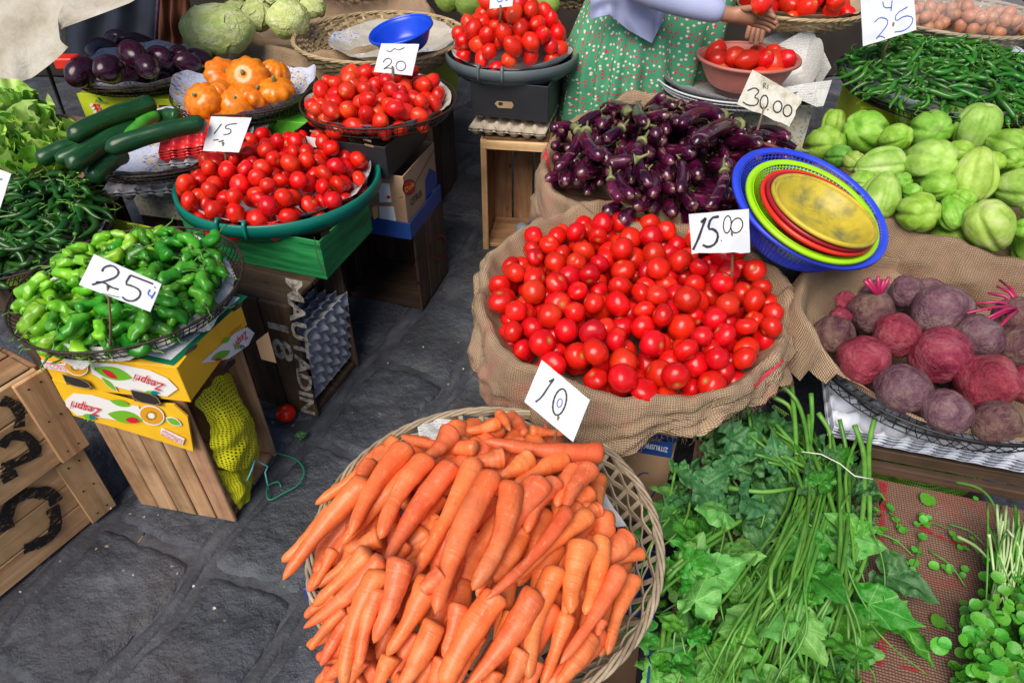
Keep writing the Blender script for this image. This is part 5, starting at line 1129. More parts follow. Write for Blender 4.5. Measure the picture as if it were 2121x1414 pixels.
# cucumbers
t = NT('cucumber_skin'); v = t.obj(); n1 = t.noise(t.obj((4, 40, 40)), 1, 3); c = t.ramp(n1, [(.3, (.004, .035, .012)), (.6, (.01, .07, .018)), (.8, (.03, .14, .03))]); vo = t.n('TexVoronoi'); t.l(v, vo.inputs['Vector']); vo.inputs['Scale'].default_value = 60
c = t.mix(t.ramp(vo.outputs['Distance'], [(.08, (.5,) * 3), (.14, (0, 0, 0))]), c, (.10, .2, .06)); t.bump(n1, .5, .006); CUC = t.out(t.vary(c, .02, .35), .3, .45)
CUL = simple('light_cucumber_skin', [(.03, .22, .015), (.08, .34, .03)], 30, .35, .2, 60)
for (a, b, wd, z_, lab, m_) in [((1200, 780), (1040, 800), 92, .76, 'short dark cucumber end showing behind the others', CUC), ((560, 950), (250, 1080), 100, .71, 'dark cucumber at the far left of the pile', CUC), ((700, 960), (375, 1080), 88, .715, 'mid-green cucumber second from the left', CUC), ((1050, 760), (840, 930), 72, .77, 'light green cucumber wedged between the dark ones', CUL),
                          ((830, 1020), (600, 1200), 110, .70, 'dark cucumber pointing down over the front rim', CUC), ((930, 830), (450, 1120), 112, .755, 'long dark cucumber lying diagonally in the middle', CUC), ((1380, 815), (700, 1000), 108, .80, 'longest cucumber lying across the red egg trays', CUC), ((1040, 680), (450, 925), 112, .80, 'large dark cucumber on top at the left', CUC)]:
    A = P(a[0] / 3.214, a[1] / 3.214, z_ + .01); B = P(b[0] / 3.214, b[1] / 3.214, z_ - .01); r_ = wd / 3.214 / 2 * mpp(A) * 1.08
    sag = Vector((0, 0, .008)); N = 18; bz = [A.lerp(B, i / N) + sag * math.sin(math.pi * i / N) for i in range(N + 1)]; rs = [r_ * math.sqrt(max(.02, 1 - (max(0, abs(i / N - .5) - .40) / .10) ** 2)) * (1 + .03 * math.sin(i)) for i in range(N + 1)]
    V, F, uv = tube([p - A for p in bz], rs, 16); d = B - A; X = d.normalized(); Y_ = Vector((0, 0, 1)).cross(X).normalized(); Z_ = X.cross(Y_); ro = Matrix((X, Y_, Z_)).transposed().to_4x4(); ri = ro.inverted()
    tag(ob('cucumber', mk('cucumber', [ri @ q for q in V], F, m_), None, None, Matrix.Translation(A) @ ro), lab, 'cucumber', 'cucumbers in the wire basket')
# ------------------------------------------------------------------ egg trays
EGY = simple('grey_paper_pulp', [(.30, .31, .35), (.42, .43, .47)], 20, .9, .3, 120); EGB = simple('white_blue_paper_pulp', [(.45, .50, .62), (.62, .66, .74)], 20, .9, .3, 120); EGR = plastic('red_tray_plastic', (.60, .015, .02), (.72, .03, .03)); EGT = simple('tan_paper_pulp', [(.34, .29, .22), (.46, .40, .32)], 20, .9, .3, 120)
def egg_mesh(name, mat, nx, ny, cell=.048, A=.020, k=6):
    X = nx * k; Y = ny * k; V = []; F = []
    for i in range(X + 1):
        for j in range(Y + 1):
            u = i / k; q = j / k; s_ = abs(math.sin(math.pi * u)) * abs(math.sin(math.pi * q)); z = -A * min(1, s_ * 1.35)
            pk = max(0, abs(math.cos(math.pi * u)) * abs(math.cos(math.pi * q)) - .5) * 2; z += A * .5 * pk ** 2
            e = min(i, X - i, j, Y - j)
            if e == 0: z = -.002
            V.append((u * cell - nx * cell / 2, q * cell - ny * cell / 2, z + .001 * nz((u, q, 0), 3, 1)))
    n0_ = len(V); V += [(x, y, z - .002) for x, y, z in V]
    for i in range(X):
        for j in range(Y): a = i * (Y + 1) + j; F.append((a, a + Y + 1, a + Y + 2, a + 1)); F.append((a + n0_, a + 1 + n0_, a + Y + 2 + n0_, a + Y + 1 + n0_))
    for i in range(X):
        for j in (0, Y): a = i * (Y + 1) + j; F.append((a, a + n0_, a + Y + 1 + n0_, a + Y + 1))
    for j in range(Y):
        for i in (0, X): a = i * (Y + 1) + j; F.append((a, a + 1, a + 1 + n0_, a + n0_))
    return mk(name, V, F, mat)
def tray_stack(c, rz, n_, dz, me, label, group, tilt=None):
    for k in range(n_):
        M = Matrix.Translation(Vector(c) + Vector((R.uniform(-.003, .003), R.uniform(-.003, .003), k * dz if tilt is None else 0))) @ Matrix.Rotation(rz + R.uniform(-.02, .02), 4, 'Z')
        if tilt is not None: M = M @ tilt @ Matrix.Translation((0, 0, k * dz))
        tag(ob('egg_tray', me, None, None, M), label, 'egg tray', group)
pw_ = egg_mesh('egg_tray', EGB, 8, 6, .055); 
c_ = P(1925, 890, .40); tray_stack((1.02, 1.22, .365), rad(-15), 5, .009, pw_, 'white pulp egg tray in the stack under the beetroot basket', 'egg trays under the beetroots')
tray_stack((-1.02, 2.16, .665), rad(18), 4, .009, egg_mesh('egg_tray', EGR, 6, 6, .042, .022), 'red plastic egg tray in the stack under the cucumbers', 'red egg trays')
tray_stack((-.98, 2.15, .645), rad(10), 2, .008, egg_mesh('egg_tray', EGY, 7, 6, .045, .022), 'grey pulp egg tray below the red ones in the cucumber basket', 'grey trays in the cucumber basket')
tray_stack((-1.10, 2.15, .565), rad(8), 2, .012, egg_mesh('egg_tray', EGY, 9, 7, .05, .026), 'grey pulp egg tray under the cucumber basket', 'grey trays under the cucumber basket')
tray_stack((.01, 2.66, .535), rad(-12), 2, .008, egg_mesh('egg_tray', EGT, 6, 6, .05, .024), 'tan pulp egg tray between the black carton and the centre crate', 'tan trays on the centre crate')
me_ = egg_mesh('egg_tray', EGY, 6, 5, .046, .026)
TL = Matrix.Rotation(rad(90), 4, 'Y')
for k in range(4): tag(ob('egg_tray', me_, None, None, Matrix.Translation((-.685 + .036 * k, 1.685 - .006 * k, .185)) @ Matrix.Rotation(rad(-20), 4, 'Z') @ Matrix.Rotation(rad(96), 4, 'Y')), 'grey pulp egg tray standing upright inside the lettered crate', 'egg tray', 'egg trays in the lettered crate')
tray_stack((1.72, 2.9, .775), rad(5), 2, .01, egg_mesh('egg_tray', EGT, 9, 6, .05, .022), 'tan pulp egg tray below the round egg basket', 'trays under the egg basket')
# ------------------------------------------------------------------ cartons in the back
pc = carton('fruit_carton', (-.90, 2.02), -14, .42, .30, .40, .555, PINE, 'pineapple-pattern carton lettered QUEEN under grey egg trays')
qp, qn = plane_of((-.90, 2.02), -14, 'front')
text_px(pc, 'QUEEN', Z3([(1055, 245)], 0, 400)[0], Z3([(845, 180)], 0, 400)[0], Z3([(1045, 285)], 0, 400)[0], qp, qn, NT('brick_red_print').out((.5, .06, .03), .5), off=.002, bold=.01)
crate((-.93, 2.05), -14, .36, .27, .40, 'dark crate under the pineapple-pattern carton', openf=(), mat=WOODD, nv=4)
crate((-1.22, 1.56), -20, .40, .30, .42, 'dark crate under the left chilli basket', openf=(), mat=WOODD, nv=4)
carton('fruit_carton', (-1.21, 1.545), -20, .42, .32, .425, .51, LIME, 'yellow-green carton under the left chilli basket')
lm = carton('fruit_carton', (-1.16, 2.50), -10, .50, .36, .50, .655, LIME, 'lime green carton with dark hand hole under the round eggplants', lid=True)
lp_, ln_ = plane_of((-1.16, 2.50), -10, 'front')
text_px(lm, 'Premium', Z3([(635, 685)], 0, 0)[0], Z3([(720, 695)], 0, 0)[0], Z3([(640, 660)], 0, 0)[0], lp_, ln_, DGP, off=.002)
fill_px(lm, Z3(lens(665, 660, 22, 8, 45), 0, 0), lp_, ln_, DGP, 'leaf_print', .002)
for i in range(9): fill_px(lm, Z3(ell(610 + (i % 3) * 22 + (i // 3) * 12, 700 + (i // 3) * 22, 11, 11, 0, 8)[:-1], 0, 0), lp_, ln_, [WHP, REDT, bpy.data.materials['pink_print']][i % 3], 'flower_print', .002)
fill_px(lm, Z3([(1060, 700), (1120, 700), (1120, 730), (1065, 730)], 0, 0), lp_, ln_, HOLE, 'hand_hole', .002)
crate((-1.2, 2.55), -10, .42, .3, .5, 'dark crate under the lime carton', openf=(), mat=WOODD, nv=4)
gb = carton('fruit_carton', (-.70, 2.30), -14, .40, .33, .53, .655, GRNB, 'bright green carton with hand hole under the orange squashes', lid=True)
gbp, gbn = plane_of((-.70, 2.30), -14, 'side'); fill_px(gb, Z3([(1955, 870), (2030, 830), (2035, 870), (1965, 905)], 0, 0), gbp, gbn, HOLE, 'hand_hole', .002)
gbp, gbn = plane_of((-.70, 2.30), -14, 'front'); fill_px(gb, Z3([(1645, 880), (1720, 885), (1700, 915), (1655, 905)], 0, 0), gbp, gbn, WHP, 'hand_hole', .002)
crate((-.72, 2.36), -14, .36, .27, .53, 'dark crate under the bright green carton', openf=(), mat=WOODD, nv=4)
carton('fruit_carton', (1.12, 2.50), -14, .40, .32, .46, .64, PINE, 'yellow and blue patterned carton behind the 30.00 card')
carton('fruit_carton', (1.72, 2.27), -12, .50, .34, .55, .685, LIME, 'yellow-green carton with blue label under the right chilli basket', lid=True)
for nx_, lab in [((1.1, 2.52), 'dark crate under the patterned carton'), ((1.70, 2.3), 'dark crate under the right lime carton'), ((-.35, 2.9), 'dark crate under the empty wicker basket'), ((-1.0, 3.2), 'dark crate under the cabbage sack')]:
    crate(nx_, -14, .40, .30, .46 if nx_[0] != 1.70 else .55, lab, openf=(), mat=WOODD, nv=4)
carton('fruit_carton', (-.33, 2.86), -14, .45, .34, .46, .66, LIME, 'lime carton under the empty wicker basket')
# ------------------------------------------------------------------ back row
b4 = burlap_basket(-.80, 3.36, .70, .43, .64, 'brown burlap sack holding pale cabbages at the back', BUR, lambda a: .22, lambda a: .05 * angf(a, 90, 100), 14., bulge=.05)
def cabm():
    t = NT('cabbage_leaf'); v = t.obj(); c = t.ramp(t.noise(v, 2.2, 6, .65, 1.), [(.3, (.40, .54, .10)), (.5, (.62, .70, .26)), (.68, (.80, .82, .50))]); t.bump(t.noise(v, 3.5, 6, .7, 1.5), .6, .025); return t.out(t.vary(c, .02, .1), .5)
CAB = cabm()
def cabf(s): return lambda d, th, a: d * (1 + .08 * nz(d, 1.6, s) - .05 * abs(nz(d, 3.5, s + 5)))
CBM = [lump('cabbage', CAB, cabf(s * 7 + 3), 54, 40) for s in range(4)]
def leaf_sheet(name, mat, W_, L, ruffle, seed, n=26, m=9, cup=.3):
    V = [(0, 0, 0)]; F = []; uv = [(0, 0)]
    for i in range(1, m + 1):
        q = i / m
        for j in range(n + 1):
            a = math.pi * (-.92 + 1.84 * j / n); rr = q * (1 - .08 * math.cos(2 * a)); x = rr * math.cos(a) * L * .5 + L * .42 * q; y = rr * math.sin(a) * W_ * .5
            z = cup * q * q * .5 * W_ * abs(math.sin(a)) + ruffle * q ** 3 * (math.sin(7 * a + seed) + .6 * math.sin(17 * a + seed * 2) + 1.2 * nz((math.cos(a) * 2, math.sin(a) * 2, q), 2, seed)); V.append((x, y, z)); uv.append((x, y))
    for j in range(n): F.append((0, 1 + j, 2 + j))
    for i in range(1, m):
        for j in range(n): a = 1 + (i - 1) * (n + 1) + j; F.append((a, a + n + 1, a + n + 2, a + 1))
    return mk(name, V, F, mat, True, uv)
def shell_leaf(seed, R0=1.06, ang=64):
    V = []; F = []; n, m = 40, 12
    for i in range(m + 1):
        for j in range(n):
            a = 2 * math.pi * j / n; th = rad(ang) * i / m * (1 + .22 * nz((math.cos(a), math.sin(a), seed), 2, seed)); q = i / m
            rr = R0 + .05 * q ** 2 + q ** 3 * (.05 * math.sin(5 * a + seed) + .015 * math.sin(17 * a)) + .03 * nz((math.cos(a) * 2, math.sin(a) * 2, q * 2), 2, seed) - .02 * abs(nz((math.cos(a) * q * 6, math.sin(a) * q * 6, seed), 1, seed))
            V.append((rr * math.sin(th) * math.cos(a), rr * math.sin(th) * math.sin(a), rr * math.cos(th)))
    F = [(i * n + j, (i + 1) * n + j, (i + 1) * n + (j + 1) % n, i * n + (j + 1) % n) for i in range(m) for j in range(n)]
    return mk('outer_leaf', V, F, CAB)
CLF = [shell_leaf(s, 1.03 + .035 * s, 58 + 8 * s) for s in range(3)]
for i, (px, py, w_, h_, lab) in enumerate([(450, 62, 150, 100, 'large wilted pale cabbage at the front left of the back sack'), (492, 32, 62, 62, 'small pale cabbage behind the wilted one'), (535, 35, 70, 72, 'loose-leaved cabbage in the middle of the back sack'), (597, 40, 90, 78, 'round pale cabbage at the right of the back sack'), (645, 15, 70, 50, 'green cabbage cut off at the top right of the sack'), (555, 5, 70, 40, 'cabbage at the very top edge behind the others')]):
    p = P(px, py, .80); r_ = math.sqrt(w_ * h_) / 2 * mpp(p) * .84; o = ob('cabbage', CBM[i % 4], None, None, Matrix.Translation(p) @ Matrix.Rotation(i * 1.3, 4, 'Z') @ Matrix.Diagonal((w_ / math.sqrt(w_ * h_) * r_, r_, h_ / math.sqrt(w_ * h_) * r_, 1))); tag(o, lab, 'cabbage', 'cabbages in the back sack')
    for k in range(8): ob('outer_leaf', CLF[k % 3], o, None, Matrix.Rotation(k * 2.4 + i, 4, 'Z') @ Matrix.Rotation(rad(20 + 9 * k), 4, 'Y') @ Matrix.Rotation(k, 4, 'Z') @ Matrix.Scale(1 + .012 * k, 4))
# wicker at top, knobbly green fruit, tomatoes top, back right basket
wicker(-.80, 4.0, .80, .40, .09, 'long flat wicker basket at the top edge behind the sack', CANE, rings=8, nr=40)
wicker(-.05, 3.62, .80, .34, .09, 'wicker basket with knobbly green fruit at the top edge', CANE, rings=8, nr=40)
SO = simple('knobbly_green_skin', [(.10, .20, .02), (.22, .34, .05), (.32, .44, .10)], 30, .5, .5, 60)
SOM = lump('soursop', SO, lambda d, th, a: d * (1 + .12 * abs(nz(d, 5, 2))), 44, 30)
for i, (px, py, r_) in enumerate([(975, 2, 32), (1075, 10, 36), (1118, 4, 34), (930, -8, 30), (1140, 12, 20)]):
    p = P(px, py, .84); tag(ob('soursop', SOM, None, None, Matrix.Translation(p) @ Matrix.Rotation(i, 4, 'Z') @ Matrix.Scale(r_ * mpp(p), 4)), 'knobbly green fruit in the wicker basket at the top edge', 'fruit', 'knobbly green fruit at the top edge')
wicker(.35, 3.52, .83, .27, .07, 'wicker basket with orange-red tomatoes at the top behind the grey tray', CANE, rings=7, nr=36)
heap_tomatoes('plum_tomato', PLUMS, .35, 3.52, .2, .86, .06, .033, 22, 'orange-red tomato in the basket behind the grey tray', 'tomatoes in the wicker basket behind the grey tray')
wicker(1.15, 3.0, .88, .29, .07, 'shallow wicker basket of tomatoes at the top right', CANE, rings=8, nr=44)
liner(1.15, 3.0, .885, .27, .05, 'brown paper under the tomatoes at the top right', simple('brown_paper', [(.35, .27, .17), (.48, .39, .26)], 8, .8, .3, 30), 'brown_paper', seed=31, over=.02)
heap_tomatoes('plum_tomato', PLUMS, 1.15, 3.0, .235, .90, .07, .034, 50, 'tomato in the shallow top right basket,', 'tomatoes in the top right wicker basket')
# eggs
wicker(1.80, 2.93, .845, .31, .06, 'round dark woven tray with bags of brown eggs', CANEG, rings=8, nr=52, rb=.75)
EGM = simple('brown_eggshell', [(.44, .16, .07), (.55, .23, .11)], 8, .45, .05, 60, (.01, .2)); EG = lump('egg', EGM, lambda d, th, a: Vector((d.x, d.y, d.z * (1.28 if d.z > 0 else 1.12))), 18, 14)
pg = Pile(lambda x, y: .80)
for i in range(70):
    cxy = R.choice([(1.62, 2.93), (1.86, 2.86), (1.74, 2.98), (2.0, 2.9)]); best = None
    for _ in range(5):
        x, y = disc(*cxy, .10); z = pg.need(np.array([[x, y]]), np.array([.023]), .92)[0]
        if best is None or z < best[2]: best = (x, y, z)
    if best[2] > .93: continue
    pg.add(np.array([best]), np.array([.023])); tag(ob('egg', EG, None, None, Matrix.Translation(best) @ rot_rand() @ Matrix.Scale(.0225, 4)), 'brown egg in a clear bag on the dark woven tray', 'egg', 'brown eggs in bags')
t = NT('clear_thin_plastic'); v = t.obj((1, 1, 1), False); t.bump(t.noise(v, 20, 5, .6, 1.), .9, .01); BAGM = t.out((.8, .82, .86), .12, .8, alpha=.14)
for i, (cx_, cy_, r_) in enumerate([(1.86, 2.86, .125), (1.62, 2.93, .12)]):
    V, F, uv = lathe([(.001, 0), (r_ * .8, .0), (r_ * 1.1, .05), (r_, .1), (r_ * .5, .135), (.014, .155), (.05, .185), (.08, .20)], 48, lambda v_, a, i_, q: v_ * (1 + .10 * nz(v_, 22, 3)) + Vector((0, 0, .008 * nz(v_, 30, 1))))
    tag(ob('plastic_bag', mk('plastic_bag', V, F, BAGM, True, uv), None, (cx_, cy_, .80)), ['knotted clear plastic bag of brown eggs', 'clear plastic bag of brown eggs beside the price card'][i], 'plastic bag')
# lettuce at left
LET = simple('lettuce_leaf', [(.20, .44, .04), (.36, .60, .10), (.58, .72, .28)], 14, .45, .5, 50, (.03, .3)); LETD = simple('green_lettuce_leaf', [(.10, .34, .03), (.22, .50, .06), (.4, .62, .14)], 14, .45, .5, 50, (.03, .3))
LL = [leaf_sheet('leaf', m_, .15, .17, .012, s, 40, 9, .5) for s, m_ in enumerate((LET, LET, LETD))]
for i, (px, py, z_) in enumerate([(40, 275, .66), (95, 320, .64), (20, 345, .63), (-30, 290, .66), (110, 365, .60)]):
    e = empty('lettuce', P(px, py, z_ - .06), i, ['frilly light green lettuce at the far left under the cucumbers', 'frilly yellow-green lettuce nearest the cucumber basket', 'frilly lettuce head just above the dark chillies', 'lettuce cut off by the left edge', 'lettuce leaves spilling onto the chilli basket rim'][i], 'lettuce')
    for k in range(20):
        a = k * 2.4; tl = rad(80 - k * 3.4); ob('leaf', LL[k % 3], e, None, Matrix.Rotation(a, 4, 'Z') @ Matrix.Translation((.005 + .002 * k, 0, .03 - .001 * k)) @ Matrix.Rotation(-tl, 4, 'Y') @ Matrix.Rotation(R.uniform(-.3, .3), 4, 'X') @ Matrix.Scale(R.uniform(.75, 1.05), 4))
tb = cloth_dish(-1.80, 2.15, .585, .42, .02, 'brown sacking under the lettuces at the far left', BURG, lambda a: (.0, .02), 8.)
crate((-1.5, 2.0), -10, .5, .3, .56, 'dark crate under the lettuces', openf=(), mat=WOODD, nv=5)
# ------------------------------------------------------------------ price cards
t = NT('white_price_card'); v = t.obj((1, 1, 1)); c = t.ramp(t.noise(v, 14, 5), [(.35, (.56, .60, .66)), (.6, (.68, .70, .73))]); c = t.mix(t.ramp(t.noise(v, 22, 5, .7), [(.66, (0, 0, 0)), (.76, (.4,) * 3)]), c, (.45, .38, .25)); CARD = t.out(c, .6)
t = NT('aged_price_card'); v = t.obj((1, 1, 1)); c = t.ramp(t.noise(v, 25, 6, .7), [(.35, (.38, .33, .24)), (.5, (.58, .56, .48)), (.65, (.66, .65, .60))]); CARDO = t.out(c, .8)
TWIG = simple('thin_twig', [(.13, .085, .04), (.25, .17, .09)], 30, .8, .3, 90)
def jag(cs, mpx, torn=()):
    o = []
    for i in range(len(cs)):
        a, b = cs[i], cs[(i + 1) % len(cs)]; o.append(a)
        for k in range(1, 7): u = k / 7; j = mpx * (3. if i in torn else .5); o.append((a[0] + (b[0] - a[0]) * u + R.uniform(-j, j), a[1] + (b[1] - a[1]) * u + R.uniform(-j, j)))
    return o
def card(corners, stick, base_z, strokes, label, wpx=3.5, n=(0, -.87, .5), mat=CARD, ink=INK, torn=(), dy=.0, extra=()):
    top, bot = stick; B = P(*bot, base_z); T_ = PY(*top, B.y + dy); n = Vector(n).normalized()
    e = empty('price_card', B, 0, label, 'price card')
    poly = [PN(a, b, T_, n) for a, b in jag(corners, .7, torn)]
    panel(e, poly, n, .0025, mat, 'card_sheet')
    if strokes: ribbon_px(e, strokes, T_, n, wpx, ink, 'handwritten_price', .0015)
    for st, w_, ik in extra: ribbon_px(e, st, T_, n, w_, ik, 'handwritten_mark', .0017)
    T2 = T_ + n * .004; B2 = B + (B - T2).normalized() * .03; M_ = (T2 + B2) / 2 + Vector((.003, 0, 0)); r_ = max(.0016, 2.6 * mpp(B))
    V, F, uv = tube(local(e, [T2, T2.lerp(B2, .3) + Vector((.002, 0, 0)), M_, B2]), [r_ * .8, r_, r_ * 1.1, r_], 6); ob('stick', mk('stick', V, F, TWIG), e)
    return e
q = lambda *z: Z3(z, 0, 400)
card(q((625, 405), (1075, 605), (1000, 790), (525, 610)), ((225, 592), (228, 705)), .685,
     [q((680, 520), (695, 490), (750, 478), (795, 515), (780, 555), (720, 580), (615, 608)), q((640, 592), (690, 590), (740, 625), (790, 640)), q((870, 545), (1020, 603)), q((870, 545), (832, 605), (880, 615), (935, 645), (935, 685), (895, 718), (845, 715), (815, 690))],
     'worn white card reading 25 stuck in the green peppers', 3.6, extra=[([q((1000, 640), (982, 672), (1018, 690)), q((1035, 655), (1008, 700)), q((1028, 622), (1036, 630))], 2.5, INKB), ([q((680, 665), (795, 692))], 1.2, INK)])
card([(1122, 745), (1222, 828), (1187, 915), (1086, 832)], ((1156, 862), (1140, 942)), .535, [[(1146, 786), (1136, 800), (1122, 822), (1109, 832)], [(1148, 784), (1137, 790)], ell(1159, 832, 13, 28, 14)], 'white card reading 10 stuck in the carrots', 3.4, n=(0, -.8, .6), extra=[([ell(1159, 834, 5, 9, 14)], 1.8, INKB)])
q = lambda *z: Z3(z, 960, 400)
card(q((1500, 140), (1900, 105), (1908, 395), (1520, 405)), ((1515, 480), (1513, 600)), .58, [q((1612, 165), (1585, 240), (1560, 310), (1527, 377)), q((1612, 165), (1580, 195)), q((1700, 155), (1645, 165), (1625, 240), (1665, 238), (1697, 275), (1680, 335), (1630, 362), (1592, 345))],
     'white card reading 15.00 above the burlap basket of tomatoes', 5., torn=(2,), extra=[([q((1713, 313), (1718, 318)), ell(960 + 1755 / 3.214, 400 + 208 / 3.214, 8, 18, 5, 26, 1.3), ell(960 + 1818 / 3.214, 400 + 215 / 3.214, 12, 16, 20, 30, 2.2)], 2.2, INK)])
q = lambda *z: Z3(z, 0, 0)
card(q((1405, 775), (1675, 785), (1590, 1015), (1350, 1005)), ((1485 / 3.214, 295), (1500 / 3.214, 330)), .70, [q((1475, 825), (1450, 860), (1425, 892)), q((1578, 823), (1512, 830), (1495, 858), (1535, 858), (1540, 880), (1520, 895), (1488, 897)), q((1420, 935), (1455, 930)), q((1455, 945), (1490, 935))], 'white card reading 15 above the teal tray of tomatoes', 1.9)
q = lambda *z: Z3(z, 600, 0)
card(q((610, 290), (862, 295), (815, 505), (560, 480)), ((813, 138), (812, 158)), .83, [q((622, 418), (634, 396), (664, 388), (682, 406), (670, 430), (640, 450), (626, 460)), q((626, 460), (655, 452), (692, 462)), ell(600 + 740 / 3.214, 137, 10, 10, 0)], 'white card reading 20 behind the wire basket of plum tomatoes', 1.7, dy=.02, extra=[([q((645, 335), (660, 348), (680, 340), (700, 322), (720, 338), (765, 318))], 1.3, INK)])
q = lambda *z: Z3(z, 1461, 0)
card(q((1030, -60), (1385, -90), (1405, 200), (1050, 310)), ((1461 + 1250 / 3.214, 48), (1461 + 1195 / 3.214, 102)), .86, [q((1180, 15), (1188, 55), (1240, 52)), q((1242, 5), (1235, 75)), q((1125, 150), (1160, 115), (1215, 130), (1210, 170), (1170, 220), (1128, 268), (1160, 238), (1195, 255)), q((1345, 48), (1268, 92), (1262, 148), (1325, 105), (1385, 115), (1370, 170), (1320, 208), (1258, 215))], 'large white card reading 25 in the right-hand green chillies', 1.9, ink=INKB, dy=.0)
q = lambda *z: Z3(z, 1100, 0)
card(q((1475, 465), (1805, 655), (1720, 845), (1370, 695)), ((1582, 222), (1557, 300)), .68, [q((1440, 605), (1490, 582), (1522, 610), (1480, 648), (1518, 662), (1500, 705), (1440, 702), (1410, 680)), ell(1100 + 1550 / 3.214, 680 / 3.214, 8, 14, 8, 24, 1.4), q((1572, 728), (1578, 734)), ell(1100 + 1640 / 3.214, 712 / 3.214, 9, 12, 8, 24, 1.4), ell(1100 + 1706 / 3.214, 738 / 3.214, 9, 12, 8, 24, 1.4)],
     'yellowed torn card reading Rs 30.00 above the long eggplants', 2.6, mat=CARDO, torn=(1, 2), extra=[([q((1545, 590), (1545, 552), (1565, 560), (1548, 570), (1563, 590)), q((1580, 568), (1572, 575), (1578, 590), (1568, 592))], 1.3, INK)], dy=.03)
q = lambda *z: Z3(z, 600, 0)
card(q((1335, -60), (1495, -60), (1482, 42), (1330, 60)), ((600 + 1403 / 3.214, 12), (600 + 1400 / 3.214, 30)), .93, [q((1375, -10), (1385, 15), (1410, 12), (1418, -5)), q((1430, -15), (1440, 10), (1452, -5))], 'white card with blue writing cut off at the top edge', 2., ink=INKB)
card([(-30, 340), (23, 360), (0, 432), (-60, 430)], ((-10, 425), (-8, 470)), .63, [[(-6, 372), (5, 371)]], 'white card corner at the left edge above dark chillies', 2.)
# ------------------------------------------------------------------ greens table
TZ = .25; ta = P(1440, 910, TZ); tdir = Vector((math.cos(rad(-17)), math.sin(rad(-17)), 0)); tn2 = Vector((tdir.y, -tdir.x, 0)) * 1.
tback = Vector((-tdir.y, tdir.x, 0))
TW, TD = 1.15, .60; nx, ny = 110, 60; V = []; F = []; uv = []
e_tab = empty('low_table', Vector((ta.x, ta.y, 0)) - tback * TD, rad(-17), 'low bench covered with red-printed burlap under the leafy greens', 'table')
for i in range(nx + 1):
    for j in range(-8, ny + 1):
        x = TW * i / nx; yy = TD * max(0, j) / ny; z = 0.
        if j < 0: z = -.012 * (-j); yy = -.006 * math.sin(min(1, -j / 3) * 1.57) - .004 * nz((x * 3, j * .3, 0), 2, 1)
        if j >= 0 and j < 3: z = -.003 * (3 - j) ** 1.2 * .3
        z += .003 * nz((x, yy, 0), 6, 2) + .0012 * nz((x, yy, 0), 30, 2); V.append((x, yy, z + TZ)); uv.append((x, yy if j >= 0 else j * .012))
m = ny + 9
for i in range(nx):
    for j in range(m - 1): a = i * m + j; F.append((a, a + m, a + m + 1, a + 1))
ob('burlap_cover', mk('burlap_cover', V, F, BURT, True, uv), e_tab)
for k in range(4): plank(e_tab, (TW / 2, .08 + k * .147, TZ - .018), TW - .02, .14, .02, WOODD, 'x', 'z')
for x_ in (.06, TW - .06):
    for y_ in (.06, TD - .06): plank(e_tab, (x_, y_, (TZ - .03) / 2), TZ - .03, .05, .05, WOODD, 'z', 'y', 'leg')
t = NT('worn_red_print'); v = t.obj((1, 1, 1), False); REDW = t.out((.42, .02, .035), .95, .1, alpha=t.ramp(t.noise(v, 70, 5, .75), [(.42, (.0,) * 3), (.58, (.9,) * 3)]))
def table_line(pts, wpx):
    return ribbon_px(e_tab, [pts], Vector((0, 0, TZ + .003)), (0, 0, 1), wpx, REDW, 'red_print', .003)
table_line([(1830, 1000), (1826, 1080), (1822, 1170), (1818, 1180)], 12); table_line([(1735, 1322), (1800, 1340)], 22); table_line([(1836, 1320), (1815, 1375)], 16); table_line([(1900, 1090), (1960, 1120), (2000, 1130)], 9); table_line([(1460, 925), (1500, 935)], 7); table_line([(1860, 1380), (1920, 1392)], 7)
# leaves
def leaf_mat(name, a, b, vein):
    t = NT(name); uv = t.uv(); sp = t.n('SeparateXYZ'); t.l(uv, sp.inputs[0]); v = t.obj(); c = t.ramp(t.noise(v, 18, 4), [(.3, a), (.7, b)]); acc = None
    for ang in (0, 38, -38, 80, -80):
        r_ = rad(ang); d_ = t.math('ABSOLUTE', t.math('ADD', t.math('MULTIPLY', sp.outputs[0], -math.sin(r_)), t.math('MULTIPLY', sp.outputs[1], math.cos(r_)))); al = t.math('ADD', t.math('MULTIPLY', sp.outputs[0], math.cos(r_)), t.math('MULTIPLY', sp.outputs[1], math.sin(r_)))
        m_ = t.math('MULTIPLY', t.math('LESS_THAN', d_, .010), t.math('GREATER_THAN', al, 0.)); acc = m_ if acc is None else t.math('MAXIMUM', acc, m_)
    c = t.mix(t.math('MULTIPLY', acc, .6), c, vein); c = t.vary(c, .03, .4); t.bump(t.noise(v, 60, 4), .3, .003)
    return t.out(c, .42, .4)
LFG = leaf_mat('fresh_leaf', (.025, .16, .012), (.06, .29, .022), (.20, .45, .08)); LFP = leaf_mat('pale_leaf_underside', (.07, .26, .045), (.13, .37, .075), (.26, .50, .13)); LFD = leaf_mat('wilted_dark_leaf', (.025, .11, .03), (.06, .20, .055), (.12, .28, .10))
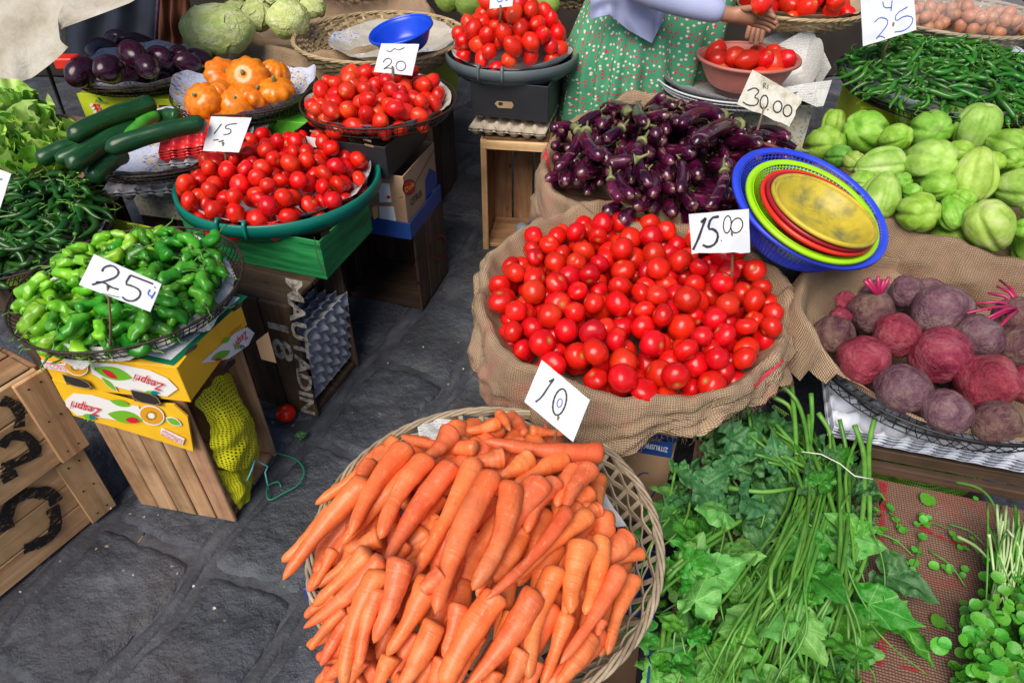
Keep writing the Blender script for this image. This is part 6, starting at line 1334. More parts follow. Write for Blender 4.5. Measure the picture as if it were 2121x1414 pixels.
def vine_leaf(mat, seed, crump, fold):
    rr = random.Random(seed); V = [(0, 0, 0)]; F = []; uv = [(0, 0)]; n, m = 36, 8
    prof = [(0, 1.1), (8, .95), (18, .80), (30, .70), (44, .66 + .06 * rr.random()), (56, .64), (75, .56), (100, .53), (128, .53), (146, .46), (158, .34), (165, .2)]
    for i in range(1, m + 1):
        q = i / m
        for j in range(n + 1):
            dg = -165 + 330 * j / n; r_ = float(np.interp(abs(dg), [p_[0] for p_ in prof], [p_[1] for p_ in prof])); r_ *= 1 + .05 * math.sin(dg * .31 + seed); a = rad(dg); x = q * r_ * math.cos(a); y = q * r_ * math.sin(a) * .88; z = fold * abs(y) + crump * q * (nz((x * 2, y * 2, 0), 2, seed) * 1.2 + .5 * nz((x * 5, y * 5, 0), 2, seed)) - .25 * q * q * .6 * max(0, x)
            V.append((x, y, z)); uv.append((x, y))
    for j in range(n): F.append((0, 1 + j, 2 + j))
    for i in range(1, m):
        for j in range(n): a = 1 + (i - 1) * (n + 1) + j; F.append((a, a + n + 1, a + n + 2, a + 1))
    return mk('leaf', V, F, mat, True, uv)
VL = {'g': [vine_leaf(LFG, s, .22, .2) for s in range(5)], 'p': [vine_leaf(LFP, 10 + s, .2, -.35) for s in range(4)], 'd': [vine_leaf(LFD, 20 + s, .38, .45) for s in range(5)]}
eb = empty('leafy_greens_bunch', P(1640, 1150, TZ), 0, 'big bunch of leafy vine shoots with long green stems tied with white string', 'greens')
def par(parent, name, me, M): return ob(name, me, parent, None, parent.matrix_basis.inverted() @ M)
def leafM(p, yaw, pitch, roll, s): return Matrix.Translation(p) @ Matrix.Rotation(yaw, 4, 'Z') @ Matrix.Rotation(-pitch, 4, 'Y') @ Matrix.Rotation(roll, 4, 'X') @ Matrix.Scale(s, 4)
def put_leaf(px, py, z, szpx, kind, yaw=None, pitch=None, roll=None):
    p = P(px, py, z); s = szpx * mpp(p)
    par(eb, 'leaf', R.choice(VL[kind]), leafM(p, rad(yaw) if yaw is not None else R.uniform(0, 6.28), pitch if pitch is not None else R.uniform(-.4, .7), roll if roll is not None else R.uniform(-.6, .6), s))
STEMG = simple('green_vine_stem', [(.06, .20, .02), (.13, .34, .05)], 30, .4, .15, 60, (.02, .35))
def px_tube(parent, name, pts, rr, mat=STEMG, n=8):
    W_ = [P(a, b, z) for a, b, z in pts]; q = [W_[0]]
    for k in range(len(W_) - 1):
        p0 = W_[max(0, k - 1)]; p1 = W_[k]; p2 = W_[k + 1]; p3 = W_[min(len(W_) - 1, k + 2)]
        for s in (.25, .5, .75, 1.): q.append(.5 * ((2 * p1) + (p2 - p0) * s + (2 * p0 - 5 * p1 + 4 * p2 - p3) * s * s + (3 * p1 - p0 - 3 * p2 + p3) * s ** 3))
    L = len(q); rs = [rr * (1 - .45 * i / L) for i in range(L)]; V, F, uv = tube(local(parent, q), rs, n); return ob(name, mk(name, V, F, mat), parent)
# lower fill of leaves
for i in range(190):
    y_ = R.uniform(930, 1440); x_ = R.uniform(1400 if y_ < 1300 else 1360, 1790 - (y_ - 930) * .06)
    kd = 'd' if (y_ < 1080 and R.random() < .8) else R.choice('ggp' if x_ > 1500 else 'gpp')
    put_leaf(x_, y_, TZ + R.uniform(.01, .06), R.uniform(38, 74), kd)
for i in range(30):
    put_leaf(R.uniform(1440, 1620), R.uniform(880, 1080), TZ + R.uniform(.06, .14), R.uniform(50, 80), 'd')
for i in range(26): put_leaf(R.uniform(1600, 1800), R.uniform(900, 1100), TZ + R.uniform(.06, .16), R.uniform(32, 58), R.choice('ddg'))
for i in range(46):
    y_ = R.uniform(1100, 1430); put_leaf(R.uniform(1380, 1780), y_, TZ + R.uniform(.07, .16), R.uniform(42, 88), R.choice('gpgg'))
stems = []
tie = (1690, 965, TZ + .10)
for i in range(40):
    u = R.random(); bx_ = 1380 + 400 * u + R.uniform(-15, 15); by = 1450 + R.uniform(-60, 60); tx = 1560 + 250 * u * .9 + R.uniform(-25, 25)
    mx = 1500 + 260 * u; top = (tx + R.uniform(-60, 20), R.uniform(850, 960), TZ + R.uniform(.10, .17))
    px_tube(eb, 'stem', [(top[0], top[1], top[2]), (1640 + 120 * u + R.uniform(-20, 20), 1000 + R.uniform(-30, 30), TZ + R.uniform(.09, .15)), ((1560 + 190 * u) + R.uniform(-50, 50), 1180, TZ + R.uniform(.12, .19)), ((1470 + 290 * u) + R.uniform(-50, 50), 1310, TZ + R.uniform(.10, .18)), (bx_, by, TZ + R.uniform(.03, .12))], R.uniform(.003, .0058))
for pts in [[(1548, 790, .42), (1551, 840, .40), (1556, 900, .37)], [(1600, 782, .46), (1650, 830, .43), (1672, 910, .40), (1668, 1000, .37), (1610, 1150, .36)], [(1602, 822, .42), (1640, 850, .41), (1650, 940, .38)], [(1640, 800, .43), (1648, 900, .40), (1645, 1010, .36), (1600, 1120, .35)], [(1695, 855, .42), (1720, 900, .40), (1715, 960, .37)], [(1812, 865, .44), (1800, 920, .41), (1800, 1000, .39), (1800, 1100, .36), (1780, 1190, .33), (1700, 1330, .31), (1640, 1440, .30)], [(1770, 880, .44), (1790, 950, .41), (1785, 1080, .38), (1760, 1180, .36), (1690, 1290, .34), (1600, 1430, .31)], [(1680, 815, .43), (1682, 870, .40), (1676, 950, .38)],
            [(1380, 1190, .38), (1450, 1130, .41), (1530, 1080, .40), (1575, 1050, .38)], [(1370, 1230, .34), (1400, 1180, .40), (1500, 1110, .41)], [(1510, 1010, .38), (1580, 1018, .40), (1650, 1010, .40)], [(1380, 1414, .30), (1385, 1320, .32), (1400, 1280, .33)], [(1375, 1300, .32), (1368, 1380, .30)], [(1400, 1400, .34), (1520, 1300, .37), (1640, 1180, .38), (1670, 1090, .39)], [(1470, 1440, .34), (1560, 1300, .38), (1600, 1160, .40), (1640, 1060, .41)], [(1765, 1414, .27), (1762, 1350, .30), (1760, 1300, .32)]]:
    px_tube(eb, 'stem', pts, .0062)
for i in range(60):
    x0 = R.uniform(1400, 1790); y0 = R.uniform(960, 1400); an = rad(R.gauss(105, 28)); L_ = R.uniform(60, 190); z_ = TZ + R.uniform(.08, .16); bnd = R.uniform(-30, 30)
    pts = [(x0 + L_ * u * math.cos(an) + bnd * math.sin(3 * u), y0 + L_ * u * math.sin(an), z_ - .03 * u * u + .01 * math.sin(5 * u)) for u in (0, .33, .66, 1)]
    px_tube(eb, 'stem', pts, R.uniform(.0018, .0036), n=6)
    if i % 2: put_leaf(pts[-1][0], pts[-1][1], pts[-1][2], R.uniform(30, 60), R.choice('gp'))
# curly tendrils
for k, (x0, y0, x1, y1, z_) in enumerate([(1640, 950, 1750, 945, .41), (1520, 1240, 1600, 1160, .40), (1560, 1270, 1500, 1330, .38), (1700, 1220, 1730, 1210, .36), (1630, 860, 1600, 840, .42), (1620, 1240, 1540, 1290, .39), (1470, 1010, 1440, 1090, .36), (1650, 1050, 1640, 1110, .41)]):
    pts = []; N = 60
    for i in range(N): u = i / N; a = u * 38; c_ = P(x0 + (x1 - x0) * u, y0 + (y1 - y0) * u, z_); pts.append(c_ + Vector((.004 * math.cos(a), .002 * math.sin(a), .004 * math.sin(a))))
    V, F, uv = tube(local(eb, pts), .0007, 4); ob('tendril', mk('tendril', V, F, CST), eb)
for (px, py, z_, s_, kd, yw, pt, ro) in [(1375, 1050, .35, 89, 'p', 250, .15, .3), (1440, 1245, .42, 90, 'p', 60, .2, -.5), (1475, 1190, .42, 85, 'p', 20, .1, .4), (1700, 1100, .40, 93, 'p', -60, .1, -.4), (1745, 1110, .38, 85, 'p', -15, .0, .3), (1620, 1270, .40, 89, 'p', 215, .2, .5), (1570, 1290, .39, 90, 'p', 200, .3, -.4), (1680, 1190, .41, 95, 'g', -75, .6, .2), (1650, 1290, .40, 85, 'p', -70, -.1, .8), (1620, 1390, .36, 90, 'p', -60, .0, .2),
                                       (1840, 1190, .32, 85, 'd', -40, .2, .2), (1800, 1250, .33, 93, 'g', -30, .1, .3), (1850, 1280, .31, 95, 'g', -62, .0, -.3), (1790, 1290, .32, 90, 'g', 200, .1, .2), (1465, 1370, .36, 85, 'p', 230, .1, .1), (1360, 1240, .30, 50, 'g', 200, .1, .1), (1340, 1310, .29, 40, 'g', 180, .1, .1), (1440, 1120, .40, 80, 'g', 120, .1, .6), (1500, 1060, .42, 70, 'p', 190, .5, 0), (1540, 1400, .35, 85, 'g', 260, .1, .1)]:
    put_leaf(px, py, z_, s_, kd, yw, pt, ro)
V, F, uv = tube(local(eb, [P(1660, 935, .44), P(1700, 940, .45), P(1740, 960, .43), P(1770, 985, .43), P(1808, 992, .42)]), .0012, 5); ob('string', mk('string', V, F, WHP), eb)
# loose sprigs and leaves on the cloth
CRS = [leaf_sheet('leaf', simple('cress_leaf', [(.03, .20, .012), (.07, .33, .022), (.13, .42, .045)], 20, .35, .2, 60, (.03, .35)), .9, 1., .03, s, 14, 4, .25) for s in range(3)]
CRG = bpy.data.materials['cress_leaf']
for i, (x0, y0, x1, y1, lv) in enumerate([(1805, 1100, 1890, 1150, 8), (1895, 1085, 1960, 1095, 6), (1905, 1120, 1885, 1195, 7), (1925, 1140, 2000, 1215, 6), (1840, 1060, 1860, 1100, 6), (1965, 1085, 2040, 1130, 4), (1970, 1110, 2030, 1150, 3)]):
    z_ = TZ + .008; e = empty('loose_sprig', P(x0, y0, TZ), 0, ['long loose cress sprig nearest the bunch', 'small cress sprig in the upper middle of the cloth', 'upright cress sprig on the cloth', 'cress sprig curving towards the watercress', 'short sprig beside the bunch stems', 'pale stalk pointing at the watercress', 'cut stem lying by the watercress'][i], 'cress sprig')
    px_tube(e, 'stem', [(x0, y0, z_ + .002), ((x0 + x1) / 2 + 6, (y0 + y1) / 2 - 8, z_ + .01), (x1, y1, z_)], .0022)
    for k in range(lv): u = R.random(); p = P(x0 + (x1 - x0) * u + R.uniform(-22, 22), y0 + (y1 - y0) * u + R.uniform(-18, 18), z_ + R.uniform(.0, .01)); par(e, 'leaf', R.choice(CRS), leafM(p, R.uniform(0, 6), R.uniform(-.2, .3), R.uniform(-.3, .3), R.uniform(.014, .024)))
for (px, py, r_, lab) in [(1918, 1045, .024, 'single round bright green leaf lying on the burlap'), (2020, 1035, .008, 'tiny green leaf near the back edge of the burlap'), (1940, 1298, .02, 'wilted green leaf scrap near the front of the burlap')]:
    tag(ob('fallen_leaf', CRS[0], None, None, leafM(P(px, py, TZ + .008), 1., .1, .1, r_ * 1.6)), lab, 'leaf')
ew = empty('watercress_bunch', P(2080, 1280, TZ), 0, 'bunch of bright green watercress at the right edge', 'watercress')
for i in range(290):
    y_ = R.uniform(1140, 1450); x_ = R.uniform(2000 + (60 if y_ < 1250 else 0) - (45 if 1290 < y_ < 1350 else 0) - (0 if y_ < 1340 else -10), 2230); z_ = TZ + .02 + .10 * math.sqrt(max(0, 1 - ((y_ - 1300) / 190) ** 2)) * R.uniform(.6, 1.)
    p = P(x_, y_, z_); par(ew, 'leaf', R.choice(CRS), leafM(p, R.uniform(0, 6.3), R.uniform(-.5, .9), R.uniform(-.6, .6), R.uniform(.018, .034)))
lowc = MB()
for i in range(620):
    y_ = R.uniform(1130, 1470); x_ = R.uniform(1985 + (60 if y_ < 1250 else 0), 2260); p = P(x_, y_, TZ + .01 + .07 * math.sqrt(max(0, 1 - ((y_ - 1300) / 190) ** 2)) * R.uniform(.2, 1.)); M = leafM(p, R.uniform(0, 6.3), R.uniform(-.5, .9), R.uniform(-.6, .6), R.uniform(.014, .028)); me = R.choice(CRS)
    lowc.add([M @ v_.co for v_ in me.vertices], [tuple(q_.vertices) for q_ in me.polygons])
lowc.V = local(ew, lowc.V); o = ob('lower_leaves', lowc.mesh('lower_leaves', CRG), ew); o['kind'] = 'stuff'
PALE = simple('pale_cress_stem', [(.30, .48, .16), (.50, .62, .32)], 20, .4)
for i in range(46):
    x_ = R.uniform(2040, 2200); px_tube(ew, 'stem', [(x_, R.uniform(1040, 1110), TZ + R.uniform(.10, .17)), (x_ + R.uniform(-25, 25), 1150, TZ + .12), (x_ + R.uniform(-50, 50), 1260, TZ + .07)], R.uniform(.002, .0032), PALE if i % 2 else STEMG)
px_tube(ew, 'stem', [(1980, 998, .36), (2030, 1012, .38), (2060, 1050, .38), (2064, 1110, .36)], .003, STEMG); px_tube(ew, 'stem', [(1982, 1110, .31), (2020, 1130, .33), (2050, 1160, .34)], .004, PALE)
# net bag (green) below the egg trays and stool
def netmat(name, col):
    t = NT(name); uv = t.uv(); sp = t.n('SeparateXYZ'); t.l(uv, sp.inputs[0])
    def th(s_, p_): return t.math('GREATER_THAN', t.math('ABSOLUTE', t.math('SINE', t.math('MULTIPLY', s_, math.pi / p_))), .72)
    a = t.math('SUBTRACT', 1., t.math('MULTIPLY', th(sp.outputs[0], .007), th(sp.outputs[1], .007)))
    t.rnd = t.n('ObjectInfo').outputs['Random']; return t.out(col, .5, .4, alpha=a)
def blob_cloth(name, c, sx, sy, sz, mat, label, cat, seed, rz=0., amp=.25):
    V = []; F = []; uv = []; n, m = 60, 34
    for i in range(m + 1):
        th = math.pi * i / m
        for j in range(n + 1):
            a = 2 * math.pi * j / n; d = Vector((math.sin(th) * math.cos(a), math.sin(th) * math.sin(a), math.cos(th))); q = 1 + amp * nz(d, 1.8, seed) + amp * .5 * nz(d, 4.5, seed); V.append((d.x * q * sx, d.y * q * sy, d.z * q * sz)); uv.append((a * max(sx, sy), th * sz * 1.0))
    F = [(i * (n + 1) + j, (i + 1) * (n + 1) + j, (i + 1) * (n + 1) + j + 1, i * (n + 1) + j + 1) for i in range(m) for j in range(n)]
    o = ob(name, mk(name, V, F, mat, True, uv), None, c); o.rotation_euler = (0, 0, rz); return tag(o, label, cat)
pgn = P(1920, 990, .12); blob_cloth('net_bag', (pgn.x, pgn.y + .05, .09), .16, .10, .085, netmat('green_net', (.16, .35, .03)), 'green net sack lying under the egg trays', 'net sack', 3)
st = crate((1.30, 1.02), -15, .44, .25, .33, 'dark wooden stool of planks under the white egg trays', openf=('front', 'left', 'right'), mat=WOODD, nv=4)
plank(st, (.22, -.012, .31), .46, .035, .02, WOODD, 'x', 'y'); plank(st, (.22, -.03, .275), .44, .03, .02, WOODD, 'x', 'y')
# yellow nets in the kiwi crate
def net_drape(lab, pts_rows, mat, name='net_sack'):
    "rows of photo-pixel polylines with world heights: a lofted crumpled sheet"
    V = []; F = []; uv = []; m = len(pts_rows); n = len(pts_rows[0]); K = 8
    def cr_(p0, p1, p2, p3, s): return .5 * ((2 * p1) + (p2 - p0) * s + (2 * p0 - 5 * p1 + 4 * p2 - p3) * s * s + (3 * p1 - p0 - 3 * p2 + p3) * s ** 3)
    rows = []
    for r_ in pts_rows:
        W_ = [Vector(p) for p in r_]; q = []
        for k in range(n - 1):
            for s in range(K): q.append(cr_(W_[max(0, k - 1)], W_[k], W_[k + 1], W_[min(n - 1, k + 2)], s / K))
        rows.append(q + [W_[-1]])
    R2 = []
    for k in range(m - 1):
        for s in range(K): R2.append([cr_(rows[max(0, k - 1)][i], rows[k][i], rows[k + 1][i], rows[min(m - 1, k + 2)][i], s / K) for i in range(len(rows[0]))])
    R2.append(rows[-1]); n = len(R2[0]); m = len(R2)
    for i in range(m):
        for j in range(n):
            p = R2[i][j]; V.append(p + Vector((.006, -.006, 0)) * nz(p, 26, 2) * 1.5 + Vector((.004, .004, 0)) * nz(p, 60, 5)); uv.append((j * .0062, i * .0105))
    F = [(i * n + j, (i + 1) * n + j, (i + 1) * n + j + 1, i * n + j + 1) for i in range(m - 1) for j in range(n - 1)]
    c = sum(V, Vector()) / len(V); return tag(ob(name, mk(name, [v_ - c for v_ in V], F, mat, True, uv), None, c), lab, 'net sack')
YN = netmat('yellow_net', (.80, .80, .015))
nsp, nsn = plane_of(zc, -12, 'side')
def YP(x, y, d_): p = PN(x / 3.214, 700 + y / 3.214, nsp, nsn); return p + nsn * d_
net_drape('yellow net sack bulging out of the upright crate', [[YP(1350, 440, -.02), YP(1450, 330, -.03), YP(1560, 260, -.04), YP(1650, 255, -.05)], [YP(1370, 560, .01), YP(1480, 520, .03), YP(1600, 480, .02), YP(1700, 460, -.04)], [YP(1400, 700, .0), YP(1500, 690, .035), YP(1640, 640, .03), YP(1745, 620, -.03)], [YP(1450, 860, .0), YP(1540, 870, .02), YP(1660, 820, .02), YP(1770, 740, -.02)]], YN)
net_drape('tied tail of the yellow net sack at the crate bottom', [[YP(1470, 880, -.01), YP(1560, 880, .0), YP(1650, 860, .0), YP(1740, 850, -.03)], [YP(1510, 980, -.01), YP(1580, 970, .015), YP(1650, 960, .01), YP(1720, 950, -.02)], [YP(1560, 1060, -.01), YP(1600, 1060, .005), YP(1650, 1050, .0), YP(1690, 1030, -.01)], [YP(1590, 1140, .0), YP(1605, 1135, .0), YP(1620, 1125, .0), YP(1650, 1090, .0)]], YN)
TW2 = NT('green_twine').out((.01, .22, .11), .5); TWB = NT('light_blue_twine').out((.15, .55, .60), .5)
V, F, uv = tube([YP(1600, 940, .02), YP(1610, 860, .03), YP(1630, 800, .03), YP(1740, 845, .02), YP(1700, 880, .03), YP(1755, 1040, .02)], .0022, 6); tag(ob('twine', mk('twine', V, F, TWB)), 'light blue-green twine tied round the yellow net', 'twine')
gp_ = [P(x / 3.214, 700 + y / 3.214, .014) for x, y in [(1810, 760), (1960, 800), (2025, 880), (1990, 970), (1890, 1030), (1790, 1075), (1780, 990), (1850, 955), (1875, 1000)]]
qq = []
for k in range(len(gp_) - 1):
    a_, b_, c_, d_ = gp_[max(0, k - 1)], gp_[k], gp_[k + 1], gp_[min(len(gp_) - 1, k + 2)]
    for s in (0, .25, .5, .75): qq.append(.5 * ((2 * b_) + (c_ - a_) * s + (2 * a_ - 5 * b_ + 4 * c_ - d_) * s * s + (3 * b_ - a_ - 3 * c_ + d_) * s ** 3))
V, F, uv = tube(qq, .0022, 6); tag(ob('twine', mk('twine', V, F, TW2)), 'dark green twine looped on the paving by the upright crate', 'twine')
# small litter
a_, b_ = P(286, 1123, .012), P(300, 1103, .012); V, F, uv = tube([a_, a_.lerp(b_, .7)], .0014, 4); mt = ob('matchstick', mk('matchstick', V, F, WOODL, False)); tag(mt, 'burnt matchstick lying on the paving', 'matchstick')
V, F, uv = tube([a_.lerp(b_, .7), b_], .0022, 5); ob('burnt_head', mk('burnt_head', V, F, HOLE), mt)
lit = MB(); litg = MB()
for i in range(150):
    x_, y_ = R.uniform(-1.3, .1), R.uniform(.45, 1.9); s = R.uniform(.0015, .0045); a = R.uniform(0, 6.3); pts = [(x_ + s * math.cos(a + k) * (1.6 if k < 3 else .7), y_ + s * math.sin(a + k) , .012 + .001 * k) for k in (0, 1.6, 3.1, 4.6)]; (lit if i % 3 else litg).add(pts, [(0, 1, 2, 3)])
tag(ob('litter_crumbs', lit.mesh('litter_crumbs', simple('pale_crumb', [(.35, .32, .28), (.5, .48, .45)], 30, .8), False)), 'pale crumbs and chips scattered on the dark paving', 'litter', None, 'stuff'); tag(ob('leaf_scraps', litg.mesh('leaf_scraps', LET, False)), 'green leaf scraps scattered on the dark paving', 'litter', None, 'stuff')
tag(ob('fallen_leaf', VL['d'][0], None, None, leafM(P(620, 905, .02), .8, .2, .2, .03)), 'grey-green leaf on the paving near the dropped tomato', 'leaf')
# bluish ball and blue bag in the centre crate
o = ob('ball_of_plastic', lump('ball_of_plastic', simple('grey_blue_wrapping', [(.10, .14, .19), (.22, .27, .33)], 20, .5, .6, 60), lambda d, th, a: d * (1 + .06 * nz(d, 3, 1)) * .033, 24, 18), None, (.045, 2.60, .055)); tag(o, 'grey-blue ball of plastic wrap inside the centre crate', 'plastic')
tag(ob('blue_bag_scrap', lump('blue_bag_scrap', PBL, lambda d, th, a: Vector((d.x * .03, d.y * .03, d.z * .035)) * (1 + .4 * nz(d, 2.5, 1)), 20, 14), None, (.105, 2.62, .06)), 'crumpled blue plastic scrap in the centre crate', 'plastic')
# newspaper sheets standing round the pink bowl
for (cs, Y, lab, n_) in [([(1600, 100), (1680, 55), (1722, 140), (1690, 190), (1610, 180)], 2.78, 'newspaper sheet standing up right of the pink bowl', (-.3, -1, .5)), ([(1560, 90), (1660, 45), (1685, 95), (1600, 130)], 2.86, 'folded newspaper behind the pink bowl', (-.2, -1, .4)), ([(1600, 185), (1725, 165), (1705, 220), (1690, 222)], 2.45, 'translucent paper corner hanging off the white basket', (-.1, -1, .6)), ([(1400, 120), (1425, 70), (1440, 100), (1450, 150), (1415, 155)], 2.75, 'crumpled paper left of the pink bowl', (.3, -1, .4))]:
    p0 = PY(*cs[0], Y); n_ = Vector(n_).normalized(); poly = [PN(a, b, p0, n_) for a, b in cs]; c0 = sum(poly, Vector()) / len(poly); V = []; F = []; uv = []; K = 8; m_ = len(poly)
    V.append(c0); uv.append((c0.x, c0.z))
    for k in range(1, K + 1):
        for i in range(m_ * 6): a_ = poly[(i // 6) % m_]; b_ = poly[(i // 6 + 1) % m_]; e_ = a_.lerp(b_, (i % 6) / 6); p = c0.lerp(e_, k / K); V.append(p + n_ * .02 * nz(p, 9, Y)); uv.append((p.x, p.z * 1.2))
    N = m_ * 6
    for i in range(N): F.append((0, 1 + i, 1 + (i + 1) % N))
    for k in range(K - 1):
        for i in range(N): a_ = 1 + k * N; F.append((a_ + i, a_ + N + i, a_ + N + (i + 1) % N, a_ + (i + 1) % N))
    tag(ob('newspaper', mk('newspaper', [v_ - c0 for v_ in V], F, NEWSG, True, uv), None, c0), lab, 'newspaper')
# ------------------------------------------------------------------ tarpaulin, back cloths
t = NT('pale_canvas'); v = t.obj((1, 1, 1), False); c = t.ramp(t.noise(v, 5, 6, .65), [(.3, (.24, .20, .14)), (.5, (.40, .37, .30)), (.68, (.50, .48, .43))]); t.bump(t.noise(v, 7, 5, .6, 1.), .6, .03); CANV = t.out(c, .75)
NAVY = simple('navy_cloth', [(.006, .010, .022), (.012, .02, .04)], 4, .9, .4, 12); BRN = simple('rust_brown_cloth', [(.06, .018, .008), (.12, .035, .015)], 4, .9, .4, 12); DKW = simple('added_wall_shade', [(.012, .009, .008), (.03, .022, .017)], 3, .9, .5, 12)
def hang(name, top, bot, Y0, Y1, mat, label, cat, seed, amp=.03, nx=40, ny=24, T=0.):
    V = []; F = []; uv = []
    def lerpline(L, u): k = u * (len(L) - 1); i = min(int(k), len(L) - 2); f_ = k - i; return (L[i][0] * (1 - f_) + L[i + 1][0] * f_, L[i][1] * (1 - f_) + L[i + 1][1] * f_)
    for i in range(nx + 1):
        u = i / nx; a = lerpline(top, u); b = lerpline(bot, u)
        for j in range(ny + 1):
            q = j / ny; x = a[0] * (1 - q) + b[0] * q; y = a[1] * (1 - q) + b[1] * q; Y = Y0 * (1 - q) + Y1 * q; p = PY(x, y, Y); V.append(p + Vector((0, -1, .2)) * amp * (math.sin(u * 16 + 3 * q + seed) + 1.5 * nz((u * 3, q * 2, 0), 2, seed))); uv.append((u, q))
    F = [(i * (ny + 1) + j, i * (ny + 1) + j + 1, (i + 1) * (ny + 1) + j + 1, (i + 1) * (ny + 1) + j) for i in range(nx) for j in range(ny)]
    return tag(ob(name, mk(name, V, F, mat, True, uv), None), label, cat)
hang('canvas_sheet', [(-120, -160), (60, -170), (200, -190), (330, -200)], [(-100, 215), (30, 175), (60, 163), (145, 97), (125, 60), (270, 5), (320, -30)], 2.9, 2.5, CANV, 'pale stained canvas sheet hanging at the top left corner', 'canvas', 2, .025)
hang('navy_cloth', [(110, -120), (330, -120)], [(140, 120), (330, 110)], 3.6, 3.5, NAVY, 'dark navy cloth hanging behind the round eggplants', 'cloth', 3, .02)
hang('rust_cloth', [(325, -120), (390, -120)], [(330, 105), (395, 100)], 3.55, 3.5, BRN, 'rust brown cloth hanging left of the cabbages', 'cloth', 4, .02)
A_, B_ = PY(333, -80, 3.4), PY(322, 95, 3.4); V, F, uv = tube([A_, A_.lerp(B_, .5), B_], .008, 8); tag(ob('rope', mk('rope', V, F, simple('blue_rope', [(.01, .03, .15), (.12, .03, .05), (.02, .08, .3)], 60, .7))), 'blue rope hanging in front of the rust brown cloth', 'rope')
A_, B_ = PY(95, 130, 2.7), P(135, 245, .35); V, F, uv = tube([A_, B_, Vector((B_.x, B_.y, 0.))], .008, 8); tag(ob('metal_pole', mk('metal_pole', V, F, simple('dull_metal', [(.06, .055, .05), (.12, .11, .10)], 30, .5, .2, 60, metal=.6))), 'thin grey pole under the canvas sheet', 'pole')
tag(ob('added_back_wall', mk('added_back_wall', *cbox(9, .12, 2.6, .01), DKW, False), None, (0, 4.75, 1.3)), 'dark wall added behind the market stalls to darken the background', 'wall')  # added wall, its dark colour stands in for the shade behind the stalls
tag(ob('plastic_box', mk('plastic_box', *cbox(.09, .08, .05, .006), PRD, False), None, PY(140, 128, 3.3)), 'small red plastic box behind the canvas sheet', 'box')
# ------------------------------------------------------------------ WOMAN
SK = simple('brown_skin', [(.30, .135, .075), (.40, .19, .115)], 20, .45, .15, 120, (.0, .0), sss=.05)
def skin_body(name, nodes, edges, mat, parent, sub=2, root=0):
    me = bpy.data.meshes.new(name); me.from_pydata([n_[0] for n_ in nodes], edges, []); me.materials.append(mat); o = ob(name, me, parent)
    sm = o.modifiers.new('skin', 'SKIN'); me.skin_vertices.new() if not me.skin_vertices else None
    for i, n_ in enumerate(nodes): r_ = n_[1]; me.skin_vertices[0].data[i].radius = (r_, r_) if not hasattr(r_, '__len__') else r_; me.skin_vertices[0].data[i].use_root = (i == root)
    ss = o.modifiers.new('sub', 'SUBSURF'); ss.levels = sub; ss.render_levels = sub
    dg = bpy.context.evaluated_depsgraph_get(); dg.update(); m2 = bpy.data.meshes.new_from_object(o.evaluated_get(dg)); o.modifiers.clear(); o.data = m2
    m2.polygons.foreach_set('use_smooth', [True] * len(m2.polygons)); return o
wo = empty('person', (.50, 2.86, 0), 0, 'woman in lilac cardigan and green floral dress sorting tomatoes', 'person'); O = Vector((.50, 2.86, 0))
B_ = lambda x, y, z: Vector((x, y, z)) - O
nodes = [(B_(.50, 2.88, .92), .13), (B_(.50, 2.86, 1.10), .12), (B_(.51, 2.82, 1.30), .14), (B_(.52, 2.80, 1.42), .05), (B_(.53, 2.76, 1.50), .045),
         (B_(.36, 2.80, 1.34), .055), (B_(.37, 2.62, 1.14), .042), (B_(.42, 2.52, 1.03), .038), (B_(.60, 2.49, .985), .034), (B_(.745, 2.47, .962), .026),
         (B_(.68, 2.82, 1.34), .055), (B_(.86, 2.80, 1.16), .042), (B_(.93, 2.74, 1.06), .036), (B_(.90, 2.64, .96), .026),
         (B_(.44, 2.86, .50), .07), (B_(.44, 2.90, .08), .045), (B_(.44, 2.80, .03), .035), (B_(.58, 2.84, .50), .07), (B_(.60, 2.90, .08), .045), (B_(.60, 2.80, .03), .035)]
edges = [(0, 1), (1, 2), (2, 3), (3, 4), (2, 5), (5, 6), (6, 7), (7, 8), (8, 9), (2, 10), (10, 11), (11, 12), (12, 13), (0, 14), (14, 15), (15, 16), (0, 17), (17, 18), (18, 19)]
def hand(nodes, edges, root, wrist, d, side, up, tipcurl, spread=.016, s=1., thumb=1):
    d = d.normalized(); side = (side - d * side.dot(d)).normalized(); up = d.cross(side).normalized() * up; pm = wrist + d * .045 * s; b0 = len(nodes); nodes.append((pm, (.030 * s, .020 * s))); edges.append((root, b0))
    fl_ = [.062, .075, .078, .066]
    for k in range(4):
        off = side * (k - 1.5) * spread * s; kb = pm + d * .035 * s + off; i0 = len(nodes); nodes.append((kb, .0115 * s)); edges.append((b0, i0)); p = kb; dd = (d + off * 2.).normalized(); prev = i0
        for q in range(3):
            dd = (dd + up * -tipcurl[q]).normalized(); p = p + dd * fl_[k] * s * [.42, .32, .26][q]; nodes.append((p, [.0098, .0088, .0075][q] * s)); edges.append((prev, len(nodes) - 1)); prev = len(nodes) - 1
    tb_ = wrist + d * .025 * s + side * -.028 * s * thumb; i0 = len(nodes); nodes.append((tb_, .013 * s)); edges.append((b0, i0)); p = tb_; dd = (d * .7 - side * .6 * thumb - up * .4).normalized(); prev = i0
    for q in range(2): p = p + dd * .034 * s; dd = (dd + d * .4).normalized(); nodes.append((p, [.0115, .009][q] * s)); edges.append((prev, len(nodes) - 1)); prev = len(nodes) - 1
hand(nodes, edges, 9, nodes[9][0], Vector((1, -.05, -.10)), Vector((0, .45, -.9)), 1., (.1, .35, .4), thumb=1)
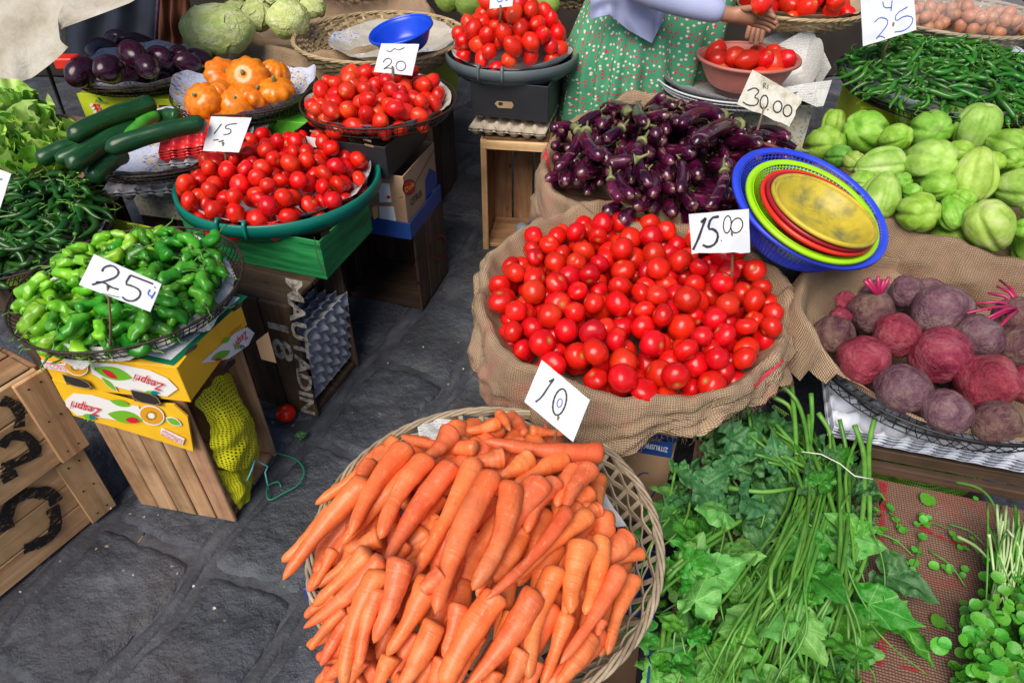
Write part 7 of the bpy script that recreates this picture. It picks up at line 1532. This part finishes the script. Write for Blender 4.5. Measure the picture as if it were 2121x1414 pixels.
hand(nodes, edges, 13, nodes[13][0], Vector((-.25, -.45, -.85)), Vector((1, -.2, -.2)), -1., (.15, .3, .3), thumb=-1)
skin_body('body', nodes, edges, SK, wo, 2)
hd = ob('head', lump('head', SK, lambda d, th, a: Vector((d.x * .075, d.y * .095 - (.012 * math.exp(-((d.x / .18) ** 2 + ((d.z + .1) / .2) ** 2)) if d.y < 0 else 0), d.z * .115)), 32, 24), wo, B_(.54, 2.72, 1.60))
ob('hair', lump('hair', simple('black_hair', [(.008, .006, .005), (.015, .012, .01)], 30, .5), lambda d, th, a: Vector((d.x * .084, d.y * .10 + .022, d.z * .12 + .014)) * (1 + .03 * nz(d, 6, 2)), 32, 24), wo, B_(.54, 2.735, 1.61))
for sx_ in (-1, 1): ob('eye', lump('eye', simple('eye_dark', [(.01, .008, .006), (.02, .015, .01)], 5, .2), lambda d, th, a: d * .009, 10, 8), hd, (sx_ * .028, -.086, .0))
LIL = simple('lilac_knit', [(.34, .38, .62), (.44, .48, .72)], 6, .85, .25, 260, (.0, .0))
cn = [(B_(.50, 2.87, .97), .165), (B_(.50, 2.85, 1.12), .155), (B_(.51, 2.81, 1.30), .16), (B_(.36, 2.80, 1.34), .075), (B_(.37, 2.62, 1.14), .062), (B_(.42, 2.52, 1.035), .058), (B_(.60, 2.49, .992), .050), (B_(.722, 2.472, .968), .041), (B_(.68, 2.82, 1.34), .075), (B_(.86, 2.80, 1.16), .06), (B_(.93, 2.74, 1.06), .05), (B_(.915, 2.68, 1.0), .042)]
skin_body('cardigan', cn, [(0, 1), (1, 2), (2, 3), (3, 4), (4, 5), (5, 6), (6, 7), (2, 8), (8, 9), (9, 10), (10, 11)], LIL, wo, 2)
# hem flap of the cardigan
fY = 2.60
V = []; F = []; uv = []
top = [(1225, -40), (1262, -40), (1300, -40), (1345, -40), (1400, -40)]; bot = [(1222, 40), (1262, 30), (1300, 62), (1350, 90), (1372, 45)]
def lp(L, u): k = u * (len(L) - 1); i = min(int(k), len(L) - 2); f_ = k - i; return (L[i][0] * (1 - f_) + L[i + 1][0] * f_, L[i][1] * (1 - f_) + L[i + 1][1] * f_)
for i in range(25):
    a, b = lp(top, i / 24), lp(bot, i / 24)
    for j in range(15): q_ = j / 14; p = PY(a[0] + (b[0] - a[0]) * q_, a[1] + (b[1] - a[1]) * q_, fY + .012 * math.sin(i * .7) + .02 * nz((i * .2, q_ * 2, 0), 1.5, 2)); V.append(p); uv.append((p.x, p.z))
F = [(i * 15 + j, i * 15 + j + 1, (i + 1) * 15 + j + 1, (i + 1) * 15 + j) for i in range(24) for j in range(14)]
ob('cardigan_hem', mk('cardigan_hem', local(wo, V), F, LIL, True, uv), wo)
t = NT('green_floral_cotton'); uv_ = t.uv(); vo = t.n('TexVoronoi', voronoi_dimensions='2D'); t.l(uv_, vo.inputs['Vector']); vo.inputs['Scale'].default_value = 52; sc = t.n('SeparateColor'); t.l(vo.outputs['Color'], sc.inputs[0])
pick = t.ramp(sc.outputs[0], [(.0, (.62, .03, .10)), (.5, (.62, .03, .10)), (.52, (.75, .70, .62)), (1., (.75, .62, .5))]); gb_ = t.ramp(t.noise(uv_, 5, 3), [(.3, (.06, .28, .15)), (.7, (.10, .38, .21))])
dt = t.ramp(vo.outputs['Distance'], [(.20, (1, 1, 1)), (.25, (0, 0, 0))]); FLO = t.out(t.mix(dt, gb_, pick), .85, .2); 
V = []; F = []; uv = []; n, m = 200, 40
for j in range(n + 1):
    a = 2 * math.pi * j / n
    for i in range(m + 1):
        u = i / m; z = 1.0 - .92 * u; r_ = .165 + .085 * min(1, u * 3.5) ** .8 + .05 * u; fold = (.010 + .022 * u) * math.sin(19 * a + 2 * math.sin(3 * a)) * (.3 + .7 * min(1, u * 3)) + .012 * nz((math.cos(a) * 2, math.sin(a) * 2, u), 2, 3)
        bul = .15 * angf(a, -18, 48) * max(0, 1 - u * 2.6) + .05 * angf(a, -18, 60) * max(0, 1 - u * 1.5)
        if .36 < u < .40: r_ += .006
        R_ = r_ + fold + bul; V.append((R_ * math.cos(a), R_ * .85 * math.sin(a), z)); uv.append((a * .28, z))
F = [(j * (m + 1) + i, (j + 1) * (m + 1) + i, (j + 1) * (m + 1) + i + 1, j * (m + 1) + i + 1) for j in range(n) for i in range(m)]
ob('dress', mk('dress', V, F, FLO, True, uv), wo, (-.01, -.02, 0))
hp = PY(1578, 6, 2.44); tag(ob('plum_tomato', PLUMS[1], None, None, Matrix.Translation(hp) @ rot_rand() @ Matrix.Scale(1.1, 4)), 'tomato held in the upper hand of the woman', 'tomato')
